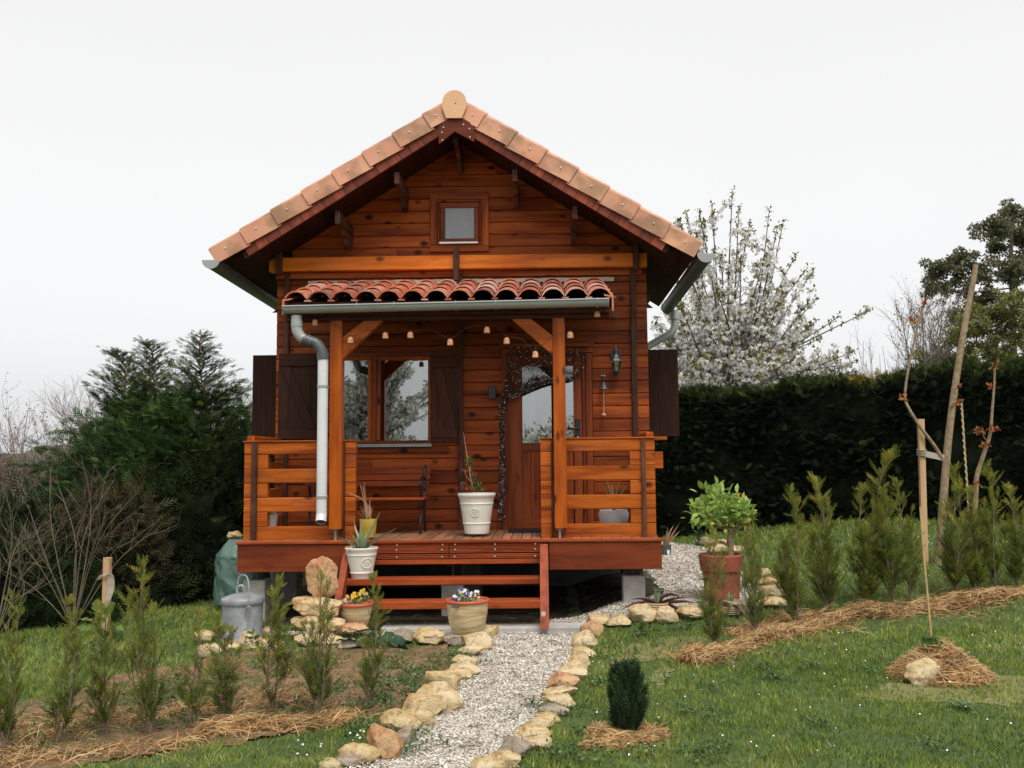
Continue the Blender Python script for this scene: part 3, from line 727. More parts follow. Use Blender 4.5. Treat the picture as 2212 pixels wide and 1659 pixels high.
# railings: stacked logs, every second course runs the full width
def railing(fx0, fx1, bl, bat, Yr=8.90):
    """bl: list of end block spans (px), bat: batten spans"""
    r_ = thing('railing', None, None); r_.parent = porch; r_.location = Vector((P((fx0+fx1)/2, 1000, Yr).x, Yr, ZD))-cabin.location
    pt = .1372; X0, X1 = P(fx0, 1060, Yr).x, P(fx1, 1060, Yr).x; z = ZD-.012; k = 0; rows = []
    for k in range(7):
        h_ = pt if k < 6 else .118
        rows.append((z, z+h_)); z += h_
    mb = MB()
    for k, (a, b) in enumerate(rows):
        if k % 2 == 0: mb = MB(); mb.box(X0, X1, Yr, Yr+.07, a+.0015, b-.0015, .006, ax=0); mb.build('rail', M['rail'], r_)
        else:
            for (u, v) in bl: mb2 = MB(); mb2.box(P(u, 1060, Yr).x, P(v, 1060, Yr).x, Yr, Yr+.07, a+.0015, b-.0015, .006, ax=0); mb2.build('spacer_block', M['rail'], r_)
    for (u, v) in bat:
        c = MB(); c.box(P(u, 1060, Yr).x, P(v, 1060, Yr).x, Yr-.035, Yr-.001, rows[0][0]+.01, rows[-1][1]-.004, .004, ax=2); c.build('batten', M['batten'], r_)
    c = MB(); c.box(X0-.01, X1+.005, Yr-.012, Yr+.085, z+.001, z+.016, .004, ax=0); c.build('top_rail', M['rail'], r_)
    # short return to the house wall on the outer side
    xo = X0 if fx0 < 900 else X1-.07; m3 = MB()
    for k, (a, b) in enumerate(rows):
        if k % 2 == 0: m3 = MB(); m3.box(xo+.001, xo+.069, Yr+.071, YW+.0, a+.0015+.068, b-.0015+.068, .006, ax=1); m3.build('side_rail', M['rail'], r_)
    return r_
railing(527, 768, [(527, 578), (734, 768)], [(544, 556), (738.5, 746)])
railing(1168.5, 1416, [(1168.5, 1196), (1362, 1416)], [(1386, 1395), (1191, 1195.5)])

# ---- porch roof
prf = thing('porch_roof', None, None); prf.parent = porch; prf.location = Vector((-.9, 9.3, 3.1))-cabin.location
Yf, zf = 8.66, P(966, 648, 8.66).z
Yk, zkk = YW-.01, P(990, 617, YW).z
px0, px1 = P(614, 640, Yf).x, P(1322, 640, Yf).x
slp = (zkk-zf)/(Yk-Yf); Lp = math.hypot(Yk-Yf, zkk-zf)
mb = MB(); mb.hexa([(px0+.05, Yf+.05, zf-.015), (px1-.05, Yf+.05, zf-.015), (px1-.05, Yk, zkk-.04), (px0+.05, Yk, zkk-.04), (px0+.05, Yf+.05, zf+.003), (px1-.05, Yf+.05, zf+.003), (px1-.05, Yk, zkk-.022), (px0+.05, Yk, zkk-.022)])
mb.build('roof_board', M['shutter'], prf)
for xx in np.linspace(px0+.12, px1-.12, 6):
    mb = MB(); mb.hexa([(xx-.03, Yf+.12, zf-.09), (xx+.03, Yf+.12, zf-.09), (xx+.03, Yk, zkk-.12), (xx-.03, Yk, zkk-.12), (xx-.03, Yf+.12, zf-.017), (xx+.03, Yf+.12, zf-.017), (xx+.03, Yk, zkk-.045), (xx-.03, Yk, zkk-.045)]); mb.build('rafter', M['dark'], prf)
nc = 14; wc = (px1-px0)/nc; courses = 4; mb = MB()
for i in range(nc):
    xm = px0+(i+.5)*wc
    for j in range(courses):
        t0, t1 = j/courses-.0, (j+1)/courses+.10
        a_ = Vector((xm, Yf+(Yk-Yf)*t0-.02, zf+(zkk-zf)*t0+.020)); b_ = Vector((xm, Yf+(Yk-Yf)*min(t1, .99), zf+(zkk-zf)*min(t1, .99)-.004))
        r0 = random.random(); jx = random.uniform(-.004, .004); K = 9; V = []
        for e, (c_, q) in enumerate(((a_, 1.0), (b_, .90))):
            for th in (0, .013):
                for k in range(K+1):
                    a = math.pi*k/K; w_ = (wc*.47*q-th)
                    V.append((c_.x+jx+w_*math.cos(a)*1.0, c_.y, c_.z+(.082*q-th)*math.sin(a)))
                V[-1-K] = (c_.x+jx+wc*.5*q, c_.y, c_.z-.004-th*.3+.0); V[-1] = (c_.x+jx-wc*.5*q, c_.y, c_.z-.004-th*.3)
        m_ = K+1; Fq = []
        for k in range(K): Fq += [(k, k+1, 2*m_+k+1, 2*m_+k), (m_+k, 3*m_+k, 3*m_+k+1, m_+k+1), (k, m_+k, m_+k+1, k+1)]
        mb.add(V, Fq, None, r0)
        # channel lip between covers
        mb.box(xm+wc*.5-.028, xm+wc*.5+.035, a_.y+.004, a_.y+.25, a_.z-.020, a_.z-.008, .003, r=random.random())
mb.build('canal_tiles', M['canal'], prf, 40)
for xx, sg in ((px0-.005, 1), (px1+.005, -1)):       # verge pieces
    mb = MB(); mb.hexa([(xx-.008, Yf-.02, zf-.125), (xx+.008, Yf-.02, zf-.125), (xx+.008, Yk, zkk-.125), (xx-.008, Yk, zkk-.125), (xx-.008, Yf-.02, zf+.018), (xx+.008, Yf-.02, zf+.018), (xx+.008, Yk, zkk+.018), (xx-.008, Yk, zkk+.018)], .6)
    mb.hexa([(xx+sg*.008, Yf-.02, zf+.005), (xx+sg*.08, Yf-.02, zf+.018), (xx+sg*.08, Yk, zkk+.018), (xx+sg*.008, Yk, zkk+.005), (xx+sg*.008, Yf-.02, zf+.018), (xx+sg*.08, Yf-.02, zf+.03), (xx+sg*.08, Yk, zkk+.03), (xx+sg*.008, Yk, zkk+.018)], .6); mb.build('verge_piece', M['canal'], prf)
mb = MB(); mb.box(px0+.02, px1-.02, Yf+.04, Yf+.07, zf-.13, zf-.017, .003); mb.build('fascia', M['shutterw'], prf)
mb = MB(); n = 40; X0, X1 = P(667, 612, YW).x, P(1326, 605, YW).x; zc = P(990, 608, YW).z; V = []
for i in range(n+1):
    x = X0+(X1-X0)*i/n; V += [(x, YW-.03, zc-.022), (x, YW-.03, zc+.018+random.uniform(-.004, .006)), (x, YW-.001, zc+.022), (x, YW-.001, zc-.022)]
Fq = []
for i in range(n):
    for k in range(4): Fq.append((i*4+k, i*4+(k+1) % 4, (i+1)*4+(k+1) % 4, (i+1)*4+k))
mb.add(V, Fq+[(0, 3, 2, 1), (4*n, 4*n+1, 4*n+2, 4*n+3)]); mb.build('flashing', M['flash'], prf)
# porch gutter and downpipe
Yg = 8.60; g0, g1 = P(613, 663, Yg), P(1315, 649, Yg)
mb = MB(); gutter(mb, (g0.x, Yg, g0.z-.005), (g1.x, Yg, g1.z+.005), .062, 14)
mb.hexa([(g0.x, Yg-.0645, g0.z-.03), (g0.x+.4, Yg-.0645, g0.z-.03), (g0.x+.4, Yg-.0625, g0.z-.03), (g0.x, Yg-.0625, g0.z-.03), (g0.x, Yg-.0645, g0.z-.01), (g0.x+.4, Yg-.0645, g0.z-.01), (g0.x+.4, Yg-.0625, g0.z-.01), (g0.x, Yg-.0625, g0.z-.01)]) if False else None
pg = mb.build('gutter', M['gutter'], porch, 50)
for (xx, zz) in ((g0.x, g0.z-.005), (g1.x-.01, g1.z+.005)):
    c = MB(); halfdisc(c, (xx, Yg, zz+.002), .066, .01, Vector((1, 0, 0))); c.build('end_cap', M['gutter'], pg)
for px_ in (773, 853, 985, 1071, 1218 if False else 1290):
    t = (px_-613)/702; q = P(px_, 663-14*t, Yg); c = MB()
    pts = [Vector((q.x, Yg-.066*math.cos(a), q.z-.066*math.sin(a)+.0)) for a in np.linspace(-.25, math.pi, 12)]
    c.tube(pts, .005, 6); c.build('bracket', M['gutter'], pg, 60)
YQ = 8.63
dp = thing('downpipe', None, None); dp.parent = porch; dp.location = Vector((-2.1, YQ, 1.2))-cabin.location
def spl(pts, n=6):
    pts = [Vector(p) for p in pts]; o = []
    for i in range(len(pts)-1):
        p0, p1, p2, p3 = pts[max(i-1, 0)], pts[i], pts[i+1], pts[min(i+2, len(pts)-1)]
        for k in range(n):
            t = k/n; o.append(.5*((2*p1)+(p2-p0)*t+(2*p0-5*p1+4*p2-p3)*t*t+(3*p1-p0-3*p2+p3)*t**3))
    o.append(pts[-1]); return o
mb = MB(); up = spl([P(641, 682, YQ), P(641, 700, YQ), P(643, 716, YQ), P(651, 729, YQ), P(662, 735, YQ)]); mb.tube(up, .050, 16); mb.tube([P(641, 694, YQ), P(641.5, 706, YQ)], .054, 16); mb.build('outlet_bend', M['gutter'], dp, 60)
mb = MB(); up = spl([P(655, 733, YQ), P(668, 737, YQ), P(682, 741, YQ), P(691, 751, YQ), P(697, 765, YQ), P(698, 776, YQ)]); mb.tube(up, .052, 16); mb.tube([P(662, 734, YQ), P(676, 740, YQ)], .056, 16); mb.tube([P(697, 762, YQ), P(698, 777, YQ)], .055, 16); mb.build('lower_bend', M['gutterdark'], dp, 60)
mb = MB(); a = P(698, 774, YQ); b = P(694.5, 1112, YQ); c = P(693, 1128, YQ-.035); mb.tube([a, b], .0485, 20, cap=False)
mb.tube(spl([b+Vector((0, 0, .02)), b, c], 4), .050, 20, cap=False); mb.build('pipe', M['gutterwhite'], dp, 60)
mb = MB(); d_ = (c-b).normalized(); mb.tube([b, c-d_*.004], .046, 20); mb.build('pipe_mouth', M['gutterdark'], dp, 60)
for yy in (835, 1074):
    q = P(698-(yy-774)*.01, yy, YQ); mb = MB(); mb.lathe([(.0505, -.012), (.053, -.012), (.053, .012), (.0505, .012)], q, 20); mb.box(q.x-.02, q.x+.02, q.y+.045, q.y+.25, q.z-.01, q.z+.01); mb.build('pipe_clip', M['gutter'], dp, 50)
# ------------------------------------------------------------------ materials for small things
def rockmat(name, c1, c2, c3):
    m, t, b, l = newmat(name); o = nd(t, 'ShaderNodeTexCoord').outputs['Object']
    n1 = noi(t, o, 7, 5, .6); n2 = noi(t, o, 26, 6, .7); n3 = noi(t, o, 3.1, 3)
    c = mixc(t, c2, c1, ramp(t, n1, [(.36, 0), (.56, 1)]))
    c = mixc(t, c, c3, ramp(t, n3, [(.55, 0), (.72, .6)]))
    c = mixc(t, c, (.13, .085, .04), ramp(t, n2, [(.30, .85), (.47, 0)]))
    l(c, b.inputs['Base Color']); b.inputs['Roughness'].default_value = .92; b.inputs['Specular IOR Level'].default_value = .15
    bump(t, b, n2, 1.0, .024); return m
M['rock_a'] = rockmat('rock_golden', (.68, .52, .29), (.44, .28, .115), (.58, .48, .33))
M['rock_b'] = rockmat('rock_pale', (.69, .55, .34), (.48, .33, .15), (.48, .41, .29))
M['rock_c'] = rockmat('rock_reddish', (.60, .37, .20), (.46, .20, .095), (.64, .47, .28))
M['rock_d'] = rockmat('rock_grey_brown', (.42, .35, .27), (.28, .21, .14), (.50, .44, .36))
def glazed():
    m, t, b, l = newmat('glazed_pot'); o = nd(t, 'ShaderNodeTexCoord').outputs['Object']; s = nd(t, 'ShaderNodeSeparateXYZ'); l(o, s.inputs[0])
    n = noi(t, vscale(t, o, (5, 5, 40)), 1, 4, .6); n2 = noi(t, o, 120, 2)
    c = mixc(t, (.40, .27, .12), (.60, .50, .30), ramp(t, n, [(.35, 0), (.6, 1)]))
    c = mixc(t, c, (.20, .11, .05), ramp(t, n2, [(.62, 0), (.70, .5)]))
    l(c, b.inputs['Base Color']); b.inputs['Roughness'].default_value = .35; return m
M['glazed'] = glazed()
def wicker():
    m, t, b, l = newmat('wicker'); o = nd(t, 'ShaderNodeTexCoord').outputs['Object']; w_ = nd(t, 'ShaderNodeTexWave', bands_direction='Z'); l(o, w_.inputs[0]); w_.inputs['Scale'].default_value = 16; w_.inputs['Distortion'].default_value = .6
    c = mixc(t, (.24, .13, .07), (.58, .45, .30), ramp(t, w_.outputs[1], [(.25, 0), (.6, 1)])); l(c, b.inputs['Base Color']); b.inputs['Roughness'].default_value = .8; bump(t, b, w_.outputs[1], .6, .006); return m
M['wicker'] = wicker()
M['aloe'] = leaf('aloe_leaf', [(0, (.16, .24, .10)), (.6, (.28, .36, .20)), (1, (.36, .40, .26))], .45, .1)
M['aloered'] = leaf('aloe_reddish', [(0, (.10, .045, .035)), (.6, (.20, .095, .08)), (1, (.10, .11, .06))], .45, .1)
M['dryleaf'] = leaf('dried_leaf', [(0, (.42, .20, .12)), (.5, (.55, .36, .20)), (1, (.48, .38, .20))], .8, .15)
M['bead'] = leaf('curtain_bead', [(0, (.025, .009, .006)), (.76, (.05, .016, .010)), (.87, (.38, .20, .15)), (.94, (.78, .70, .68)), (1, (.80, .78, .78))], .5, 0, .15)
M['thread'] = plain('dark_thread', (.05, .022, .015), .7, .1, 30)
M['petal'] = leaf('pansy_petal', [(0, (.25, .18, .50)), (.33, (.60, .56, .80)), (.34, (.85, .50, .02)), (.75, (.90, .62, .04)), (.76, (.70, .66, .85)), (1, (.05, .03, .12))], .6, .2)
M['petalw'] = leaf('viola_petal', [(0, (.80, .78, .85)), (.62, (.85, .83, .90)), (.64, (.10, .08, .28)), (.85, (.04, .03, .12)), (.9, (.75, .5, .05)), (1, (.45, .18, .04))], .6, .2)

# ------------------------------------------------------------------ bench
def loc3(p): return (p.x, p.y, p.z)
bench = thing('garden_bench', 'wooden slat bench with black iron ends against the wall under the window', 'bench', (P(800, 1100, 9.6).x, 9.6, ZD))
def slat(y0, y1, Y, dy, xr, name='slat', dz=0):
    mb = MB(); a, b = P(655, y0, Y).x, P(xr, y0, Y).x; z0, z1 = P(840, y1, Y).z, P(840, y0, Y).z; r_ = (z1-z0)/2
    if name == 'back_slat':
        n = 8; pts = [(a, z0)]; pts = [(a+r_-r_*math.sin(t), (z0+z1)/2-r_*math.cos(t)) for t in np.linspace(0, math.pi, n)]+[(b-r_+r_*math.sin(t), (z0+z1)/2+r_*math.cos(t)) for t in np.linspace(0, math.pi, n)]
        o = random.random()*9; V = [(x, Y, z) for x, z in pts]+[(x, Y+dy, z) for x, z in pts]; k = len(pts)
        mb.add(V, [tuple(range(k-1, -1, -1)), tuple(range(k, 2*k))]+[(i, (i+1) % k, k+(i+1) % k, k+i) for i in range(k)], [(v[0]+o, v[2], v[1]) for v in V])
    else: mb.box(a, b, Y, Y+dy, z0, z1, .004)
    mb.build(name, M['step'], bench)
for y0, y1, xr in ((1013, 1023, 930), (1025, 1037, 929.5), (1039, 1050, 927.5)): slat(y0, y1, 9.84-(y0-1013)*.001, .022, xr, 'back_slat')
zs_ = P(840, 1076, 9.42).z
for i in range(5):
    mb = MB(); mb.box(P(655, 1076, 9.42).x, P(917, 1076, 9.42).x, 9.40+i*.078, 9.468+i*.078, zs_-.022, zs_, .004); mb.build('slat', M['step'], bench)
for pxe in (668, 910):
    mb = MB(); x = P(pxe, 1076, 9.45).x if pxe < 800 else P(908, 1076, 9.45).x
    fr = [(x, 9.46, ZD+.0), (x, 9.45, ZD+.10), (x, 9.48, ZD+.22), (x, 9.44, zs_-.03)]
    mb.tube(spl([Vector(p) for p in fr], 4), .013, 8); mb.tube(spl([Vector(p) for p in [(x, 9.86, ZD), (x, 9.80, ZD+.12), (x, 9.76, zs_-.04)]], 4), .013, 8)
    mb.box(x-.012, x+.012, 9.42, 9.82, zs_-.045, zs_-.023, .003)
    bt = P(918, 1010, 9.83).z; mb.tube(spl([Vector(p) for p in [(x, 9.74, zs_-.03), (x, 9.79, zs_+.12), (x, 9.82, zs_+.3), (x, 9.865, bt)]], 5), .014, 8)
    mb.tube(spl([Vector(p) for p in [(x, 9.80, zs_+.17), (x, 9.70, zs_+.21), (x, 9.55, zs_+.20), (x, 9.45, zs_+.15), (x, 9.48, zs_+.07), (x, 9.52, zs_-.02)]], 5), .012, 8)
    mb.tube(spl([Vector((x, 9.79-.05*math.cos(a)*.8, zs_+.09+.05*math.sin(a))) for a in np.linspace(0, 6.2, 9)], 2), .008, 6)
    mb.build('iron_end', M['iron'], bench, 50)

# ------------------------------------------------------------------ planters
def lathe_px(mb, prof, cpx, Y, n=36, **k):
    """prof: list of (left px, right px, y px) measured in the photo"""
    pr = []
    for a, b, y in prof:
        pr.append(((P(b, y, Y).x-P(a, y, Y).x)/2, P((a+b)/2, y, Y).z))
    cx = P(cpx, prof[0][2], Y).x; z0 = pr[0][1]
    mb.lathe([(r_, z-z0) for r_, z in pr], (cx, Y, z0), n, **k); return Vector((cx, Y, z0))
def emblem(mb, c, r, ang, rx, rz, slope=0):
    """raised oval medallion with leaves on the wall of a round pot"""
    def pt(u, v, o=0):
        a = ang+u/r; q = r+v*slope+o; return Vector((c[0]+q*math.sin(a), c[1]-q*math.cos(a), c[2]+v))
    for k_ in (1.0,):
        pts = [pt(rx*math.cos(t), rz*math.sin(t), .001) for t in np.linspace(0, 2*math.pi, 33)]; mb.tube(pts, .0035, 6)
    for (u, v, a, l_) in [(-.5, .1, 2.6, .35), (-.3, .35, 2.0, .3), (0, .0, 1.6, .5), (.3, .3, 1.0, .3), (.5, .1, .5, .35), (-.35, -.3, 3.6, .3), (.35, -.3, -.5, .3), (0, -.35, -1.5, .25), (.1, .35, 1.2, .2), (-.15, -.1, 4, .3), (.15, -.1, 5.3, .3)]:
        a0 = pt(u*rx*.6, v*rz*.8, .001); b0 = pt((u*.6+math.cos(a)*l_)*rx, (v*.8+math.sin(a)*l_)*rz, .001); mb.tube([a0, (a0+b0)/2, b0], [.001, .004, .001], 5)
def planter(name, label, cpx, Y, prof, soil=.86, em=None, mat='cream', rim=True, cat='planter', group=None):
    a, b, y = prof[0]; base = P(cpx, y, Y)
    t = thing(name, label, cat, (base.x, Y, base.z), group); mb = MB()
    outer = list(prof); mb_pr = []
    for a, b, y in outer: mb_pr.append(((P(b, y, Y).x-P(a, y, Y).x)/2, P((a+b)/2, y, Y).z-base.z))
    rt, zt = mb_pr[-1]; inner = [(rt-.018, zt), (rt-.024, zt-.03), (rt-.030, zt-.09)]
    mb.lathe(mb_pr+inner, base, 40)
    if em: emblem(mb, (base.x, Y, base.z+em[0]), em[1], em[2], em[3], em[4], em[5])
    p = mb.build('pot', M[mat], t, 35)
    s = MB(); s.lathe([(0.0001, zt-.045), (rt*.5, zt-.038), (rt-.022, zt-.05)], base, 24, wob=.02); s.build('soil', M['soil'], t)
    return t, base, rt, zt
def leafblade(mb, base, d, L_, w_, droop=.4, curl=0, n=7, thick=.012, r=None):
    """fleshy tapered leaf: from base in direction d, drooping with length"""
    d = Vector(d).normalized(); side = d.cross(Vector((0, 0, 1))); side = side.normalized() if side.length > .05 else Vector((1, 0, 0)); p = Vector(base); V = []; F_ = []
    for i in range(n+1):
        t = i/n; wv = w_*(1-t)**.75*(1+.25*math.sin(t*3)); up = side.cross(d).normalized()
        V += [p-side*wv/2+up*wv*.16, p-up*wv*.36, p+side*wv/2+up*wv*.16, p+up*wv*.10]
        p = p+d*(L_/n); d = (d+Vector((0, 0, -droop/n))+side*curl/n).normalized()
    for i in range(n):
        for k in range(4): F_.append((i*4+k, i*4+(k+1) % 4, (i+1)*4+(k+1) % 4, (i+1)*4+k))
    mb.add(V, F_, None, r)
# large cream planter beside the door
prof = [(1005, 1057, 1151.5), (1004.5, 1057.5, 1149), (1001, 1059, 1131.5), (999.5, 1060.5, 1130.5), (999.5, 1060.5, 1128.5), (1000.5, 1059.8, 1127.5), (993.5, 1064.5, 1089), (992, 1065.5, 1088), (992, 1065.5, 1086), (993, 1065, 1085), (991.5, 1066.5, 1075), (990, 1068, 1073), (988, 1069.5, 1071), (987.5, 1070, 1067), (988.5, 1069, 1065)]
t, b_, rt, zt = planter('large_planter', 'large cream planter with oval emblem and straggly bare plant beside the door', 1030, 9.15, prof, em=(.205, .153, -.03, .042, .036, .12))
mb = MB(); pts = spl([P(1024, 1063, 9.15), P(1018, 1040, 9.15), P(1013, 1010, 9.15), P(1005, 960, 9.15), P(1001, 934, 9.12)], 5); mb.tube(pts, list(np.linspace(.006, .0025, len(pts))), 6)
mb.tube(spl([P(1024, 1063, 9.15), P(1034, 1045, 9.1)], 3), .003, 5); mb.tube(spl([P(1018, 1040, 9.15), P(1008, 1030, 9.15), P(1004, 1022, 9.15)], 3), .002, 5); mb.build('stem', M['driedstem'], t, 60)
def tuft(name, centres, mat, parent, sz=.03, per=14, spread=.03, Y=None, flat=.0):
    tV = np.array([(0, 0, 0), (.45, -.32, .05), (1, 0, -.08), (.45, .32, .05)]); tF = np.array([[0, 1, 2, 3]])
    pos = np.repeat(np.array([tuple(c) for c in centres]), per, axis=0)+RNG.normal(0, spread, (len(centres)*per, 3))*np.array([1, 1, 1-flat])
    d = RNG.normal(0, 1, (len(pos), 3))+np.array([0, 0, .3])
    return scatter(name, tV, tF, pos, frames(d, RNG.uniform(0, 6, len(pos))), sz*RNG.uniform(.6, 1.3, len(pos)), mat, parent)
M['leafgreen'] = leaf('fresh_leaf', [(0, (.06, .13, .03)), (.6, (.11, .20, .045)), (1, (.20, .28, .07))], .5, .3)
M['leafred'] = leaf('withered_leaf', [(0, (.14, .05, .035)), (.7, (.28, .12, .08)), (1, (.35, .22, .10))], .7, .2)
tuft('leaves', [P(1014, 996, 9.15), P(1011, 992, 9.15), P(1017, 1003, 9.15), P(1027, 1042, 9.12), P(1033, 1050, 9.12), P(1036, 1056, 9.1)], M['leafgreen'], t, .035, 16, .016)
tuft('withered_leaves', [P(1003, 1018, 9.15), P(1001, 1046, 9.15), P(1002, 1054, 9.15), P(1023, 1023, 9.15), P(1025, 1030, 9.15), P(1010, 1016, 9.15), P(1021, 1058, 9.15)], M['leafred'], t, .03, 12, .013)
# smaller cream planter with aloe on the upper tread
zt1 = P(960, 1249.5, 8.46).z; Ys = 8.56
prof = [(762, 803, 1254), (761.5, 803.5, 1252), (757, 807, 1237), (756, 808, 1236), (756.5, 807.5, 1234.5), (757, 807, 1233.5), (750.5, 812.5, 1199), (749, 814, 1198), (749.5, 813.5, 1196.5), (748.5, 814, 1190), (746, 816, 1187), (745.5, 816.5, 1183.5), (746.5, 815, 1182)]
t, b_, rt, zt = planter('small_planter', 'cream planter with oval emblem and green aloe standing on the upper step', 781, Ys, [(a, b, y) for a, b, y in prof], em=(.165, .125, .60, .048, .042, .10))
mb = MB(); bs = P(781, 1184, Ys)
for (tx, ty, w_, dr_, dy) in [(727, 1163, .035, .75, -.05), (845, 1147, .034, .35, -.02), (814, 1118, .034, .2, .02), (757, 1150, .035, .9, -.06), (779, 1140, .036, .2, -.06), (768, 1140, .03, .3, .06), (765, 1160, .03, .5, .03), (793, 1150, .03, .2, .05)]:
    e_ = P(tx, ty, Ys+dy); dv = e_-bs; leafblade(mb, bs+Vector((0, 0, -.02)), dv+Vector((0, 0, dr_*dv.length*.5)), dv.length*1.28, w_*1.5, dr_*.8, r=random.uniform(.3, 1))
mb.build('aloe', M['aloe'], t, 40)
mb = MB(); leafblade(mb, bs+Vector((0, -.02, 0)), (-.5, -.6, .35), .24, .022, 1.9); 
for q in [(764, 1123), (778, 1121), (782, 1123), (765, 1140)]: mb.tube([bs, P(*q, Ys+.03)], [.003, .0015], 5)
mb.build('dried_leaf', M['dryleaf'], t, 40)
# mustard pot with a dried plant
t, b_, rt, zt = planter('mustard_pot', 'mustard yellow glazed pot with dried brown stalks on the deck edge', 795, 8.86, [(782, 808, 1162), (780, 810, 1160), (777.5, 813, 1140), (776, 814, 1123), (776.5, 813.5, 1121)], mat='mustard')
mb = MB(); bs = P(795, 1121, 8.86)
for (tx, ty, w_) in [(790, 1072, .02), (800, 1075, .024), (806, 1062, .02), (812, 1090, .018), (817, 1096, .015), (776, 1092, .016), (770, 1100, .012), (783, 1085, .02), (796, 1080, .03)]:
    e_ = P(tx, ty, 8.86+random.uniform(-.05, .05)); dv = e_-bs; leafblade(mb, bs+Vector((random.uniform(-.02, .02), 0, -.02)), dv+Vector((0, 0, .03)), dv.length, w_, .1, random.uniform(-.4, .4), r=random.random())
for q in [(778, 1047), (783, 1049), (787, 1043), (785, 1052)]: mb.tube([bs, P(*q, 8.86)], [.004, .002], 5)
mb.tube(spl([P(788, 1105, 8.86), P(784, 1080, 8.84), P(752, 1066, 8.8)], 4), [.008]*8+[.002], 5)
mb.build('dried_stalks', M['dryleaf'], t, 40)
# white bowl behind the right railing with aloe
t, b_, rt, zt = planter('white_bowl', 'round white bowl pot with thin aloe seen through the right railing', 1326, 9.35, [(1303, 1349, 1136), (1299, 1353, 1133), (1294, 1358, 1120), (1293, 1359, 1108), (1296, 1356, 1101)], mat='white', cat='pot')
mb = MB(); bs = P(1326, 1104, 9.35)
for q in [(1313, 1040), (1322, 1050), (1336, 1042), (1341, 1060), (1306, 1052), (1328, 1066), (1349, 1050), (1316, 1068)]:
    e_ = P(*q, 9.38); dv = e_-bs; leafblade(mb, bs, dv, dv.length*1.1, .028, .2, r=random.random())
mb.build('aloe', M['aloe'], t, 40)
# small white tub behind the left railing
mb = MB(); q = P(586, 1140, 9.1); tb = thing('small_tub', 'small white tub holding a pale stone behind the left railing', 'tub', loc3(q))
mb.lathe([(.050, 0), (.060, .10), (.062, .13), (.058, .13), (.05, .05), (.0001, .05)], q, 20); mb.build('tub', M['white'], tb, 40)
mb = MB(); mb.lathe([(.0001, .10), (.05, .11), (.045, .15), (.02, .17), (.0001, .175)], q, 10, wob=.4); mb.build('stone', M['rock_b'], tb, 30)
mb = MB(); mb.px(1095, 1143, 1172, 1152, 9.55, .42, .004); a = P(1097, 1150, 9.6); b = P(1170, 1150, 9.6)
mat_ = MB(); mat_.box(a.x, b.x, 9.5, 9.95, ZD+.0005, ZD+.014, .004); tag(mat_.build('doormat', M['black']), 'thin black doormat lying on the deck before the door', 'doormat')

# ------------------------------------------------------------------ wall lantern, bell, sensor lamp
ln = thing('wall_lantern', 'black wall lantern with tapered glass beside the door', 'lantern', loc3(P(1330, 785, 9.9)))
Yl = 9.86; k = .1831
def zz(y): return 675+k*y
def zx(x): return 1134+k*x
mb = MB(); c = P(zx(1070), zz(500), YW-.02); mb.tube([c+Vector((0, .019, 0)), c+Vector((0, -.004, 0))], .058, 20)
mb.tube(spl([c, c+Vector((0, -.05, .06)), P(zx(1072), zz(440), Yl)], 4), .010, 8); mb.build('back_plate', M['iron'], ln, 40)
mb = MB(); lathe_px(mb, [(zx(1002), zx(1152), zz(576)), (zx(1004), zx(1150), zz(568)), (zx(1040), zx(1118), zz(540)), (zx(1052), zx(1104), zz(505)), (zx(1060), zx(1092), zz(492)), (zx(1066), zx(1084), zz(486)), (zx(1066), zx(1084), zz(445)), (zx(1062), zx(1088), zz(435)), (zx(1068), zx(1082), zz(420)), (zx(1074), zx(1076), zz(385))], zx(1076), Yl, 6); mb.build('cap', M['gutterdark'], ln, 40)
mb = MB(); lathe_px(mb, [(zx(1048), zx(1112), zz(692)), (zx(1020), zx(1138), zz(577))], zx(1078), Yl, 6); mb.build('glass', M['glass'], ln)
mb = MB(); lathe_px(mb, [(zx(1052), zx(1108), zz(690)), (zx(1048), zx(1112), zz(655))], zx(1078), Yl, 10); mb.build('lamp', M['curtain'], ln)
mb = MB(); lathe_px(mb, [(zx(1077), zx(1079), zz(792)), (zx(1070), zx(1086), zz(760)), (zx(1066), zx(1090), zz(745)), (zx(1060), zx(1096), zz(730)), (zx(1044), zx(1114), zz(702)), (zx(1044), zx(1114), zz(693))], zx(1078), Yl, 6)
for a in range(6):
    t_ = math.pi*2*a/6; c1 = P(zx(1078), zz(692), Yl); c2 = P(zx(1078), zz(577), Yl); r1, r2 = .0315, .056; u = Vector((math.cos(t_), math.sin(t_), 0)); mb.tube([c1+u*r1, c2+u*r2], .004, 5)
mb.build('cage', M['iron'], ln, 40)
bell = thing('door_bell', 'small iron wall bell with a hanging rope right of the door', 'bell', loc3(P(1303, 850, 9.93)))
mb = MB(); mb.px(zx(906), zz(715), zx(938), zz(770), YW-.012, .011, .003); mb.tube(spl([P(zx(922), zz(760), YW-.01), P(zx(922), zz(770), 9.93), P(zx(924), zz(815), 9.93)], 4), .008, 6); mb.build('bracket', M['iron'], bell)
for u in (908, 938):
    c = MB(); p = P(zx(u), zz(744), YW-.013); c.tube([p, p+Vector((0, -.005, 0))], .006, 8); c.build('screw', M['screw'], bell)
mb = MB(); lathe_px(mb, [(zx(880), zx(980), zz(905)), (zx(886), zx(974), zz(893)), (zx(902), zx(958), zz(860)), (zx(912), zx(948), zz(835)), (zx(922), zx(938), zz(822))], zx(930), 9.93, 20); mb.build('bell', M['gutterdark'], bell, 40)
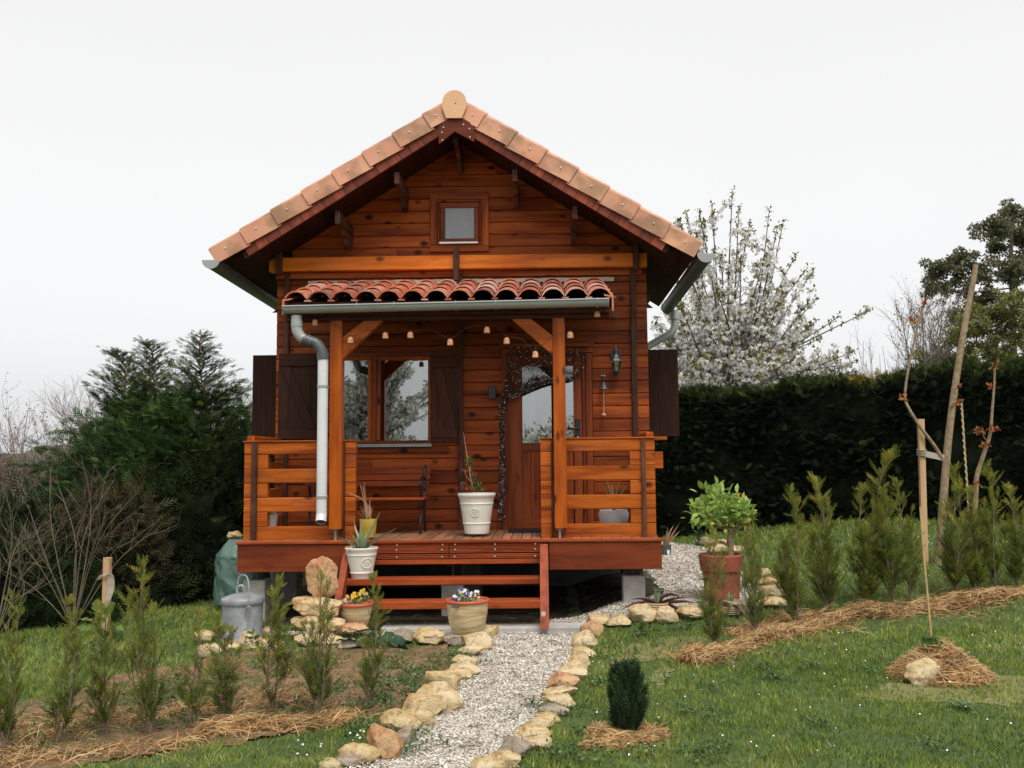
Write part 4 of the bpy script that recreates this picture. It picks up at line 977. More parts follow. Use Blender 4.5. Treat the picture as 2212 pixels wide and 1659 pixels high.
mb = MB(); pr = [P(zx(930), zz(y), 9.93) for y in (905, 1000, 1100, 1195)]; mb.tube(pr, .005, 6); p = pr[-1]; mb.lathe([(.0001, -.035), (.02, -.03), (.03, -.015), (.018, 0), (.0001, .01)], p, 12); mb.build('rope', M['driedstem'], bell, 40)
sl_ = thing('security_lamp', 'small dark flood lamp on the wall under the right end of the porch roof', 'lamp', loc3(P(1328, 675, 9.93)))
mb = MB(); mb.hexa([P(zx(1025), zz(50), 9.86), P(zx(1075), zz(60), 9.86), P(zx(1075), zz(60), 9.93), P(zx(1025), zz(50), 9.93), P(zx(1040), zz(-25), 9.84), P(zx(1082), zz(-22), 9.84), P(zx(1082), zz(-22), 9.92), P(zx(1040), zz(-25), 9.92)]); mb.build('lamp_head', M['gutterdark'], sl_)
mb = MB(); mb.tube([P(zx(1045), zz(0), YW-.001), P(zx(1045), zz(0), 9.9)], .012, 8); mb.build('bracket', M['iron'], sl_)

# ------------------------------------------------------------------ string of clay cups
st = thing('string_light', 'string of ten little clay cups hanging on a dark cord along the porch front', 'string light', loc3(P(970, 700, 8.72)))
cups = [(680.5, 697), (757.5, 734.5), (832.5, 724.5), (886.5, 723.5), (972.5, 739), (1052, 712.5), (1094.6, 736), (1156.5, 765.6), (1232, 723.5), (1290, 678)]
pts = []
for i, (a, b) in enumerate(cups):
    p = P(a, b-9, 8.72); pts.append(p)
    if i < 9:
        q = P(cups[i+1][0], cups[i+1][1]-9, 8.72); pts.append((p+q)/2+Vector((0, 0, .045 if i not in (1, 2) else .03)))
mb = MB(); mb.tube(spl(pts, 4), .0028, 5); mb.build('cord', M['thread'], st, 60)
for i, (a, b) in enumerate(cups):
    c = P(a, b+7, 8.72); mb = MB(); mb.lathe([(.026, 0), (.030, .002), (.0295, .012), (.0285, .030), (.026, .046), (.018, .058), (.008, .062), (.0001, .063)], c, 16, wob=.06); mb.build('clay_cup', M['cup'], st, 45)

# ------------------------------------------------------------------ bead curtain, gathered to the left
bc = thing('bead_curtain', 'dark brown bead curtain swept to the left side of the door', 'bead curtain', loc3(P(1180, 745, 9.93)))
mb = MB(); mb.px(1097, 742.5, 1271, 748.5, YW-.06, .025, .003); mb.build('rod', M['gable'], bc)
oct_V = np.array([(1, 0, 0), (-1, 0, 0), (0, 1, 0), (0, -1, 0), (0, 0, 1), (0, 0, -1)], float); oct_F = np.array([(0, 2, 4), (2, 1, 4), (1, 3, 4), (3, 0, 4), (2, 0, 5), (1, 2, 5), (3, 1, 5), (0, 3, 5)])
ns_ = 54; THR = MB()
for i in range(ns_):
    t_ = i/(ns_-1); x0 = 1101+166*t_; kx = 1080+10*t_+random.uniform(-2, 2); ky = 880-12*t_+random.uniform(-4, 4); ye = 1140-60*abs(random.gauss(0, .5))-(30 if i % 3 == 0 else 0)
    Yk_ = YW-.075-.05*t_
    pts = spl([P(x0, 749, Yk_), P(x0-(x0-kx)*.10, 749+45+18*t_, Yk_), P(x0-(x0-kx)*.50, 800+42*(1-abs(.3-t_))+18*t_, Yk_), P(kx+(x0-kx)*.12, 862-2*t_, Yk_), P(kx, ky+10, Yk_), P(kx+random.uniform(-1, 1), 1000, Yk_), P(1077+12*t_+random.uniform(-2, 2), min(ye, 1140), Yk_)], 10)
    THR.tube(pts, .0028, 4, r=0)
    # beads at even spacing along the thread
    arr = np.array([tuple(p) for p in pts]); seg = np.linalg.norm(np.diff(arr, axis=0), axis=1); cum = np.concatenate([[0], np.cumsum(seg)])
    s_ = np.arange(.01, cum[-1], .020)+RNG.uniform(-.003, .003, len(np.arange(.01, cum[-1], .020))); bp = np.stack([np.interp(s_, cum, arr[:, j]) for j in range(3)], axis=1)
    rr_ = RNG.random(len(bp)); sz_ = np.where(rr_ > .93, .0078, .0058)*RNG.uniform(.8, 1.15, len(bp))
    scatter('bead_strand', oct_V, oct_F, bp, frames(np.tile((0, .1, 1.0), (len(bp), 1))), sz_[:, None]*np.array([[1.0, 1, 1]]), M['bead'], bc, rnd=rr_)
THR.build('threads', M['thread'], bc)
# ------------------------------------------------------------------ flower pots at the steps
def flowerpot(name, label, cpx, Y, prof, rimmat, potmat, petal, offs, lab=False):
    base = P(cpx, prof[0][2], Y); t = thing(name, label, 'flower pot', loc3(base)); pr = [((P(b, y, Y).x-P(a, y, Y).x)/2, P((a+b)/2, y, Y).z-base.z) for a, b, y in prof]
    mb = MB(); mb.lathe(pr, base, 44); mb.build('pot', M[potmat], t, 40)
    rt, zt = pr[-1]; mb = MB(); mb.lathe([(rt-.004, zt-.004), (rt+.016, zt-.002), (rt+.020, zt+.010), (rt+.012, zt+.020), (rt-.006, zt+.020), (rt-.016, zt+.008), (rt-.02, zt-.05)], base, 44); mb.build('rim', M[rimmat], t, 50)
    mb = MB(); mb.lathe([(.0001, zt-.03), (rt-.02, zt-.035)], base, 24); mb.build('soil', M['soil'], t)
    cs = [base+Vector((dx, dy, zt+dz)) for dx, dy, dz in offs]
    tuft('foliage', cs, M['leafgreen'], t, .035, 18, .03, flat=.5)
    tV = []; tF = []
    for a in range(5):
        an = a*1.2566; n0 = len(tV); u = np.array((math.cos(an), math.sin(an), 0)); v = np.array((-math.sin(an), math.cos(an), 0))
        tV += [u*.05, u*.5-v*.38+np.array((0, 0, .12)), u*1.0+np.array((0, 0, .1)), u*.5+v*.38+np.array((0, 0, .12))]; tF.append((n0, n0+1, n0+2, n0+3))
    tV = np.array(tV); tF = np.array(tF)
    pos = np.array([tuple(c) for c in cs]); pos = np.repeat(pos, 8, axis=0)+RNG.normal(0, .022, (len(pos)*8, 3))+np.array((0, 0, .035))
    d = np.stack([RNG.normal(0, .35, len(pos)), -1+RNG.normal(0, .2, len(pos)), RNG.normal(.5, .3, len(pos))], 1); Rm = frames(d)[:, :, [1, 2, 0]]
    scatter('petals', tV, tF, pos, Rm, RNG.uniform(.013, .019, len(pos)), M[petal], t, rnd=(pos[:, 0]-pos[:, 0].min())/(np.ptp(pos[:, 0])+1e-6)*.6+RNG.random(len(pos))*.4 if petal == 'petal' else None)
    return t, base, pr
flowerpot('flower_pot', 'cream pot with red rim and yellow and purple pansies beside the stacked rocks', 769, 8.0, [(744, 792, 1352), (738, 798, 1335), (735, 803, 1318), (735, 804, 1306)], 'rust', 'glazed', 'petal', [(-.07, 0, .0), (-.03, .03, .02), (0, -.02, .03), (.04, .02, .05), (.07, 0, .04), (-.10, .02, -.01), (.02, .05, .04)])
t, base, pr = flowerpot('glazed_flower_pot', 'wide ochre glazed pot with red rim and white violas at the foot of the steps', 1010, 7.78, [(981, 1038, 1371), (978, 1042, 1366), (971, 1050, 1345), (967, 1054, 1322), (966.5, 1055, 1305), (967, 1054.5, 1299)], 'rust', 'glazed', 'petalw', [(-.09, 0, .0), (-.05, .02, .03), (-.02, -.02, .02), (.02, .02, .02), (.06, .03, .0), (-.11, .02, -.02)])
mb = MB(); a = P(983, 1310.5, 7.59); mb.px(975, 1308.5, 991, 1312.5, 7.60, .012, .002); mb.build('name_plate', M['gutterdark'], t)
# big terracotta pot with a small lemon tree
cit = thing('lemon_tree_pot', 'square-rimmed terracotta pot with a small leafy lemon tree on the gravel', 'potted tree', loc3(P(1560, 1300, 8.9)))
mb = MB(); Yc = 8.9; prof = [(1530, 1600, 1320), (1524, 1602, 1255), (1522, 1602, 1232), (1516, 1606, 1231), (1514, 1608, 1214), (1512, 1610, 1199), (1514, 1608, 1196)]
base = P(1561, 1320, Yc); base.z = max(base.z, 0.01); pr = [((P(b, y, Yc).x-P(a, y, Yc).x)/2, P((a+b)/2, y, Yc).z-base.z) for a, b, y in prof]; rt, zt = pr[-1]
mb.lathe(pr+[(rt-.025, zt), (rt-.035, zt-.1)], base, 40); mb.build('pot', M['terra'], cit, 35); mb = MB(); mb.lathe([(.0001, zt-.05), (rt-.028, zt-.055)], base, 20); mb.build('soil', M['soil'], cit)
tp = spl([P(1578, 1203, Yc), P(1578, 1180, Yc), P(1575, 1165, Yc), P(1580, 1154, Yc), P(1588, 1146, Yc)], 5); mb = MB(); mb.tube(tp, list(np.linspace(.032, .022, len(tp))), 10)
cen = []
for q in [(1510, 1095), (1525, 1070), (1548, 1062), (1572, 1068), (1590, 1080), (1605, 1098), (1612, 1110), (1560, 1095), (1538, 1105), (1580, 1112), (1515, 1112), (1548, 1120), (1595, 1130), (1565, 1128), (1530, 1088), (1500, 1112), (1608, 1092), (1555, 1078), (1580, 1092), (1536, 1122), (1600, 1118), (1520, 1100), (1545, 1092)]:
    e_ = P(*q, Yc+random.uniform(-.28, .28)); mid = (tp[-1]+e_)/2+Vector((0, 0, -.04)); mb.tube(spl([tp[-1], mid, e_], 3), [.010, .009, .008, .006, .005, .004, .003], 6); cen += [e_, (mid+e_)/2+Vector((random.uniform(-.04, .04), random.uniform(-.04, .04), .03))]
mb.build('trunk', M['barklight'], cit, 60)
M['lemonleaf'] = leaf('lemon_leaf', [(0, (.20, .34, .06)), (.6, (.38, .55, .12)), (.97, (.52, .66, .22)), (1, (.75, .48, .03))], .35, .4)
def ovate():
    V = [(0, 0, 0), (.25, -.17, .05), (.6, -.20, .06), (1, 0, -.06), (.6, .20, .06), (.25, .17, .05), (.5, 0, 0)]
    return np.array(V), np.array([(0, 1, 6), (1, 2, 6), (2, 3, 6), (3, 4, 6), (4, 5, 6), (5, 0, 6)])
oV, oF = ovate()
pos = np.repeat(np.array([tuple(c) for c in cen]), 15, axis=0); off = RNG.normal(0, .036, pos.shape); pos = pos+off; d = off/.036+RNG.normal(0, .5, pos.shape)+np.array((0, -.1, .7))
scatter('crown', oV, oF, pos, frames(d, RNG.uniform(-.8, .8, len(pos))), RNG.uniform(.062, .10, len(pos)), M['lemonleaf'], cit)
# aloes in wicker pots
def aloe(cpx, ybase, ytop, w_, Y, label, fan, mat='aloered', potmat='wicker', fs=1.35):
    b = P(cpx, ybase, Y); b.z = max(b.z, float(gz(b.x, Y))); t = thing('aloe_pot', label, 'potted plant', loc3(b)); zt = P(cpx, ytop, Y).z-b.z; r_ = w_/2000*Y/2
    mb = MB(); mb.lathe([(r_*.85, 0), (r_*.95, zt*.4), (r_, zt), (r_*.9, zt), (r_*.85, zt-.03), (.0001, zt-.03)], b, 28); mb.build('pot', M[potmat], t, 40)
    mb = MB(); c = b+Vector((0, 0, zt-.02))
    for (ux, uz, L_, w2, dr_) in fan:
        a = random.uniform(-.7, .7); leafblade(mb, c, (ux, a if abs(ux) < .4 else a*.5, uz), L_*fs, w2*fs*1.15, dr_, random.uniform(-.3, .3), r=random.random())
    mb.build('aloe', M[mat], t, 40)
    mb = MB()
    for k_ in range(7): a = k_*.9; leafblade(mb, c, (math.cos(a)*.3, math.sin(a)*.3, 1), random.uniform(.10, .17), .035, -.05, r=random.uniform(.0, .3))
    mb.build('young_leaf', M['aloe'], t, 40)
    return t
fanA = [(-1, .25, .26, .035, .9), (-.9, -.1, .24, .03, .8), (1, .25, .28, .04, .5), (.9, -.1, .26, .03, 1.0), (.8, .1, .24, .04, 1.4), (-.5, .2, .20, .04, 1.8), (.2, .3, .22, .04, 2.2), (-.2, .2, .2, .04, 2.3), (.5, -.1, .22, .04, 1.5), (-.8, .5, .2, .03, .9), (1, .5, .24, .03, .6)]
aloe(1420, 1345, 1300, 50, 8.6, 'reddish aloe in a wicker pot on the gravel near the right pier', fanA)
aloe(1580, 1348, 1308, 46, 8.6, 'reddish aloe in a banded wicker pot in front of the terracotta pot', fanA[:8])
t = aloe(1437, 1203, 1177, 27, 13.2, 'tall pale aloe in a small grey pot at the right end of the deck', [(.35, 1, .38, .06, .25), (.6, 1, .46, .06, .2), (.15, 1, .34, .05, .1), (.9, .9, .38, .05, .15), (.5, .5, .2, .05, .3)], 'dryleaf', 'gutterdark', fs=.85)
mb = MB(); q = P(1437, 1207, 13.2); mb.lathe([(.12, 0), (.14, .015), (.15, .04), (.135, .04), (.12, .018), (.0001, .018)], q, 24); mb.build('saucer', M['rust'], t)
mb = MB(); mb.px(1441, 1188, 1446.5, 1197, 13.10, .006); mb.build('plant_tag', M['white'], t)

# ------------------------------------------------------------------ galvanised can
Yb = 7.85; cc = P(523, 1388, Yb); cc.z = 0.0
can = thing('metal_bin', 'grey galvanised bin with a domed lid and wire handle by the left pier', 'bin', loc3(cc))
kz = lambda y: P(523, y, Yb).z-cc.z
mb = MB(); mb.lathe([(.162, 0), (.166, .01), (.166, .04), (.162, .045), (.166, kz(1310)), (.166, kz(1302)), (.170, kz(1300))], cc, 44)
mb.build('body', M['steel'], can, 40)
mb = MB(); mb.lathe([(.174, kz(1303)), (.178, kz(1301)), (.178, kz(1292)), (.172, kz(1290)), (.13, kz(1286)), (.06, kz(1281)), (.0001, kz(1280))], cc, 44); lid = mb.build('lid', M['steel'], can, 40)
mb = MB(); zt = kz(1281); mb.tube(spl([cc+Vector((-.045, -.01, zt-.005)), cc+Vector((-.04, -.012, zt+.05)), cc+Vector((0, -.02, zt+.062)), cc+Vector((.012, -.02, zt+.03)), cc+Vector((.02, -.02, zt))], 4), .012, 8); mb.build('grip', M['steel'], lid, 60)
mb = MB(); mb.tube(spl([P(514, 1262, Yb-.12), P(516, 1248, Yb-.12), P(524, 1242, Yb-.13), P(533, 1246, Yb-.15), P(537, 1262, Yb-.17), P(537.5, 1285, Yb-.182), P(536, 1310, Yb-.182), P(535, 1338, Yb-.175)], 5), .006, 8)
mb.tube(spl([P(531, 1318, Yb-.178), P(534, 1310, Yb-.182), P(541, 1312, Yb-.178), P(542, 1322, Yb-.175), P(538, 1330, Yb-.178), P(532, 1326, Yb-.178), P(531, 1318, Yb-.178)], 3), .005, 6); mb.build('wire_handle', M['steel'], can, 60)

# ------------------------------------------------------------------ green tarpaulin cover with a stone on top
Yt = 9.45; tc_ = P(522, 1292, Yt); tc_.z = gz(tc_.x, Yt); tarp = thing('covered_barrel', 'green tarpaulin tied over a bulky load behind the left corner of the deck', 'covered load', loc3(tc_))
n = 90; m = 60; V = []; F_ = []
hT = P(522, 1163, Yt).z-tc_.z
for j in range(m+1):
    t_ = j/m; z = hT*t_; r_ = .235*(1-.05*t_)+.05*math.sin(t_*math.pi)*(1-t_*.3)
    if t_ > .78: r_ *= 1-.42*((t_-.78)/.22)**1.3
    if t_ < .12: r_ *= .93
    for i in range(n):
        a = 2*math.pi*i/n; q = r_*(1+.10*mnoise.noise(Vector((math.cos(a)*2+z*3, math.sin(a)*2, z*4)))-.12*abs(mnoise.noise(Vector((math.cos(a)*2.6+z*5, math.sin(a)*2.6, z*6-3))))-.05*abs(mnoise.noise(Vector((math.cos(a)*7, math.sin(a)*7+z*9, z*9)))))
        q *= 1+.04*max(0, math.sin(a*9+z*6))*(t_ > .75)
        V.append((tc_.x+q*math.cos(a), Yt+q*math.sin(a), tc_.z+z))
    if j:
        for i in range(n): F_.append(((j-1)*n+i, (j-1)*n+(i+1) % n, j*n+(i+1) % n, j*n+i))
F_.append(tuple(m*n+i for i in range(n)))
mb = MB(); mb.add(V, F_); mb.build('cover', M['tarp'], tarp, 60)

# ------------------------------------------------------------------ rocks
ico = bpy.data.meshes.new('tmp'); import bmesh
bmx = bmesh.new(); bmesh.ops.create_icosphere(bmx, subdivisions=4, radius=1); ICO_V = np.array([tuple(v.co) for v in bmx.verts]); bmx.verts.ensure_lookup_table(); ICO_F = np.array([[v.index for v in f.verts] for f in bmx.faces]); bmx.free()
bmx = bmesh.new(); bmesh.ops.create_icosphere(bmx, subdivisions=3, radius=1); ICO3_V = np.array([tuple(v.co) for v in bmx.verts]); ICO3_F = np.array([[v.index for v in f.verts] for f in bmx.faces]); bmx.free()
def rock(x, y, z, sx, sy, sz, label, group, mat='rock_a', seed=None, big=False, rot=None, cuts=11, lean=0):
    rg = np.random.default_rng(seed if seed is not None else random.randrange(10**6)); V = (ICO_V if big else ICO3_V).copy(); F_ = ICO_F if big else ICO3_F
    V = np.sign(V)*np.abs(V)**.80; V *= 1.12/np.abs(V).max()
    for _ in range(cuts):                      # flat broken faces
        d = rg.normal(0, 1, 3); d[2] = abs(d[2]) if rg.random() < .6 else d[2]; d /= np.linalg.norm(d); h_ = rg.uniform(.66, .94); q = V@d; msk = q > h_; V[msk] -= np.outer((q[msk]-h_)*.97, d)
    s0 = Vector(rg.uniform(0, 50, 3))
    N = np.array([mnoise.fractal(Vector(v)*1.5+s0, 1.0, 2.0, 4) for v in V]); V *= (1+.13*N)[:, None]
    N2 = np.array([mnoise.noise(Vector(v)*5+s0) for v in V]); V *= (1+.045*N2)[:, None]
    lo, hi = V.min(0), V.max(0); V = (V-(lo+hi)/2)/((hi-lo)/2)*np.array((sx/2, sy/2, sz/2))
    a = rot if rot is not None else rg.uniform(-.35, .35); c_, s_ = math.cos(a), math.sin(a); V = V@np.array([[c_, s_, 0], [-s_, c_, 0], [0, 0, 1]])
    if lean: V[:, 0] += V[:, 2]*lean
    me = mesh_np('rock', V, F_, M[mat], local=True, smooth=True); me.set_sharp_from_angle(angle=R(24))
    o = link('rock', me); o.location = (x, y, z+sz/2); tag(o, label, 'rock', group); return o
ORD = ['nearest', 'second', 'third', 'fourth', 'fifth', 'sixth', 'seventh', 'eighth', 'ninth', 'tenth', 'eleventh', 'twelfth', 'thirteenth', 'fourteenth', 'fifteenth', 'sixteenth', 'seventeenth', 'eighteenth', 'nineteenth', 'twentieth']
def rock_px(x0, x1, y0, y1, label, group, mat='rock_a', Y=None, depth=1.0, sink=.12, zb=None, kw=1.1, kh=1.0, **k):
    """rock that fills the photo rectangle, standing on the ground unless Y and zb are given"""
    cx = (x0+x1)/2
    if Y is None: g = G(cx, y1-2); Y = g.y+.06
    w_ = (x1-x0)/FPX*Y; b = P(cx, y1, Y); top = P(cx, y0, Y)
    # the far upper edge is seen from above: shorten the height a little
    h_ = (y1-y0)/FPX*Y
    if zb is None: zb = float(gz(b.x, Y))-h_*sink; hh = max(top.z-zb, .05); hh = hh*1.0
    else: hh = top.z-zb
    return rock(b.x, Y, zb, w_*kw, w_*depth*.95, hh*kh, label, group, mat, **k)
def zr(o, s, q): return (o[0]+q[0]*s, o[0]+q[1]*s, o[1]+q[2]*s, o[1]+q[3]*s)
oL, sL = (648, 1254), .2441
lb = [((180, 345, 1635, 1720), 'b'), ((290, 505, 1560, 1690), 'd'), ((375, 680, 1465, 1650), 'a'), ((600, 870, 1335, 1610), 'c'), ((840, 990, 1330, 1500), 'd'), ((745, 1035, 1175, 1380), 'a'), ((920, 1170, 1165, 1325), 'a'), ((925, 1280, 1055, 1230), 'a'), ((1040, 1430, 965, 1170), 'b'), ((1110, 1430, 848, 1020), 'a'), ((1245, 1505, 800, 905), 'a'), ((1330, 1590, 740, 860), 'b'), ((1350, 1575, 680, 780), 'b'), ((1398, 1620, 582, 690), 'b'), ((1425, 1705, 490, 630), 'b'), ((1560, 1758, 420, 550), 'a')]
look = {'a': 'golden', 'b': 'pale', 'c': 'reddish', 'd': 'grey-brown'}
for i, (q, m_) in enumerate(lb):
    rock_px(*zr(oL, sL, q), f'{look[m_]} rock, {ORD[i]} from the front in the left edge of the gravel path', 'rocks edging the left side of the path', 'rock_'+m_, seed=100+i, big=i < 10, kw=1.24 if i < 7 else 1.08, kh=1.30, depth=.72)
wl = [((670, 805, 445, 535), 'b', 'small pale rock right of the dark weeds in the bed wall'), ((800, 1015, 420, 575), 'd', 'grey-brown rock in the bed wall below the concrete slab'), ((1010, 1285, 413, 578), 'a', 'widest golden rock of the bed wall, left of the glazed pot'), ((1268, 1482, 472, 585), 'd', 'flat brown rock directly below the glazed flower pot'), ((360, 600, 375, 492), 'c', 'pinkish rock in front of the pansy pot, right of the rock stack')]
for i, (q, m_, lab) in enumerate(wl): rock_px(*zr(oL, sL, q), lab, 'rocks of the low wall behind the flower bed', 'rock_'+m_, seed=140+i, Y=7.75 if i == 4 else None, zb=.10 if i == 4 else None, big=True)
o4, s4 = (378, 1107), .1953
G4 = 'rocks stacked beside the steps'
rock_px(*zr(o4, s4, (1475, 1780, 480, 945)), 'tall upright reddish rock balanced on top of the stack', G4, 'rock_c', Y=7.9, zb=P(695, 1291, 7.9).z, seed=3, big=True, depth=.8, cuts=5, rot=.1, lean=-.06)
rock_px(*zr(o4, s4, (1335, 1845, 922, 1168)), 'flat golden slab directly under the upright reddish rock', G4, 'rock_a', Y=7.88, zb=P(690, 1334, 7.88).z, seed=5, big=True, depth=.6, rot=.05)
rock_px(*zr(o4, s4, (1285, 1870, 1140, 1332)), 'wide golden slab, second below the upright rock', G4, 'rock_a', Y=7.8, zb=P(690, 1366, 7.8).z, seed=8, big=True, depth=.55, rot=-.05)
rock_px(*zr(o4, s4, (1330, 1570, 1322, 1500)), 'pale rock at the left foot of the rock stack', G4, 'rock_b', seed=12, big=True)
rock_px(*zr(o4, s4, (1560, 1862, 1322, 1500)), 'golden rock at the right foot of the rock stack', G4, 'rock_a', seed=13, big=True)
rock_px(*zr(o4, s4, (1800, 2010, 1380, 1540)), 'grey-brown rock behind the dark leafy weed', G4, 'rock_d', seed=14)
G5 = 'rocks around the metal bin'
for i, (q, m_, lab) in enumerate([((208, 450, 1300, 1455), 'a', 'leftmost golden rock left of the metal bin'), ((262, 400, 1450, 1630), 'a', 'golden rock lowest at the left end of the bed'), ((398, 525, 1440, 1580), 'b', 'small pale rock left of the bin, behind a sapling'), ((520, 705, 1415, 1560), 'b', 'blocky pale rock touching the foot of the metal bin'), ((710, 962, 1298, 1525), 'b', 'large pale pointed rock right of the metal bin'), ((955, 1062, 1255, 1410), 'a', 'small yellow rock behind the large pale rock'), ((942, 1152, 1372, 1540), 'b', 'rounded pale rock between the bin and the stack'), ((1138, 1214, 1380, 1530), 'a', 'narrow rock left of the stack base')]):
    rock_px(*zr(o4, s4, q), lab, G5, 'rock_'+m_, seed=160+i, big=True)
r_ = rock(tc_.x+.0+P(507, 1150, 9.4).x-tc_.x, 9.4, tc_.z+hT-.005, .15, .12, .085, 'jagged yellow stone lying on top of the green tarpaulin', None, 'rock_a', seed=9, big=True)
oR = (1134, 1254); G6 = 'rocks edging the right side of the path'
rb = [((-475, -170, 1600, 1740), 'b'), ((-330, -40, 1530, 1680), 'a'), ((-240, 60, 1418, 1610), 'd'), ((-10, 232, 1398, 1535), 'b'), ((-80, 230, 1335, 1410), 'a'), ((0, 245, 1235, 1345), 'b'), ((100, 322, 1203, 1295), 'a'), ((130, 390, 1138, 1220), 'd'), ((150, 442, 1030, 1150), 'b'), ((155, 462, 980, 1060), 'b'), ((195, 482, 840, 998), 'c'), ((275, 548, 785, 905), 'b'), ((342, 552, 728, 825), 'b'), ((388, 572, 648, 795), 'a'), ((418, 632, 608, 700), 'a'), ((412, 648, 483, 610), 'b'), ((492, 688, 385, 515), 'c'), ((535, 735, 318, 418), 'a')]
for i, (q, m_) in enumerate(rb):
    rock_px(*zr(oR, sL, q), f'{look[m_]} rock, {ORD[i]} from the front in the right edge of the gravel path', G6, 'rock_'+m_, seed=200+i, big=i < 11, kw=1.06, kh=1.30, depth=.72)
G7 = 'rocks in the curved border right of the steps'
arc = [((728, 932, 288, 432), 'a', 'golden rock at the left end of the curved border'), ((918, 1168, 200, 400), 'b', 'largest pale rock, below the left aloe pot'), ((1150, 1362, 218, 395), 'b', 'rounded pale rock, right of the largest one below the aloe'), ((1350, 1582, 218, 366), 'a', 'yellow rock between the two aloe pots'), ((1560, 1762, 220, 345), 'a', 'rock behind the nearest right sapling stem'), ((1755, 2005, 165, 308), 'd', 'brown rock in front of the banded wicker pot')]
for i, (q, m_, lab) in enumerate(arc): rock_px(*zr(oR, sL, q), lab, G7, 'rock_'+m_, seed=230+i, big=True)
oF_, sF = (1404, 999), .1953; G8 = 'rocks around the lemon tree pot'
far = [((1220, 1402, 1265, 1370), 'c', 'topmost reddish rock right of the lemon tree pot'), ((1215, 1515, 1340, 1492), 'b', 'large pale rock right of the lemon tree pot'), ((1215, 1502, 1485, 1622), 'a', 'lowest yellow rock right of the lemon tree pot'), ((850, 1205, 1520, 1665), 'd', 'broad brown rock under the banded wicker pot'), ((1225, 1335, 1165, 1275), 'a', 'small rock farthest right behind the lemon pot'), ((522, 705, 818, 915), 'd', 'brown rock at the far end of the gravel'), ((600, 770, 850, 935), 'a', 'yellow rock beside the brown one at the far end of the gravel'), ((765, 900, 848, 930), 'a', 'small rock straight behind the lemon trunk'), ((640, 830, 900, 1000), 'b', 'pale rock at the left behind the terracotta pot rim'), ((800, 1030, 915, 1010), 'b', 'long pale rock right behind the terracotta pot rim')]
for i, (q, m_, lab) in enumerate(far): rock_px(*zr(oF_, sF, q), lab, G8, 'rock_'+m_, seed=250+i)
rm_ = rock_px(*zr((1672, 1254), sL, (1150, 1492, 710, 945)), 'pale saddle-shaped rock on the lawn against the straw mound', None, 'rock_b', seed=31, big=True, depth=.6, kh=1.1)
# concrete slabs at the foot of the steps
mb = MB(); a = G(800, 1362); mb.box(P(800, 1350, 7.85).x, P(1072, 1350, 7.85).x, 7.85, 8.16, -.1, .035, .008); tag(mb.build('kerb_slab', M['concrete']), 'grey concrete slab lying before the steps, behind the glazed pot', 'slab')
mb = MB(); mb.box(P(815, 1345, 8.0).x, P(1290, 1345, 8.0).x, 7.965+.2, 8.38, -.1, .052, .008); tag(mb.build('step_footing', M['concrete']), 'long pale concrete footing under the wooden steps', 'footing')
# left stake with a weathered strap
def gbase(px, py): g = G(px, py); return g
stk = thing('garden_stake', 'squared pale wooden stake with a grey strap hanging on it, left of the bin', 'stake', loc3(Vector((P(226, 1300, 7.9).x, 7.9, 0))))
mb = MB(); mb.px(219, 1205, 233.5, 1420, 7.9, .055, .004, ax=2); mb.build('post', M['rawwood'], stk)
mb = MB(); pts = spl([P(213, 1252, 7.88), P(220, 1244, 7.87), P(234, 1240, 7.88), P(240, 1252, 7.9), P(240, 1275, 7.9), P(233, 1300, 7.9), P(231, 1325, 7.92)], 5); V = []; F_ = []
for i, p in enumerate(pts): wv = .012+.013*math.sin(math.pi*i/(len(pts)-1)); V += [p+Vector((-wv, -.01, 0)), p+Vector((wv, -.004, 0)), p+Vector((wv, .008, 0)), p+Vector((-wv, .004, 0))]
for i in range(len(pts)-1):
    for k_ in range(4): F_.append((i*4+k_, i*4+(k_+1) % 4, i*4+4+(k_+1) % 4, i*4+4+k_))
mb.add(V, F_); mb.build('strap', M['greywood'], stk)
# ------------------------------------------------------------------ ground sheet
def groundmat():
    m, t, b, l = newmat('ground_earth_grass'); o = nd(t, 'ShaderNodeTexCoord').outputs['Object']
    c = mixc(t, (.06, .105, .028), (.10, .14, .042), ramp(t, noi(t, o, 1.2, 5), [(.35, 0), (.65, 1)]))
    c = mixc(t, c, (.16, .125, .07), ramp(t, noi(t, o, 9, 6, .7), [(.58, 0), (.72, .6)]))
    l(c, b.inputs['Base Color']); b.inputs['Roughness'].default_value = .95; bump(t, b, noi(t, o, 40, 5, .7), .8, .03); return m
gx = np.concatenate([np.linspace(-300, -12, 24), np.arange(-11.8, 12.01, .16), np.linspace(12.3, 300, 24)])
gy = np.concatenate([np.linspace(-60, 1.5, 14), np.arange(1.7, 19.01, .16), np.linspace(19.4, 400, 26)])
GX, GY = np.meshgrid(gx, gy); GZ = gz(GX, GY)
nx, ny = len(gx), len(gy); idx = np.arange(nx*ny).reshape(ny, nx)
gF = np.stack([idx[:-1, :-1], idx[:-1, 1:], idx[1:, 1:], idx[1:, :-1]], -1).reshape(-1, 4)
gr = mesh_np('ground', np.stack([GX, GY, GZ], -1).reshape(-1, 3), gF, groundmat(), smooth=True); tag(gr, kind='structure')

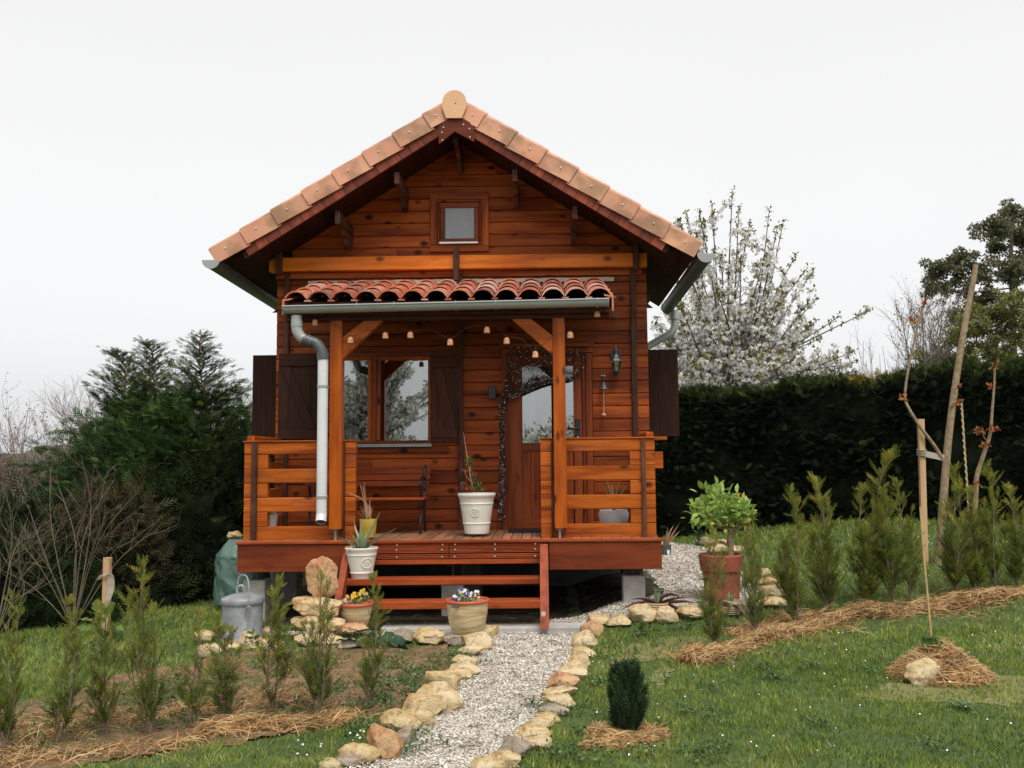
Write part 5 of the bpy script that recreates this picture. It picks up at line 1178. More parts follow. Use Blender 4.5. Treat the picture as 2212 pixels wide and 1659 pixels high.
def fbm(x, y, s=1.0, seed=0.0):
    return np.array([mnoise.fractal(Vector((a*s+seed, b*s-seed, seed)), 1.0, 2.0, 4) for a, b in zip(np.ravel(x), np.ravel(y))]).reshape(np.shape(x))
def sheet(name, poly, step, dz, amp, mat, edge=.05, ns=6, smooth=True):
    xs = [p[0] for p in poly]; ys = [p[1] for p in poly]
    ax = np.arange(min(xs)-.2, max(xs)+.2, step); ay = np.arange(min(ys)-.2, max(ys)+.2, step); X, Y = np.meshgrid(ax, ay)
    N = fbm(X, Y, ns, 3.3); N2 = fbm(X, Y, 2.5, 9.1)
    ins = inpoly(X+N*edge, Y+N2*edge, poly)
    Z = gz(X, Y)+dz+amp*np.maximum(N, -.5); ii = np.arange(X.size).reshape(X.shape)
    ok = ins[:-1, :-1] & ins[:-1, 1:] & ins[1:, 1:] & ins[1:, :-1]
    F = np.stack([ii[:-1, :-1], ii[:-1, 1:], ii[1:, 1:], ii[1:, :-1]], -1)[ok]
    u, inv = np.unique(F, return_inverse=True); V = np.stack([X.ravel(), Y.ravel(), Z.ravel()], 1)[u]
    return mesh_np(name, V, inv.reshape(F.shape), mat, smooth=smooth)
# gravel path
path = gpoly([(560, 1800), (650, 1720), (735, 1662), (800, 1640), (860, 1600), (895, 1560), (935, 1530), (975, 1480), (1000, 1440), (1018, 1405), (1045, 1380), (1062, 1366)])
path += [(-2.7, 8.05), (-2.7, 8.30), (-.02, 8.40), (.06, 8.86), (.9, 9.15), (1.2, 9.5), (1.25, 17.5)]
path += gpoly([(1512, 1180), (1545, 1200), (1605, 1240), (1640, 1290), (1590, 1320), (1500, 1334), (1400, 1342), (1290, 1350), (1255, 1385), (1238, 1420), (1218, 1470), (1192, 1510), (1170, 1560), (1150, 1600), (1108, 1640), (1050, 1700), (960, 1800)])
def gravelmat():
    m, t, b, l = newmat('gravel_bed'); o = nd(t, 'ShaderNodeTexCoord').outputs['Object']
    v = nd(t, 'ShaderNodeTexVoronoi'); v.inputs['Scale'].default_value = 75; l(o, v.inputs['Vector'])
    s = nd(t, 'ShaderNodeSeparateColor'); l(v.outputs['Color'], s.inputs[0])
    c = ramp(t, s.outputs[0], [(0, (.30, .25, .19)), (.3, (.52, .46, .38)), (.7, (.70, .66, .58)), (1, (.85, .82, .76))])
    c = mixc(t, c, (.10, .08, .06), ramp(t, v.outputs['Distance'], [(.35, 0), (.7, .9)]))
    l(c, b.inputs['Base Color']); b.inputs['Roughness'].default_value = .9; bump(t, b, v.outputs['Distance'], -.8, .01); return m
p_ = sheet('gravel_path', path, .06, .006, .006, gravelmat(), edge=.05); tag(p_, kind='structure')
tag(sheet('earth_shade_sheet', [(-3.0, 8.28), (-.01, 8.28), (.08, 8.82), (.92, 9.1), (1.22, 9.45), (1.22, 12.0), (-3.0, 12.0)], .08, .003, .008, M['earthshade'], edge=.04), kind='structure')  # dark sheet in place of shaded gravel and earth, shade painted in
# soil bed
soilp = gpoly([(-60, 1560), (50, 1513), (164, 1492), (255, 1457), (346, 1445), (425, 1425), (500, 1412), (640, 1402), (720, 1398), (860, 1396), (985, 1394), (985, 1430), (950, 1470), (915, 1500), (860, 1540), (746, 1560), (648, 1590), (586, 1598), (469, 1610), (381, 1626), (322, 1643), (176, 1658), (0, 1680), (-120, 1700)])
def soilmat():
    m, t, b, l = newmat('bed_soil'); o = nd(t, 'ShaderNodeTexCoord').outputs['Object']
    c = mixc(t, (.20, .115, .058), (.36, .235, .135), ramp(t, noi(t, o, 14, 6, .7), [(.35, 0), (.62, 1)]))
    c = mixc(t, c, (.07, .10, .03), ramp(t, noi(t, o, 2.4, 5, .6), [(.50, 0), (.62, .55)]))
    c = mixc(t, c, (.50, .42, .32), ramp(t, noi(t, o, 60, 2), [(.66, 0), (.72, .9)]))
    l(c, b.inputs['Base Color']); b.inputs['Roughness'].default_value = .97; b.inputs['Specular IOR Level'].default_value = .1; bump(t, b, noi(t, o, 45, 6, .7), 1.0, .03); return m
M['bedsoil'] = soilmat()
tag(sheet('soil_bed', soilp, .045, .012, .022, M['bedsoil'], edge=.10, ns=3), kind='structure')
bare1 = gpoly([(1560, 1345), (1620, 1330), (1700, 1350), (1690, 1375), (1610, 1395), (1560, 1400)])
bare2 = gpoly([(1840, 1510), (1900, 1480), (2000, 1470), (2120, 1455), (2260, 1465), (2300, 1520), (2150, 1530), (1980, 1520)])
bare3 = gpoly([(1395, 1455), (1440, 1440), (1475, 1450), (1450, 1475), (1400, 1500), (1385, 1480)])
bare4 = gpoly([(1280, 1530), (1440, 1560), (1440, 1625), (1260, 1620), (1230, 1570)])
bare5 = gpoly([(1300, 1440), (1330, 1400), (1400, 1385), (1500, 1370), (1560, 1400), (1500, 1430), (1450, 1425), (1380, 1430), (1330, 1470)])
bares = [bare1, bare2, bare3, bare5, bare4]
bm_ = plain('bare_patch_earth', (.25, .19, .10), .95, .2, 22, spec=.1, tint=(.10, .15, .045), bmp=.8, bscale=60)
for k_, q in enumerate(bares[:4]): tag(sheet('bare_ground', q, .03, .005, .003, bm_, edge=.14, ns=3), kind='structure')

# ------------------------------------------------------------------ grass, gravel, straw (masses nobody could count)
def sample(n, x0, x1, y0, y1):
    return RNG.uniform(x0, x1, n), RNG.uniform(y0, y1, n)
housep = [(-3.0, 8.6), (1.3, 8.6), (1.3, 12.0), (-3.0, 12.0)]
M['grass'] = leaf('lawn_grass', [(0, (.065, .12, .024)), (.45, (.205, .285, .052)), (.85, (.37, .43, .10)), (.93, (.44, .43, .17)), (1, (.52, .46, .26))], .7, .3, .12)
def lawn(name, x0, x1, y0, y1, dens, h, wd):
    n = int((x1-x0)*(y1-y0)*dens); x, y = sample(n, x0, x1, y0, y1)
    keep = np.abs(x-(0-.02*y)) < (.66*y+.6); x, y = x[keep], y[keep]
    keep = ~inpoly(x, y, path) & ~inpoly(x, y, housep); x, y = x[keep], y[keep]
    ps = inpoly(x, y, soilp); keep = ~ps | (RNG.random(len(x)) < .10); x, y = x[keep], y[keep]
    for q in bares: b = inpoly(x, y, q); k_ = ~b | (RNG.random(len(x)) < .50+.35*(np.sin(x*9+np.sin(y*7)*2)*np.sin(y*8) > .1)); x, y = x[k_], y[k_]
    cl = np.sin(x*5.1+np.sin(y*3.7)*2)*np.sin(y*6.3+np.sin(x*2.9)*2); fine = np.sin(x*23+np.sin(y*19)*2)*np.sin(y*27+np.sin(x*17)*2)
    keep = RNG.random(len(x)) < .62+.25*fine+.13*cl; x, y, cl, fine = x[keep], y[keep], cl[keep], fine[keep]
    n = len(x); hh = h*RNG.uniform(.5, 1.35, n)*(1+.25*cl+.25*fine); z = gz(x, y)
    ln_ = RNG.normal(0, .45, (n, 2)); d = np.stack([ln_[:, 0], ln_[:, 1], np.ones(n)], 1)
    tV = np.array([(0, -.5, 0), (0, .5, 0), (1, 0, 0)]); tF = np.array([[0, 1, 2]])
    rn = np.clip(RNG.normal(.45, .22, n)+.12*cl+.10*fine+.16*np.sin(x*1.5+np.sin(y*1.1)*2)*np.sin(y*1.9+np.sin(x*.9)*2), 0, 1)
    rn[RNG.random(n) < .012] = 1.0
    o = scatter(name, tV, tF, np.stack([x, y, z], 1), frames(d, RNG.uniform(0, math.pi, n)), np.stack([hh, np.full(n, wd)*RNG.uniform(.7, 1.3, n), hh], 1), M['grass'], rnd=rn)
    return tag(o, kind='stuff')
lawn('grass', -6, 6, 3.2, 7.0, 8500, .034, .0058)
lawn('grass', -8, 9, 7.0, 11.0, 3300, .042, .0095)
lawn('grass', -12, 14, 11.0, 19.0, 750, .065, .020)
# pebbles
M['pebble'] = leaf('pebbles', [(0, (.14, .10, .07)), (.14, (.36, .28, .20)), (.45, (.56, .49, .40)), (.75, (.72, .67, .59)), (1, (.88, .86, .82))], .8, 0, .2)
M['crumb'] = leaf('soil_crumb', [(0, (.14, .085, .045)), (.7, (.30, .20, .12)), (1, (.52, .44, .33))], .9, 0, .1)
def pebbles(x0, x1, y0, y1, dens, s0, s1, poly=path, name='gravel', mat='pebble'):
    n = int((x1-x0)*(y1-y0)*dens); x, y = sample(n, x0, x1, y0, y1); k_ = inpoly(x+RNG.normal(0, .02, n), y, poly); x, y = x[k_], y[k_]; n = len(x)
    P3 = np.stack([x, y, gz(x, y)+.008], 1); sc = RNG.uniform(s0, s1, n)[:, None]*np.stack([RNG.uniform(.7, 1.3, n), RNG.uniform(.6, 1.1, n), RNG.uniform(.35, .7, n)], 1)
    an = RNG.uniform(0, 6.3, n); d = np.stack([np.cos(an), np.sin(an), RNG.normal(0, .2, n)], 1)
    return tag(scatter(name, oct_V, oct_F, P3, frames(d, RNG.normal(0, .5, n)), sc, M[mat]), kind='stuff')
pebbles(-2.2, .6, 3.4, 6.2, 4200, .005, .0105); pebbles(-3, 2.8, 6.2, 9.6, 2300, .007, .014); pebbles(-3, 3.4, 9.6, 17.5, 700, .012, .022)
pebbles(-6, 0, 4.2, 8, 110, .005, .014, soilp, 'soil_crumbs', 'crumb')
# straw
sV = []; 
for i in range(5):
    t_ = i/4; sV += [(t_, -.5, .16*math.sin(t_*3.1)), (t_, .5, .16*math.sin(t_*3.1))]
sV = np.array(sV); sF = np.array([(2*i, 2*i+1, 2*i+3, 2*i+2) for i in range(4)])
M['straw'] = leaf('straw', [(0, (.16, .075, .030)), (.3, (.38, .20, .08)), (.7, (.56, .35, .15)), (1, (.70, .54, .30))], .8, .15)
def straw(name, pts, width, n, hgt, L_=(.08, .22), wd=.0035, label=None, cat=None, round_=False, kind='stuff', base=True, dirj=.7):
    """heap of dry stalks along a line of ground points"""
    A = np.array([tuple(p)[:2] for p in pts]); seg = np.linalg.norm(np.diff(A, axis=0), axis=1) if len(A) > 1 else np.array([1e-6]); cum = np.concatenate([[0], np.cumsum(seg)])
    if round_: r_ = width*np.sqrt(RNG.random(n))*.98; a = RNG.uniform(0, 2*math.pi, n); x = A[0, 0]+r_*np.cos(a); y = A[0, 1]+r_*np.sin(a)*.85; prof = np.clip(1-r_/width, 0, 1)**.85; ta = a+math.pi/2
    else:
        s = RNG.uniform(0, cum[-1], n); x0 = np.interp(s, cum, A[:, 0]); y0 = np.interp(s, cum, A[:, 1]); e = .05*cum[-1]/len(A)
        tx = np.interp(np.minimum(s+.1, cum[-1]), cum, A[:, 0])-np.interp(np.maximum(s-.1, 0), cum, A[:, 0]); ty = np.interp(np.minimum(s+.1, cum[-1]), cum, A[:, 1])-np.interp(np.maximum(s-.1, 0), cum, A[:, 1]); ta = np.arctan2(ty, tx)
        o = np.clip(RNG.normal(0, .45, n), -1.3, 1.3)*width*(.75+.35*np.sin(s*4.1)+.2*np.sin(s*9.7)); x = x0-np.sin(ta)*o; y = y0+np.cos(ta)*o; prof = np.clip(1-np.abs(o/width)**1.5, 0, 1)*(.55+.30*np.sin(s*5.3+1)+.15*np.sin(s*13.1))
    u = RNG.random(n)**.6; z = gz(x, y)+.008+hgt*prof*u
    an = ta+RNG.normal(0, dirj, n); d = np.stack([np.cos(an), np.sin(an), RNG.normal(.05, .22, n)], 1); Ls = RNG.uniform(*L_, n)
    Pp = np.stack([x, y, z], 1)-d*Ls[:, None]*.5; Pp[:, 2] = np.maximum(Pp[:, 2], gz(Pp[:, 0], Pp[:, 1])+.006)
    o_ = scatter(name, sV, sF, Pp, frames(d, RNG.normal(0, 1.2, n)), np.stack([Ls, np.full(n, wd), Ls*RNG.uniform(.3, 1.6, n)], 1), M['straw'], rnd=np.clip(.25+.5*u+RNG.normal(0, .2, n), 0, 1))
    return tag(o_, label, cat, kind=kind)
Lp = [G(*q) for q in [(-80, 1680), (0, 1665), (60, 1645), (150, 1640), (240, 1628), (330, 1625), (420, 1604), (480, 1592), (560, 1578), (650, 1570), (720, 1562), (800, 1546)]]
straw('straw_mulch', Lp, .18, 800, .012, dirj=1.3)
straw('straw_mulch', [G(*q) for q in [(440, 1592), (520, 1574), (590, 1572), (670, 1577), (730, 1562)]], .085, 1900, .060, dirj=.5)
straw('straw_mulch', [G(*q) for q in [(-60, 1640), (40, 1600), (150, 1570), (300, 1560), (480, 1530), (700, 1510)]], .35, 1500, .012, dirj=1.5)
Rp = [G(*q) for q in [(1483, 1438), (1520, 1425), (1560, 1412), (1600, 1402), (1640, 1392), (1690, 1378), (1740, 1365), (1790, 1350), (1850, 1335), (1920, 1326), (2000, 1316), (2080, 1306), (2150, 1296), (2230, 1282), (2320, 1268)]]
straw('straw_mulch', Rp, .095, 8500, .12, dirj=.55, wd=.004)
straw('straw_mulch', Rp, .28, 2000, .015, dirj=1.2, wd=.004)
straw('straw_mulch', [G(*q) for q in [(1590, 1375), (1640, 1370), (1700, 1352), (1780, 1335)]], .2, 2500, .03)

# weeds on the bed and along the path, daisies
rV = np.array([(0, 0, 0), (.5, -.28, .1), (1, 0, .02), (.5, .28, .1)]); rF = np.array([[0, 1, 2, 3]])
M['weed'] = leaf('bed_weeds', [(0, (.045, .085, .028)), (.5, (.09, .16, .05)), (.9, (.17, .25, .085)), (1, (.26, .26, .11))], .6, .25)
def weeds(cents, name='weeds'):
    PP = []; SS = []
    for (px_, py_, rx, n) in cents:
        c = G(px_, py_); k_ = max(1, n//14); a = RNG.normal(0, rx, (k_, 2))
        for i in range(k_):
            m_ = 14; off = RNG.normal(0, .028, (m_, 2)); PP.append(np.stack([c.x+a[i, 0]+off[:, 0], c.y+a[i, 1]*1.2+off[:, 1], np.zeros(m_)], 1)); SS.append(RNG.uniform(.014, .034, m_))
    PP = np.concatenate(PP); SS = np.concatenate(SS); PP[:, 2] = gz(PP[:, 0], PP[:, 1])+RNG.uniform(.012, .04, len(PP)); d = RNG.normal(0, 1, (len(PP), 3)); d[:, 2] = np.abs(d[:, 2])*.5+.1
    return tag(scatter(name, rV, rF, PP, frames(d, RNG.normal(0, .4, len(PP))), SS, M['weed']), kind='stuff')
wc_ = [(900, 1450, .16, 340), (960, 1440, .12, 240), (870, 1470, .14, 300), (840, 1500, .15, 320), (900, 1490, .12, 300), (980, 1420, .07, 200), (820, 1440, .14, 350), (700, 1440, .1, 160), (640, 1430, .15, 200), (560, 1440, .15, 200), (470, 1470, .18, 420), (360, 1490, .15, 420), (400, 1520, .15, 420), (300, 1500, .15, 260), (200, 1560, .2, 300), (120, 1580, .2, 300), (540, 1530, .2, 260), (640, 1520, .2, 300), (740, 1500, .2, 350), (60, 1600, .2, 300), (420, 1560, .15, 250), (820, 1530, .12, 400), (1230, 1640, .1, 250), (1260, 1560, .12, 200), (1150, 1530, .03, 60), (870, 1620, .1, 300), (760, 1590, .12, 350), (1380, 1380, .12, 200), (1480, 1360, .1, 200)]
weeds(wc_)
rs_ = random.Random(4)
weeds([(rs_.uniform(1280, 2212), rs_.uniform(1400, 1659), .05, rs_.choice((28, 42, 84, 140))) for _ in range(24)]+[(x_+rs_.uniform(-8, 8), y_+rs_.uniform(-6, 6), .03, 42) for x_, y_ in ((1235, 1590), (1262, 1530), (1285, 1480), (1300, 1430), (1320, 1395), (1200, 1640), (900, 1590), (850, 1630), (950, 1540), (985, 1480), (1010, 1440))], 'clover')
n = 26; daisies = []
dV = [(0, 0, .15)]; dF = []
for a in range(8): dV.append((math.cos(a*math.pi/4), math.sin(a*math.pi/4), .0))
dV = np.array(dV); dF = np.array([(0, 1+a, 1+(a+1) % 8) for a in range(8)])
def daisies_(n, reg):
    out = []
    while len(out) < n:
        a = random.uniform(reg[0], reg[1]); b = random.uniform(reg[2], reg[3]); g = G(a, b)
        if not inpoly([g.x], [g.y], path)[0] and not inpoly([g.x], [g.y], soilp)[0]: out.append((g.x+random.gauss(0, .05), g.y+random.gauss(0, .05)))
    return out
dp_ = daisies_(46, (1250, 2212, 1400, 1659))+daisies_(14, (1700, 2212, 1340, 1450))+daisies_(26, (1800, 2200, 1185, 1260))+daisies_(25, (1980, 2120, 1165, 1185))+daisies_(14, (640, 850, 1580, 1659))
dp_ = np.array(dp_); n = len(dp_); pos = np.stack([dp_[:, 0], dp_[:, 1], gz(dp_[:, 0], dp_[:, 1])+RNG.uniform(.04, .07, n)], 1)
d = np.stack([RNG.normal(0, .3, n), -.6+RNG.normal(0, .3, n), np.ones(n)], 1); Rm = frames(d)[:, :, [1, 2, 0]]
tag(scatter('daisies', dV, dF, pos, Rm, RNG.uniform(.003, .0062, n), plain('daisy_white', (.85, .85, .82), .6, .03, 5)), kind='stuff')

# ------------------------------------------------------------------ feathery sprays (thuja, cypress)
def frond(n=9, wd=.10, second=False):
    V = []; F = []
    def strip(a, b, w0, w1):
        k_ = len(V); a = np.array(a); b = np.array(b); d = b-a; s = np.array((-d[1], d[0], 0)); s = s/np.linalg.norm(s)
        V.extend([a-s*w0/2, a+s*w0/2, b+s*w1/2, b-s*w1/2]); F.append((k_, k_+1, k_+2, k_+3))
    strip((0, 0, 0), (.5, 0, 0), wd*.5, wd*.7); strip((.5, 0, 0), (1, 0, -.06), wd*.7, .01)
    for i in range(n):
        t_ = .10+.82*i/(n-1); s = 1 if i % 2 else -1; L_ = .50*(1-t_)**.8+.10; a = (t_, 0, -.06*max(0, t_-.5)); b = (t_+L_*.78, s*L_*.58, -.05)
        strip(a, ((a[0]+b[0])/2, (a[1]+b[1])/2, .02), wd*.8, wd); strip(((a[0]+b[0])/2, (a[1]+b[1])/2, .02), b, wd, .012)
    return np.array(V), np.array(F)
FV, FF = frond(9, .062); FV2, FF2 = frond(7, .072)
def sapling_mesh(seed, full=1.0):
    """unit-height young thuja: returns foliage and stem meshes"""
    rg = np.random.default_rng(seed); mb = MB(); nst = rg.integers(2, 5)
    pos = []; dr = []; sc = []; rn = []
    lead = spl([(0, 0, 0), (.02*rg.normal(), .02*rg.normal(), .4), (.03*rg.normal(), .02*rg.normal(), .75), (.04*rg.normal(), .02*rg.normal(), 1.0)], 6)
    stems = [(lead, 1.0)]
    for k_ in range(nst):
        a = rg.uniform(0, 6.28); o = rg.uniform(.05, .12); hh = rg.uniform(.5, .9); stems.append((spl([(0, 0, .03), (math.cos(a)*o*.7, math.sin(a)*o*.7, .2), (math.cos(a)*o, math.sin(a)*o, hh*.6), (math.cos(a)*o*.9, math.sin(a)*o*.9, hh)], 6), hh))
    for st_, hh in stems:
        mb.tube(st_, list(np.linspace(.009*hh, .0025, len(st_))), 5)
        nb = int(26*hh*full)
        for j in range(nb):
            t_ = rg.uniform(.06, 1)**(.92); f = t_*(len(st_)-1); i = min(int(f), len(st_)-2); p = np.array(st_[i].lerp(st_[i+1], f-i)); z = p[2]
            a = rg.uniform(0, 6.28); el = rg.uniform(.55, 1.15); L_ = (.19*(1-z)**.6*(.6+.4*min(1, z/.12))+.018)*rg.uniform(.6, 1.15)*(.8 if hh < 1 else 1)
            d = np.array((math.cos(a)*math.cos(el), math.sin(a)*math.cos(el), math.sin(el))); e_ = p+d*L_; mb.tube([p, (p+e_)/2, e_], .0018, 3)
            nf = max(3, int(L_*33))
            for q in range(nf):
                u = (q+.6)/nf; pp = p+d*L_*u; s = 1 if q % 2 else -1; dd = d+s*.7*np.cross(d, (0, 0, 1))*rg.uniform(.4, 1)+rg.normal(0, .18, 3)+np.array((0, 0, .15))
                pos.append(pp); dr.append(dd); sc.append(rg.uniform(.055, .13)*(1.1-.35*z)); rn.append(np.clip(rg.normal(.34+.30*z+.12*u, .17), 0, .98 if rg.random() < .985 else 1))
        for q in range(int(8*hh)):
            u = 1-q*.03; f = u*(len(st_)-1); i = min(int(f), len(st_)-2); pp = np.array(st_[i].lerp(st_[i+1], f-i)); pos.append(pp); dr.append((rg.normal(0, .35), rg.normal(0, .35), 1)); sc.append(rg.uniform(.05, .09)); rn.append(rg.uniform(.45, .92))
    pos, dr, sc, rn = map(np.array, (pos, dr, sc, rn))
    V, F = scat(FV2, FF2, pos, frames(dr, rg.uniform(-.5, .5, len(dr))), sc)
    fo = mesh_np('foliage', V, F, M['thuja'], rnd=np.repeat(rn, len(FV2)), local=True)
    st_o = mb.build('stem', M['bark']); me = st_o.data; bpy.data.objects.remove(st_o); return fo, me
M['thuja'] = leaf('thuja_leaf', [(0, (.045, .085, .026)), (.35, (.12, .18, .038)), (.65, (.25, .28, .052)), (.90, (.42, .37, .075)), (.985, (.42, .32, .07)), (1, (.55, .18, .06))], .7, .5, .08)
protos = [sapling_mesh(50+i) for i in range(7)]; protosB = [sapling_mesh(80+i, 1.75) for i in range(7)]
def sapling(i, px_, py_, tx, ty, w_, label, group, protos=protos):
    g = G(px_, py_); h_ = (py_-ty)/FPX*g.y*1.0; fo, sm = protos[i % 7]
    t = thing('thuja_sapling', label, 'sapling', loc3(g), group); t.rotation_euler = (0, 0, i*1.7); sxy = max(.55, min(1.4, (w_/FPX*g.y)/.33)); t.scale = (sxy, sxy, h_)
    lx = (tx-px_)/FPX*g.y/h_; t.rotation_euler = (0, math.atan(lx)*1.0, i*1.7); t.rotation_mode = 'ZYX'
    for nm, me in (('foliage', fo), ('stem', sm)):
        o = bpy.data.objects.new(nm, me); C.objects.link(o); o.parent = t
left = [(8, 1632, 14, 1299, 70), (122, 1614, 138, 1316, 95), (231, 1590, 215, 1322, 72), (325, 1597, 296, 1235, 88), (422, 1588, 410, 1335, 70), (492, 1567, 476, 1340, 84), (589, 1547, 607, 1268, 86), (687, 1554, 690, 1254, 84), (792, 1532, 805, 1262, 66)]
Ll = ['thuja sapling cut by the left edge of the photo', 'loose wide thuja sapling, second from the left edge', 'thin thuja sapling in front of the pale large-leaved plant', 'tallest thuja sapling of the left row, right of the wooden stake', 'low dull thuja sapling between the tallest one and the metal bin', 'dense dark thuja sapling in front of the metal bin', 'thuja sapling with reddish tips, right of the metal bin', 'see-through thuja sapling in front of the stacked rocks', 'slender thuja sapling in front of the pansy pot']
for i, q in enumerate(left): sapling(i, *q, Ll[i], 'thuja saplings planted in the left bed')
right = [(1546, 1408, 1549, 1162, 70), (1634, 1374, 1630, 1130, 62), (1721, 1367, 1721, 1074, 74), (1792, 1330, 1776, 1046, 80), (1868, 1316, 1872, 1070, 72), (1932, 1312, 1914, 993, 86), (1968, 1300, 1955, 1049, 66), (2064, 1292, 2068, 1024, 66), (2108, 1288, 2105, 1070, 66), (2152, 1282, 2146, 1018, 72), (2198, 1272, 2194, 1062, 66), (2250, 1264, 2250, 1050, 70)]
Lr_ = ['thuja sapling in front of the lemon tree pot, left end of the right row', 'thuja sapling right of the terracotta pot, before the golden rocks', 'dark-footed thuja sapling right of the golden rocks', 'bushy yellow-green thuja sapling left of the tall one by the stake', 'thin thuja sapling just left of the tallest one of the right row', 'tallest thuja sapling of the right row, left of the tall stake', 'thuja sapling directly beside the tall wooden stake', 'thuja sapling with orange top right of the leaning young trunk', 'low thuja sapling behind the thin string pole', 'thuja sapling at the foot of the red-leaved young tree', 'thuja sapling second from the right edge of the photo', 'thuja sapling at the very right edge of the photo']
for i, q in enumerate(right): sapling(i+2, *q, Lr_[i], 'thuja saplings planted along the right lawn', protosB if i > 1 else protos)

# ------------------------------------------------------------------ dwarf conifer, straw mound with cane
g = G(1355, 1590); dc = thing('dwarf_conifer', 'small dense dark green conifer standing in a ring of straw on the lawn', 'shrub', loc3(g))
n = 1500; u = RNG.random(n); a = RNG.uniform(0, 6.28, n); hgt = .375; rr = (.043+.036*np.sin(u*2.6+.25))*(1+.22*np.sin(a*3+u*5))*np.sqrt(RNG.random(n)); pos = np.stack([g.x+rr*np.cos(a), g.y+rr*np.sin(a), g.z+.02+u*hgt*.82], 1)
d = np.stack([np.cos(a)*.45*rr/.1, np.sin(a)*.45*rr/.1, np.ones(n)], 1)+RNG.normal(0, .18, (n, 3))
M['dwarf'] = leaf('dwarf_conifer_needles', [(0, (.010, .022, .009)), (.6, (.024, .052, .018)), (1, (.07, .12, .035))], .7, .15)
scatter('foliage', FV2, FF2, pos, frames(d, RNG.uniform(0, 6, n)), RNG.uniform(.045, .08, n)*1.15, M['dwarf'], dc)
mb = MB(); mb.tube([g, g+Vector((0, 0, .3))], [.012, .004], 6); mb.build('stem', M['bark'], dc)
def ringpts(px_, py_, rx, ry, a0, a1, n=12): c = G(px_, py_); return [Vector((c.x+rx*math.cos(t), c.y+ry*math.sin(t), 0)) for t in np.linspace(a0, a1, n)]
straw('straw_ring', ringpts(1352, 1592, .15, .12, -3.6, .9, 14), .055, 2600, .055, L_=(.05, .14), wd=.0028, dirj=.6)
straw('straw_ring', [G(1265, 1618), G(1330, 1612), G(1400, 1600), G(1432, 1588)], .06, 1300, .02, L_=(.05, .13), wd=.003)
gm = G(2052, 1478); gm.y += .16
o = straw('straw_mound', [gm], .31, 5200, .27, L_=(.07, .20), wd=.0035, round_=True, label='rounded mound of reddish straw around a cane on the right lawn', cat='straw mound', kind=None)
mb = MB(); mb.lathe([(.27, -.02), (.22, .05), (.14, .13), (.06, .20), (.0001, .23)], (gm.x, gm.y, gm.z), 24, wob=.15, sy=.85); mo = mb.build('straw_core', plain('straw_shadow', (.20, .10, .05), .95, .3, 30, bmp=1), None, 60)
mo.parent = o; 
cane = thing('bamboo_cane', 'thin bamboo cane stuck in the straw mound with a small green shoot at its foot', 'cane', loc3(gm))
Yc_ = gm.y-.02; mb = MB(); mb.tube(spl([P(1988, 1095, Yc_), P(1994, 1180, Yc_), P(2003, 1280, Yc_), P(2014, 1400, Yc_), P(2016, 1440, Yc_)], 4), .0075, 7); mb.build('cane', M['bamboo'], cane, 60)
tuft('shoot', [P(2008, 1385, Yc_), P(2014, 1395, Yc_), P(2020, 1390, Yc_), P(2012, 1405, Yc_), P(2022, 1405, Yc_)], M['leafgreen'], cane, .04, 34, .028)
mb = MB(); q = G(1840, 1312); e1 = P(1907, 1304, 9.0); mb.tube([P(1845, 1318, 8.9), P(1905, 1292, 8.9)], .004, 5); tag(mb.build('fallen_stalk', M['bamboo'], None, 60), 'pale dry stalk lying tilted on the straw row below the tall stake', 'stalk')

# ------------------------------------------------------------------ leafy plants
def bigleaf(name, label, cat, px_, py_, Y, leaves, mat, scap=.5, h0=0):
    b = G(px_, py_) if Y is None else Vector((P(px_, py_, Y).x, Y, 0)); b.z = float(gz(b.x, b.y)); t = thing(name, label, cat, loc3(b)); mb = MB(); Vs = []; 
    for (lx, ly, L_, ang, pitch_) in leaves:
        p = P(lx, ly, b.y+random.uniform(-.06, .04)); mb.tube(spl([b+Vector((0, 0, .01)), (b+p)/2+Vector((0, 0, .05)), p], 4), .006, 5)
        Vs.append((p, L_, ang, pitch_))
    mb.build('stalk', M['leafstalk'], t, 60)
    lV = []; lF = []; nn = 10
    for i in range(nn+1):
        u = i/nn; w_ = .42*math.sin(math.pi*min(1, u*.93+.07))**.8*(1+.10*math.sin(u*22)); zc = .15*u-.28*u*u
        lV += [(u, -w_, zc+.06+.05*math.sin(u*14)), (u, 0, zc), (u, w_, zc+.06+.05*math.sin(u*14+2))]
    for i in range(nn): lF += [(3*i, 3*i+1, 3*i+4, 3*i+3), (3*i+1, 3*i+2, 3*i+5, 3*i+4)]
    lV = np.array(lV); lF = np.array(lF); pos = np.array([tuple(v[0]) for v in Vs]); d = np.array([(math.cos(v[2])*math.cos(v[3]), -.35, math.sin(v[3])+.0) for v in Vs])
    scatter('leaf_blades', lV, lF, pos, frames(d, RNG.uniform(-.7, .7, len(pos))), np.array([v[1] for v in Vs]), mat, t, smooth=True)
    return t
M['leafstalk'] = plain('leaf_stalk', (.16, .20, .07), .6, .1, 10)
M['palebig'] = leaf('pale_big_leaf', [(0, (.07, .13, .03)), (.4, (.20, .30, .07)), (1, (.42, .48, .14))], .5, .35)
M['darkbig'] = leaf('dark_big_leaf', [(0, (.025, .06, .03)), (.7, (.05, .11, .055)), (1, (.09, .16, .07))], .5, .2)
bigleaf('large_leaved_plant', 'pale yellow-green large-leaved plant tied beside the wooden stake', 'plant', 222, 1470, 7.0, [(215, 1330, .14, 1.5, 1.0), (228, 1345, .15, 2.2, .6), (200, 1342, .10, 3.0, .3), (238, 1352, .13, .4, -.2), (215, 1360, .12, 2.6, -.5), (246, 1362, .12, .3, -.6), (205, 1380, .10, 3.0, -.3), (250, 1378, .11, .6, -.8), (198, 1356, .1, 3.1, .1), (225, 1380, .12, 1.6, .5), (236, 1330, .13, 1.2, .9), (222, 1400, .12, 2.0, -.8)], M['palebig'])
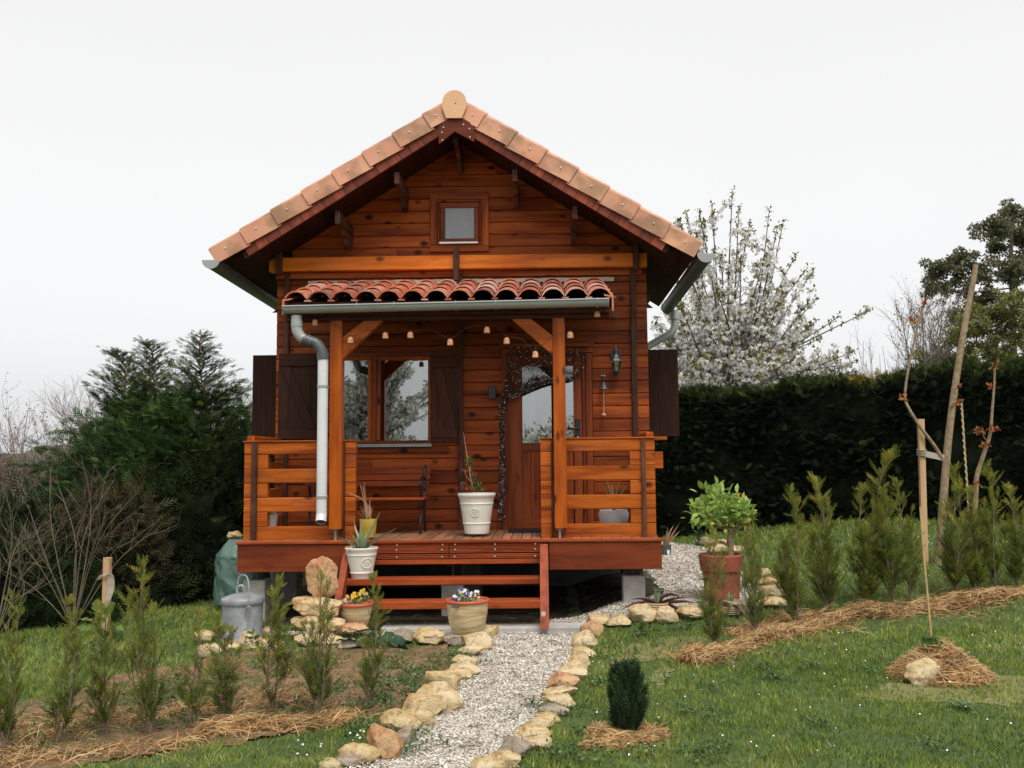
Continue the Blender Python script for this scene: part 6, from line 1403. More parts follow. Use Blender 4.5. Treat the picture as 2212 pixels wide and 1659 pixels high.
bigleaf('leafy_weed', 'dark green broad-leaved weed in front of the bed wall', 'plant', 800, 1400, None, [(770, 1385, .16, 2.9, .2), (745, 1395, .14, 3.1, .0), (815, 1385, .17, .4, .4), (838, 1388, .16, .2, .1), (860, 1398, .14, .0, -.1), (825, 1402, .15, .3, -.2), (800, 1395, .15, 1.5, .6), (755, 1405, .13, 3.0, -.2), (785, 1400, .14, 2.4, .3), (845, 1408, .13, -.2, -.2)], M['darkbig'])
def smallplant(label, px_, py_, h_, n, mat, spread=.05, sz=.05):
    g = G(px_, py_); t = thing('small_plant', label, 'plant', loc3(g)); mb = MB(); mb.tube([g, g+Vector((0, 0, h_))], [.005, .003], 5); mb.build('stem', M['leafstalk'], t)
    a = RNG.uniform(0, 6.28, n); u = RNG.random(n)**.6; pos = np.stack([np.full(n, g.x), np.full(n, g.y), g.z+h_*u], 1)+RNG.normal(0, .006, (n, 3)); d = np.stack([np.cos(a), np.sin(a), RNG.uniform(.1, .9, n)], 1)
    scatter('leaves', oV, oF, pos, frames(d), sz*RNG.uniform(.7, 1.2, n), M[mat], t); return t
smallplant('bright green star-shaped young plant in front of the large pale rock', 545, 1402, .13, 26, 'leafgreen', sz=.075)
smallplant('small plant with a reddish foot on the lawn below the curved border', 1388, 1375, .10, 26, 'leafgreen', sz=.07)
smallplant('small grey-green plant on the rock at the far end of the gravel', 1512, 1182, .22, 20, 'darkbig' if 'darkbig' in M else 'leafgreen', sz=.11)
smallplant('tiny green sprig among the rocks right of the lemon pot', 1625, 1330, .16, 30, 'leafgreen', sz=.05)

def leafcloud(parent, name, ells, tV, tF, sz, mat, up=.2, shell=.45, rnshift=0):
    PP = []; DD = []; RR = []
    for (c, r_, n) in ells:
        d = RNG.normal(0, 1, (n, 3)); d /= np.linalg.norm(d, axis=1, keepdims=True); rad = (shell+(1-shell)*RNG.random(n)**.5); nz = 1+.22*np.sin(d[:, 0]*7+c[0]*3)*np.sin(d[:, 2]*8+d[:, 1]*5)
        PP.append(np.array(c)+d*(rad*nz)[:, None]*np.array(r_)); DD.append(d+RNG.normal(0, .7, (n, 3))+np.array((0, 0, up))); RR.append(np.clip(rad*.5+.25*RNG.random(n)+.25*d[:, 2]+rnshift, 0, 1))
    PP = np.concatenate(PP); DD = np.concatenate(DD); RR = np.concatenate(RR); k_ = PP[:, 2] > gz(PP[:, 0], PP[:, 1])
    PP, DD, RR = PP[k_], DD[k_], RR[k_]
    return scatter(name, tV, tF, PP, frames(DD, RNG.uniform(0, 6.28, len(PP))), sz*RNG.uniform(.6, 1.3, len(PP)), mat, parent, rnd=RR)
# ------------------------------------------------------------------ big cypresses on the left
M['cyp'] = leaf('cypress_leaf', [(0, (.009, .020, .009)), (.4, (.026, .056, .018)), (.75, (.080, .140, .032)), (1, (.19, .25, .06))], .7, .25, .08)
def cypress(label, bx, tx, ty, Y, rad, nb, z0=.15, arms=(), bend=0):
    g = P(bx, 1200, Y); g.z = float(gz(g.x, Y)); top = P(tx, ty, Y); h_ = top.z-g.z
    t = thing('cypress_tree', label, 'tree', loc3(g), 'big cypresses left of the cabin')
    tr = spl([g, g.lerp(top, .5)+Vector((.1, 0, 0)), g.lerp(top, .85), top+Vector((0, 0, -.12)), top+Vector((bend, 0, 0))], 6)
    trA = np.array([tuple(p) for p in tr]); cA = np.concatenate([[0], np.cumsum(np.linalg.norm(np.diff(trA, axis=0), axis=1))])
    def at(v): return Vector([float(np.interp(v*cA[-1], cA, trA[:, k])) for k in range(3)])
    mb = MB(); mb.tube(tr, [max(.004, .075*(1-c_/cA[-1])**1.6) for c_ in cA], 7); mb.build('trunk', M['bark'], t, 60)
    pos = []; dr = []; sc = []; rn = []; bw = MB()
    def arm(p, d, L_, up=.35, dens=1.0, s0=.17):
        d = np.array(d, float); d /= np.linalg.norm(d); p = np.array(p, float); m_ = max(4, int(L_*13*dens)); pts = [p.copy()]; st_ = L_/m_
        for q in range(m_):
            u = (q+1)/m_; d = d+np.array((0, 0, up*(.10 if u < .6 else -.22)))*(4.0/m_)*1.6+RNG.normal(0, .035, 3); d /= np.linalg.norm(d); p = p+d*st_; pts.append(p.copy())
            if u < .18: continue
            for k_ in range(3 if u < .9 else 5):
                s = (-1, 1, 0, .5, -.5)[k_]; sd__ = np.cross(d, (0, 0, 1)); nn = np.linalg.norm(sd__); sd__ = sd__/nn if nn > .1 else np.array((1, 0, 0))
                dd = d*1.0+s*sd__*RNG.uniform(.5, 1.0)+RNG.normal(0, .22, 3)+np.array((0, 0, -.05+.25*(RNG.random()-.3))); pos.append(p+RNG.normal(0, .02, 3)); dr.append(dd); sc.append(s0*RNG.uniform(.6, 1.25)*(1.15-.35*u)); rn.append(np.clip(RNG.normal(.25+.45*u, .18), 0, 1))
        bw.tube(pts, list(np.linspace(.012, .003, len(pts))), 3)
    for j in range(nb):
        u = (j+.5)/nb; u = u**1.05; p = at(.04+.69*u)
        if p.z < g.z+z0: p.z = g.z+z0+random.random()*.3
        rr_ = rad*((1-u)**.75)*(.70+.30*min(1, u/.25))+.22; a = j*2.399+random.uniform(-.4, .4); L_ = rr_*random.uniform(.75, 1.15)
        arm(p, (math.cos(a), math.sin(a), random.uniform(.05, .40)+.25*u), L_, s0=.15, dens=1.2)
    for j in range(56):                          # thin leader with short drooping sprays
        v = (j+.5)/56; p = at(.66+.335*v); a = j*2.399
        arm(p, (math.cos(a), math.sin(a)*.8, .55), (.52*(1-v)**.9+.09)*random.uniform(.7, 1.2), s0=.085+.05*(1-v), dens=1.5)
    for (ax_, ay_, ex, ey, dY) in arms:
        p = P(ax_, ay_, Y); e_ = P(ex, ey, Y+dY); arm(p, np.array(e_-p)+np.array((0, 0, -.12)), (e_-p).length, up=.3, dens=1.3, s0=.2)
    bw.build('branches', M['bark'], t)
    scatter('crown', FV, FF, np.array(pos), frames(np.array(dr), RNG.normal(0, .5, len(pos))), np.array(sc), M['cyp'], t, rnd=np.array(rn))
    # inner leaves round a near-black core that carries the crown's shade as colour
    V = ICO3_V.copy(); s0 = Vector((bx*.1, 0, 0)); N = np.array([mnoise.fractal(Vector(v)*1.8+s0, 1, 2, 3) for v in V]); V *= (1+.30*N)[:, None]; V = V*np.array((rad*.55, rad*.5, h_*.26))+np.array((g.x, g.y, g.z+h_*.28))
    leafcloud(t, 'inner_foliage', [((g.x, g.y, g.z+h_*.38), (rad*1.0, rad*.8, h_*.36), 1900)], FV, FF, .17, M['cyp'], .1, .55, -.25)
    mesh_np('crown_shade_core', V, ICO3_F, M['cypshade'], t, rnd=np.full(len(V), .1), smooth=True); return t
M['cypshade'] = plain('cypress_inner_shade', (.012, .022, .010), .95, .2, 9, spec=.05, bmp=1, bscale=18)  # colour stands for the shade between the inner branches
cypress('cypress with a thin leader bending left, leftmost of the three', 285, 268, 765, 12.8, 1.3, 150, arms=[(250, 1010, 90, 940, -.3), (250, 1060, 45, 985, -.4), (270, 960, 130, 905, .0), (270, 930, 215, 850, -.2), (240, 1090, 85, 1050, -.5), (300, 1050, 170, 1000, -.8)], bend=-.22)
cypress('cypress with a wispy top between the two others', 350, 328, 742, 12.4, 1.3, 150, bend=-.12)
cypress('tallest cypress, nearest to the cabin shutter', 440, 432, 724, 12.0, 1.45, 170, arms=[(450, 900, 560, 880, 0), (450, 960, 570, 960, -.3), (460, 860, 520, 830, 0), (450, 1020, 590, 1010, 0), (450, 1080, 540, 1080, -.6), (470, 1150, 560, 1130, -.3)], bend=.03)

# ------------------------------------------------------------------ bushes and bare shrubs
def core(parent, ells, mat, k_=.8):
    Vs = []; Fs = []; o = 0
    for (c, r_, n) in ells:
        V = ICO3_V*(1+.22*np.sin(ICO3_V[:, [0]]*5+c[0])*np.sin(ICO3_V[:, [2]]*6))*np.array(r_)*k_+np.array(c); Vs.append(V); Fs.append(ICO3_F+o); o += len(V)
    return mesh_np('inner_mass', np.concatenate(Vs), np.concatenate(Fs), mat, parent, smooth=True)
M['bushdark'] = leaf('bush_dark', [(0, (.006, .011, .005)), (.6, (.014, .025, .009)), (1, (.045, .070, .022))], .75, .15, .05)
M['busholive'] = leaf('bush_olive', [(0, (.014, .015, .007)), (.6, (.040, .038, .014)), (1, (.11, .080, .028))], .7, .2)
M['thicket'] = leaf('thicket_twig', [(0, (.04, .03, .02)), (.6, (.11, .08, .055)), (1, (.20, .15, .105))], .8, .2)
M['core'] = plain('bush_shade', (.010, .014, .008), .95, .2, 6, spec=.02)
def bush(label, ells_px, mat, sz, up=.2, corek=.8, tV=FV2, tF=FF2, group='bushes along the left boundary', cat='bush', name='bush'):
    ells = []
    for (cx, cy, rx, ry, Y, n) in ells_px: p = P(cx, cy, Y); ells.append((tuple(p), (rx/FPX*Y, rx/FPX*Y*.8, ry/FPX*Y), n))
    x = sum(e[0][0] for e in ells)/len(ells); y = ells[0][0][1]; t = thing(name, label, cat, (x, y, float(gz(x, y))), group)
    leafcloud(t, 'foliage', ells, tV, tF, sz, M[mat], up)
    if corek: core(t, ells, M['core'], corek)
    return t
bush('dark green bramble bush under the cypresses, left of the tarpaulin', [(400, 1180, 150, 150, 10.9, 1700), (470, 1120, 110, 150, 11.2, 1200), (360, 1280, 110, 70, 10.4, 700), (440, 1285, 100, 60, 10.6, 600), (300, 1310, 90, 70, 9.8, 500)], 'bushdark', .20)
bush('olive and rust tinted bush left of the dark brambles', [(230, 1180, 110, 130, 10.0, 1300), (150, 1230, 110, 110, 9.6, 1100), (280, 1230, 80, 110, 9.9, 700)], 'busholive', .17)
bush('low dark hedge growth at the far left edge', [(70, 1200, 150, 130, 9.8, 1500), (60, 1290, 130, 120, 9.2, 1500), (-60, 1260, 130, 150, 9.2, 900), (150, 1340, 100, 70, 8.9, 700), (60, 1370, 80, 50, 8.7, 500)], 'bushdark', .17)
bush('dark leafy shrub seen through the gap between tarpaulin and shutter', [(540, 1050, 60, 120, 13.5, 700), (560, 1180, 70, 120, 13.2, 600)], 'bushdark', .22)
def bare(name, label, base, tips, mat, r0=.02, sub=5, subL=.35, parent=None, group=None, cat='shrub', buds=None, budn=0, budsz=.03, lev=2, drop=0.0):
    t = thing(name, label, cat, loc3(base), group); mb = MB(); bp = []
    def twig(p, d, L_, r_, k_):
        d = Vector(d).normalized(); m_ = 5; pts = [Vector(p)]; q = Vector(p)
        for i in range(m_): d = (d+Vector((random.gauss(0, .13), random.gauss(0, .13), random.gauss(.05-drop, .10)))).normalized(); q = q+d*L_/m_; pts.append(q.copy())
        mb.tube(pts, list(np.linspace(r_, r_*.45, m_+1)), 3, cap=False); bp.extend([tuple(x) for x in pts[2:]])
        if k_ > 0:
            for i in range(sub-1): j = random.randint(1, m_); twig(pts[j], d*1.0+Vector((random.gauss(0, .6), random.gauss(0, .6), random.gauss(.15, .35))), L_*random.uniform(.45, .75), r_*.6, k_-1)
    for e_ in tips:
        e_ = Vector(e_); b = Vector(base); mid = b.lerp(e_, .5)+Vector((random.gauss(0, .08), random.gauss(0, .08), .12*(e_-b).length)); pts = spl([b, mid, e_], 6)
        mb.tube(pts, list(np.linspace(r0, r0*.25, len(pts))), 5, cap=False); bp.extend([tuple(x) for x in pts[6:]])
        for i in range(sub): j = random.randint(4, len(pts)-2); dd = (pts[j+1]-pts[j]).normalized(); twig(pts[j], dd+Vector((random.gauss(0, .6), random.gauss(0, .6), random.gauss(.2, .3))), subL*random.uniform(.6, 1.2), r0*.3, lev-1)
    mb.build('branches', mat, t)
    if buds is not None:
        bp = np.array(bp); ii = RNG.integers(0, len(bp), budn); pos = bp[ii]+RNG.normal(0, budsz*.6, (budn, 3)); scatter('buds', rV, rF, pos, frames(RNG.normal(0, 1, (budn, 3))), budsz*RNG.uniform(.6, 1.3, budn), buds, t)
    return t
def tipsr(cx, cy, rx, ry, Y, n, dY=.5): return [P(cx+random.uniform(-rx, rx), cy+random.uniform(-ry, ry), Y+random.uniform(-dY, dY)) for _ in range(n)]
M['pinkbud'] = leaf('reddish_buds', [(0, (.30, .15, .12)), (1, (.50, .32, .26))], .7, .2)
b = Vector((P(160, 1300, 8.6).x, 8.6, 0)); bare('bare_shrub', 'pale bare branching shrub before the olive bush', b, [P(175, 985, 8.6), P(110, 1010, 8.5), P(250, 1030, 8.5), P(300, 1060, 8.4), P(60, 1090, 8.4), P(200, 1060, 8.3), P(20, 1150, 8.3), P(130, 1060, 8.7), P(230, 1110, 8.3), P(270, 1160, 8.2), P(70, 1180, 8.2), P(330, 1150, 8.4), P(0, 1230, 8.3)], M['twig'], .0065, 4, .38, group='bare shrubs along the left boundary')
b = Vector((P(-10, 1350, 8.0).x, 8.0, 0)); bare('bare_shrub', 'brown bare shrub cut by the left edge, in front of the low dark growth', b, [P(20, 1080, 8), P(-20, 1100, 8), P(60, 1120, 8), P(100, 1190, 8), P(5, 1160, 8), P(40, 1230, 8), P(90, 1260, 7.9)], M['twig'], .006, 5, .42, group='bare shrubs along the left boundary')
b = Vector((P(60, 1100, 15).x, 15, 0)); bare('budding_tree', 'bare tree with reddish buds at the far left edge', b, [P(60, 888, 15), P(20, 905, 15), P(110, 930, 15), P(150, 950, 14.8), P(0, 940, 15), P(80, 960, 14.7), P(130, 985, 14.7), P(30, 980, 14.8), P(-20, 960, 15), P(170, 1000, 15), P(50, 930, 15.2)], M['twigfar'], .016, 7, .55, cat='tree', buds=M['pinkbud'], budn=2600, budsz=.035)
for i, (cx, lab) in enumerate([(190, 'leftmost distant bare tree on the skyline'), (300, 'distant bare tree on the skyline behind the leaning cypress'), (395, 'distant bare tree on the skyline nearest the cypress tops'), (520, 'distant bare tree peeking out beside the cabin shutter')]):
    b = Vector((P(cx, 1000, 42).x, 42, 0)); bare('bare_tree', lab, b, tipsr(cx, 890, 60, 35, 42, 11, 2), M['twigfar'], .040, 7, 1.5, cat='tree', group='distant bare trees on the left skyline')

bush('brown twiggy thicket behind the bare shrubs at the left edge', [(60, 1120, 120, 110, 16, 1500), (190, 1080, 110, 90, 16.5, 1200), (-60, 1100, 110, 130, 16, 800)], 'thicket', .22, corek=.62)
# ------------------------------------------------------------------ tall hedge on the right
A = Vector((.6, 17.4, 0)); B = Vector((9.0, 11.6, 0)); hd = (B-A).normalized(); hn = Vector((hd.y, -hd.x, 0)); hn = hn if hn.y < 0 else -hn; Lh = (B-A).length
hedge = thing('hedge', 'tall dark clipped conifer hedge behind the right lawn', 'hedge', loc3(A+Vector((0, 0, float(gz(A.x, A.y))))))
def htop(s): return 2.50+.34*s/Lh+.05*np.sin(s*3.1)+.03*np.sin(s*7.7)
na, nb_ = 150, 46; V = []; F = []
prof = [(0.55+.0*k, k) for k in range(1)]
for i in range(na+1):
    s = Lh*i/na; c = A+hd*s; zt = float(htop(s)); zb = float(gz(c.x, c.y))-.1
    for j in range(nb_+1):
        t_ = j/nb_
        if t_ < .6: u = t_/.6; off = .55+.10*math.sin(u*3.0); z = zb+(zt-.15-zb)*u
        else: u = (t_-.6)/.4; off = .55*math.cos(u*math.pi); z = zt-.15+.15*math.sin(u*math.pi)
        q = mnoise.fractal(Vector((s*1.3, z*1.5, off*2)), 1, 2, 4)*.10; p = c+hn*(off+q); V.append((p.x, p.y, z+q*.4))
for i in range(na):
    for j in range(nb_): k_ = i*(nb_+1)+j; F.append((k_, k_+1, k_+nb_+2, k_+nb_+1))
M['hedge'] = leaf('hedge_leaf', [(0, (.004, .008, .004)), (.5, (.009, .015, .006)), (.80, (.034, .050, .020)), (1, (.085, .12, .028))], .8, .08, .1)
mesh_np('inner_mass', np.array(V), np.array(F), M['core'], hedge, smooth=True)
n = 15000; s = RNG.uniform(0, Lh, n); u = RNG.random(n)**.9; c = np.array(A)[None, :2]+np.outer(s, np.array(hd)[:2]); zb = gz(c[:, 0], c[:, 1]); zt = htop(s); off = .58+.08*np.sin(s*2.1)*np.sin(u*9)+RNG.normal(0, .05, n); pos = np.concatenate([c+np.outer(off, np.array(hn)[:2]), (zb+(zt-.08-zb)*u)[:, None]], 1)
d = np.array(hn)[None]*.8+np.outer(RNG.normal(0, 1.0, n), np.array(hd))+np.stack([np.zeros(n), np.zeros(n), RNG.normal(-.1, .5, n)], 1)
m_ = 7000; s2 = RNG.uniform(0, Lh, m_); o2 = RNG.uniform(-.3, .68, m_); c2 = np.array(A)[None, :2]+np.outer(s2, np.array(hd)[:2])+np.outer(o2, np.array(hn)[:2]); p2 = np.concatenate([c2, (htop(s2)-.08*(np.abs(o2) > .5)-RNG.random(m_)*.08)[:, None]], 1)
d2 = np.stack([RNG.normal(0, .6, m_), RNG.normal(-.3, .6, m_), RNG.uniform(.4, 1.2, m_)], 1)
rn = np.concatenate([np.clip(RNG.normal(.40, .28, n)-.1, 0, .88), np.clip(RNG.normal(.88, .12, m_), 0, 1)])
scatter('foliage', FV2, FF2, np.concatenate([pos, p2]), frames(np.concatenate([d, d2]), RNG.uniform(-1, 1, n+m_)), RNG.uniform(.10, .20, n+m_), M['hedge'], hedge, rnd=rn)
M['yellowtip'] = leaf('hedge_yellow_tip', [(0, (.20, .14, .02)), (1, (.42, .26, .04))], .6, .2)
def skyY(px_): # distance of the hedge face along a sight line
    for yy in np.arange(11.6, 17.4, .05):
        x = P(px_, 800, yy).x
        if ((Vector((x, yy, 0))-A).dot(hn)) < .45: return yy
    return 15
for i, (cx, cy, lab) in enumerate([(1900, 822, 'a')]):
    Yh = skyY(cx); leafcloud(hedge, 'yellow_tips', [(tuple(P(cx, cy, Yh)), (.5, .15, .06), 70)], FV2, FF2, .13, M['yellowtip'], .6)

# ------------------------------------------------------------------ cherry in blossom
bl_V = []; bl_F = []
rg = np.random.default_rng(5)
for k_ in range(9):
    c = rg.normal(0, .42, 3); d = rg.normal(0, 1, 3); d /= np.linalg.norm(d); a = np.cross(d, (0, 0, 1)); a /= np.linalg.norm(a); b = np.cross(d, a); n0 = len(bl_V)
    for (u, v) in ((-1, -.7), (.8, -1), (1, .8), (-.7, 1)): bl_V.append(c+(a*u+b*v)*.42)
    bl_F.append((n0, n0+1, n0+2, n0+3))
bl_V = np.array(bl_V); bl_F = np.array(bl_F)
M['blossom'] = leaf('cherry_blossom', [(0, (.88, .86, .83)), (.5, (.95, .94, .92)), (1, (.97, .97, .96))], .7, .55)
M['cherryleaf'] = leaf('cherry_leaf', [(0, (.12, .12, .025)), (.6, (.24, .22, .04)), (.9, (.36, .28, .07)), (1, (.34, .16, .06))], .6, .35)
def cherry(label, fork, base, tips, Y, nblo=2, seed=1, sc=1.0, shoots=9):
    random.seed(seed); t = thing('cherry_tree', label, 'tree', loc3(base)); mb = MB(); mb.tube(spl([base, base.lerp(fork, .5)+Vector((.06, 0, 0)), fork], 6), list(np.linspace(.13, .10, 13)), 8)
    bp = []; lp = []
    for e_ in tips:
        e_ = Vector(e_); L_ = (e_-fork).length; st_ = fork+Vector((random.gauss(0, .08), random.gauss(0, .1), random.uniform(-.2, .3))); mid = st_.lerp(e_, .45)+Vector((random.gauss(0, .12), random.gauss(0, .2), -.02*L_)); pts = spl([st_, mid, e_], 9)
        mb.tube(pts, list(np.linspace(.034 if L_ > 1.5 else .02, .006, len(pts))), 5, cap=False); n_ = len(pts)
        for i in range(5, n_):
            u = i/(n_-1)
            for _ in range(2 if u < .86 else 1):
                if u > .80 and random.random() < .75: lp.append(tuple(pts[i]))
                elif u < .93: bp.append(tuple(pts[i]+Vector((random.gauss(0, .04), random.gauss(0, .04), random.gauss(0, .04)))))
        for q in [1.0, .97, .94, .91]: lp.append(tuple(pts[-1].lerp(pts[-3], (1-q)*8)))
        for _ in range(shoots):
            u = random.uniform(.25, .92); i = int(u*(n_-1)); d = (pts[min(i+1, n_-1)]-pts[i-1]).normalized(); dd = (d*.7+Vector((random.gauss(0, .6), random.gauss(0, .6), random.gauss(.2, .35)))).normalized(); Ls = random.uniform(.25, .75)*(1.2-u*.6); p = pts[i].copy(); sp_ = [p.copy()]
            for q in range(6):
                dd = (dd+Vector((random.gauss(0, .08), random.gauss(0, .08), .07))).normalized(); p = p+dd*Ls/6; sp_.append(p.copy())
                if q > 0:
                    for _k in range(nblo):
                        (bp if random.random() < .86 else lp).append((p.x+random.gauss(0, .045), p.y+random.gauss(0, .045), p.z+random.gauss(0, .045)))
            lp.append(tuple(p)); lp.append(tuple(p)); mb.tube(sp_, list(np.linspace(.009, .003, 7)), 3, cap=False)
    mb.build('trunk', M['barkdark'], t, 60)
    bp = np.array(bp); scatter('blossom', bl_V, bl_F, bp, frames(RNG.normal(0, 1, bp.shape)), RNG.uniform(.038, .062, len(bp))*sc, M['blossom'], t)
    lp = np.repeat(np.array(lp), 4, axis=0); lp = lp+RNG.normal(0, .028, lp.shape); d = RNG.normal(0, 1, lp.shape)+np.array((0, 0, .5)); scatter('leaves', rV, rF, lp, frames(d), RNG.uniform(.055, .105, len(lp))*sc, M['cherryleaf'], t)
    return t
Yc = 18.6; fork = P(1565, 850, Yc); base = Vector((fork.x, Yc, float(gz(fork.x, Yc))))
tp = [(1582, 413), (1596, 448), (1538, 445), (1510, 456), (1484, 460), (1468, 476), (1521, 482), (1620, 480), (1662, 453), (1692, 481), (1680, 487), (1718, 551), (1745, 578), (1756, 586), (1762, 648), (1761, 696), (1882, 669), (1813, 684), (1846, 759), (1850, 783), (1775, 730), (1740, 660), (1700, 610), (1650, 560), (1600, 560), (1560, 540), (1720, 740), (1800, 770), (1670, 660), (1640, 620), (1500, 560), (1460, 600)]
tips = [P(a, b, Yc+random.uniform(-.6, .6)) for a, b in tp]
for _ in range(40):
    a = random.uniform(0, math.pi); r_ = math.sqrt(random.random()); x = 1580+r_*215*math.cos(a)*random.choice((1, .8)); y = 850-r_*math.sin(a)*(330 if abs(x-1580) < 110 else 215); tips.append(P(x, y, Yc+random.uniform(-1.8, 1.6)))
for _ in range(14): tips.append(P(random.uniform(1405, 1500), random.uniform(640, 850), Yc+random.uniform(-1, 1)))
for _ in range(10): tips.append(P(random.uniform(1680, 1850), random.uniform(775, 850), Yc+random.uniform(-1, 1)))
cherry('white blossoming cherry tree rising behind the hedge beside the cabin', fork, base, tips, Yc, 2, 11, 1.0, shoots=6)
random.seed(99)
# ------------------------------------------------------------------ trees and shrubs behind the hedge
for i, (cx, cy, n_, lab) in enumerate([(1790, 790, 6, 'thin bare shrub behind the hedge right below the cherry'), (1860, 760, 7, 'bare shrub behind the hedge, right of the cherry'), (1935, 770, 9, 'bare shrub with pale buds left of the big tree')]):
    b = Vector((P(cx, 900, 17.5).x, 17.5, .4)); bare('bare_shrub', lab, b, tipsr(cx, cy, 35, 30, 17.5, n_, .5), M['twigfar'], .012, 4, .35, group='bare shrubs behind the hedge')
b = Vector((P(2010, 1000, 21).x, 21, .4)); bare('bare_shrub', 'tall airy budding shrub at the left foot of the big right tree', b, tipsr(1995, 720, 55, 75, 21, 22, 1), M['twigfar'], .025, 8, .8, group='bare shrubs behind the hedge', buds=M['cherryleaf'], budn=900, budsz=.06)
M['pineleaf'] = leaf('dark_tree_leaf', [(0, (.055, .06, .03)), (.5, (.15, .155, .075)), (1, (.28, .27, .16))], .6, .35)
M['springleaf'] = leaf('spring_leaf', [(0, (.09, .10, .03)), (.5, (.20, .215, .06)), (1, (.33, .34, .11))], .6, .35)
def clumptree(label, bx, Y, trunk, ells, mat, sz, tmat, rt=.2):
    base = Vector((P(bx, 900, Y).x, Y, .4)); t = thing('tall_tree', label, 'tree', loc3(base)); mb = MB(); pts = spl([base]+[P(a, b, Y) for a, b in trunk], 6); mb.tube(pts, list(np.linspace(rt, rt*.35, len(pts))), 8); E = []
    for (cx, cy, rx, ry, n) in ells:
        rx *= 1.3; ry *= 1.25; n = int(n*1.5); c = P(cx, cy, Y+random.uniform(-1.2, 1.2)); j = min(range(len(pts)), key=lambda k: (pts[k]-c).length+max(0, pts[k].z-c.z)*2); mb.tube(spl([pts[j], pts[j].lerp(c, .5)+Vector((0, 0, -.1)), c], 5), list(np.linspace(rt*.22, .02, 11)), 5, cap=False)
        for k_ in range(20):
            a = RNG.normal(0, 1, 3); a = a/np.linalg.norm(a)*RNG.uniform(.3, 1.0); e_ = c+Vector((a[0]*rx/FPX*Y, a[1]*rx/FPX*Y, a[2]*ry/FPX*Y)); mb.tube([c, e_], [.014, .006], 3, cap=False); E.append((tuple(e_), (rx/FPX*Y*.23, rx/FPX*Y*.23, ry/FPX*Y*.20), n//14))
    mb.build('trunk', M[tmat], t, 60); leafcloud(t, 'crown', E, rV, rF, sz, M[mat], .3, .1); return t
clumptree('tall dark-leaved tree at the upper right edge with open clumps', 2195, 25, [(2190, 760), (2186, 640), (2184, 540), (2190, 480)], [(2035, 590, 34, 34, 800), (2020, 625, 22, 22, 300), (2075, 570, 34, 30, 800), (2110, 590, 30, 34, 700), (2060, 630, 36, 26, 500), (2145, 490, 34, 28, 800), (2180, 470, 38, 28, 900), (2205, 500, 34, 40, 900), (2160, 530, 30, 26, 600), (2170, 580, 34, 30, 700), (2205, 590, 30, 36, 700), (2070, 680, 30, 34, 500), (2120, 640, 34, 24, 500), (2230, 540, 30, 60, 900), (2130, 680, 34, 34, 500)], 'pineleaf', .085, 'barkdark', .10)
clumptree('light green leafy tree at the right edge above the hedge', 2140, 21, [(2145, 850), (2150, 760), (2155, 700)], [(2100, 690, 36, 34, 700), (2150, 670, 40, 36, 900), (2200, 660, 40, 40, 900), (2205, 720, 44, 44, 1000), (2160, 730, 44, 40, 1000), (2110, 740, 40, 38, 800), (2060, 730, 34, 34, 550), (2040, 770, 40, 30, 600), (2090, 780, 44, 30, 800), (2150, 785, 50, 30, 900), (2210, 780, 44, 34, 900), (2000, 785, 36, 24, 350), (2240, 700, 40, 60, 900)], 'springleaf', .062, 'bark', .08)

M['farwood'] = plain('far_wood', (.13, .13, .10), .95, .25, .25, spec=.05)
rg = np.random.default_rng(3); Vs = []; Fs = []; o_ = 0
for x_ in np.arange(-170, 190, 5.0):
    rx, ry_, rz = rg.uniform(4, 7), rg.uniform(3, 5), rg.uniform(3.0, 5.2); cx_, cy_ = x_+rg.normal(0, 1), 115+rg.normal(0, 5)+abs(x_)*.05
    V = ICO3_V*(1+.16*np.array([mnoise.fractal(Vector(v)*2.4+Vector((x_, 0, 0)), 1, 2, 4) for v in ICO3_V]))[:, None]; V = V*np.array((rx, ry_, rz))+np.array((cx_, cy_, .3)); Vs.append(V); Fs.append(ICO3_F+o_); o_ += len(V)
tag(mesh_np('distant_wood', np.concatenate(Vs), np.concatenate(Fs), M['farwood']), kind='stuff')
# ------------------------------------------------------------------ young trees in front of the hedge
Yy = 10.4
yt = thing('young_tree', 'leaning young tree trunk with a side branch, tied by a board to a stake', 'tree', loc3(Vector((P(2030, 1220, Yy).x, Yy, float(gz(P(2030, 1220, Yy).x, Yy))))))
mb = MB(); mb.tube(spl([P(2024, 1250, Yy), P(2030, 1180, Yy), P(2038, 1080, Yy), P(2044, 1000, Yy), P(2052, 920, Yy), P(2064, 830, Yy), P(2078, 740, Yy), P(2090, 670, Yy), P(2102, 610, Yy), P(2108, 572, Yy)], 4), list(np.linspace(.048, .028, 37)), 10)
br_ = spl([P(2040, 1000, Yy), P(2020, 965, Yy-.03), P(1990, 925, Yy-.05), P(1962, 880, Yy-.05), P(1955, 855, Yy), P(1960, 810, Yy), P(1972, 750, Yy), P(1986, 690, Yy), P(1996, 658, Yy)], 4); mb.tube(br_, list(np.linspace(.020, .010, len(br_))), 8)
mb.tube([P(1975, 710, Yy), P(1968, 695, Yy)], .006, 5); mb.build('trunk', M['barklight'], yt, 60)
M['redleaf'] = leaf('young_red_leaf', [(0, (.20, .045, .025)), (.6, (.40, .13, .05)), (1, (.55, .34, .10))], .5, .3)
tuft('red_leaves', [P(*q, Yy-.02) for q in [(1996, 654), (1972, 692), (1954, 856), (2068, 838), (2062, 872), (2070, 872)]], M['redleaf'], yt, .055, 12, .020)
sk = thing('tree_stake', 'tall pale wooden stake by the hedge with a board tied to the young tree', 'stake', loc3(Vector((P(1996, 1200, Yy).x, Yy, .2))))
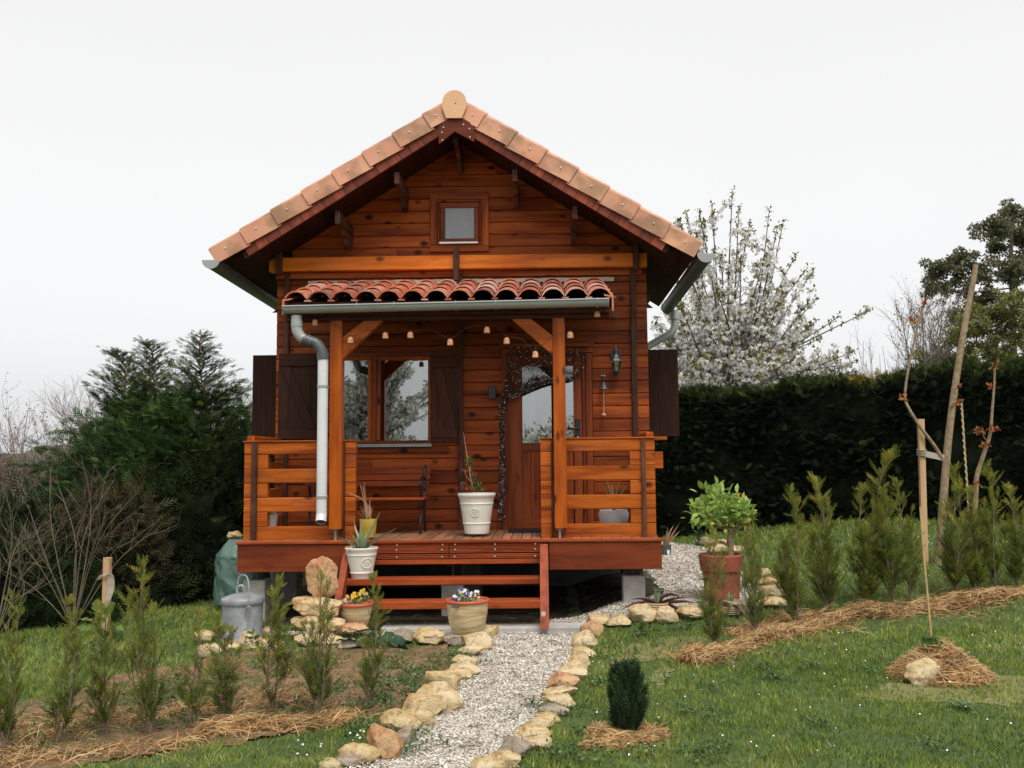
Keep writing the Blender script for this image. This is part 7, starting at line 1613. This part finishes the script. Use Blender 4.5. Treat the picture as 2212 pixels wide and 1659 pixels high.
V = [P(1984, 1300, Yy), P(2000, 1300, Yy), P(1995, 905, Yy), P(1985, 905, Yy)]; mb = MB(); W = [Vector((v.x, v.y+.05, v.z)) for v in V]; W2 = [Vector((P(a, b, Yy).x, Yy, P(a, b, Yy).z)) for a, b in [(1995, 1250), (2007, 1250), (1997, 905), (1984.5, 905)]]; W3 = [Vector((v.x, v.y+.05, v.z)) for v in W2]; mb.hexa([W2[0], W2[1], W3[1], W3[0], W2[3], W2[2], W3[2], W3[3]]); mb.build('post', M['rawwood'], sk)
mb = MB(); a = [P(1990, 985, Yy-.02), P(2050, 998, Yy-.02), P(2048, 984, Yy-.02), P(1990, 972, Yy-.02)]; c = [Vector((v.x, v.y+.018, v.z)) for v in a]; mb.hexa([a[0], a[1], c[1], c[0], a[3], a[2], c[2], c[3]]); mb.build('board', M['greywood'], sk)
mb = MB(); 
for k_ in range(3): p = P(1991, 972+k_*5, Yy+.02); mb.tube([p+Vector((.048*math.cos(t_), .045*math.sin(t_), .01*math.sin(t_))) for t_ in np.linspace(0, 6.28, 14)], .008, 5)
mb.build('tie', M['greywood'], sk, 60)
def strpole(label, pts, Y, mat='string', r_=.010):
    p = P(*pts[-1], Y); t = thing('support_pole', label, 'pole', loc3(p), None); mb = MB(); path_ = spl([P(a, b, Y) for a, b in pts], 8); mb.tube(path_, r_, 7); mb.build('pole', M['bamboo'], t, 60)
    h_ = MB(); q = []; n_ = len(path_)*6
    for i in range(n_): u = i/(n_-1)*(len(path_)-1); j = min(int(u), len(path_)-2); c = path_[j].lerp(path_[j+1], u-j); a = i*.9; q.append(c+Vector((math.cos(a)*(r_+.002), math.sin(a)*(r_+.002), 0)))
    h_.tube(q, .0035, 4); h_.build('cord_winding', M['string'], t, 60)
strpole('thin pole wound with white cord between the two young trees', [(2077, 870), (2083, 960), (2090, 1060), (2098, 1190)], 10.5)
strpole('short pole wound with white cord just left of the leaning trunk', [(2050, 915), (2040, 985), (2032, 1080), (2027, 1160)], 10.5)
y2 = thing('red_leaved_tree', 'slim crooked young tree with tufts of red leaves near the right edge', 'tree', loc3(Vector((P(2105, 1200, 10.6).x, 10.6, .25))))
mb = MB(); pp = spl([P(*q, 10.6) for q in [(2098, 1230), (2102, 1160), (2108, 1070), (2110, 1030), (2124, 985), (2134, 955), (2140, 930), (2143, 890), (2147, 840), (2149, 795)]], 4); mb.tube(pp, list(np.linspace(.034, .010, len(pp))), 9); mb.tube([P(2134, 955, 10.6), P(2126, 945, 10.6), P(2120, 928, 10.6)], .007, 5); mb.build('trunk', M['barklight'], y2, 60)
tuft('red_leaves', [P(*q, 10.55) for q in [(2149, 792), (2120, 930), (2112, 928), (2142, 926), (2150, 928), (2130, 962), (2122, 965), (2142, 836), (2106, 1045)]], M['redleaf'], y2, .052, 12, .020)

# ------------------------------------------------------------------ planting behind the camera, seen only in the window panes
f2 = Vector((-5.0, -7.0, 2.3)); t2 = [Vector((-5.0+random.gauss(0, 1.5), -7+random.gauss(0, 1.3), random.uniform(1.4, 6.3))) for _ in range(64)]
cherry('cherry tree behind the camera, mirrored in the window panes', f2, Vector((-5.0, -7, 0)), t2, 0, 2, 21, 1.3, shoots=8)
E = [((x, -8.0+random.uniform(-.5, .5), random.uniform(1.1, 2.0)), (.9, .6, random.uniform(.8, 1.2)), 420) for x in np.arange(-2.2, 5.5, .8)]
t = thing('flowering_bush', 'pale flowering bush behind the camera, mirrored in the door pane', 'bush', (1.5, -8, 0)); leafcloud(t, 'foliage', E, rV, rF, .12, M['cherryleaf'], .3, .2); leafcloud(t, 'blossom', [(c, r_, n//2) for c, r_, n in E], bl_V, bl_F, .07, M['blossom'], .3, .6)
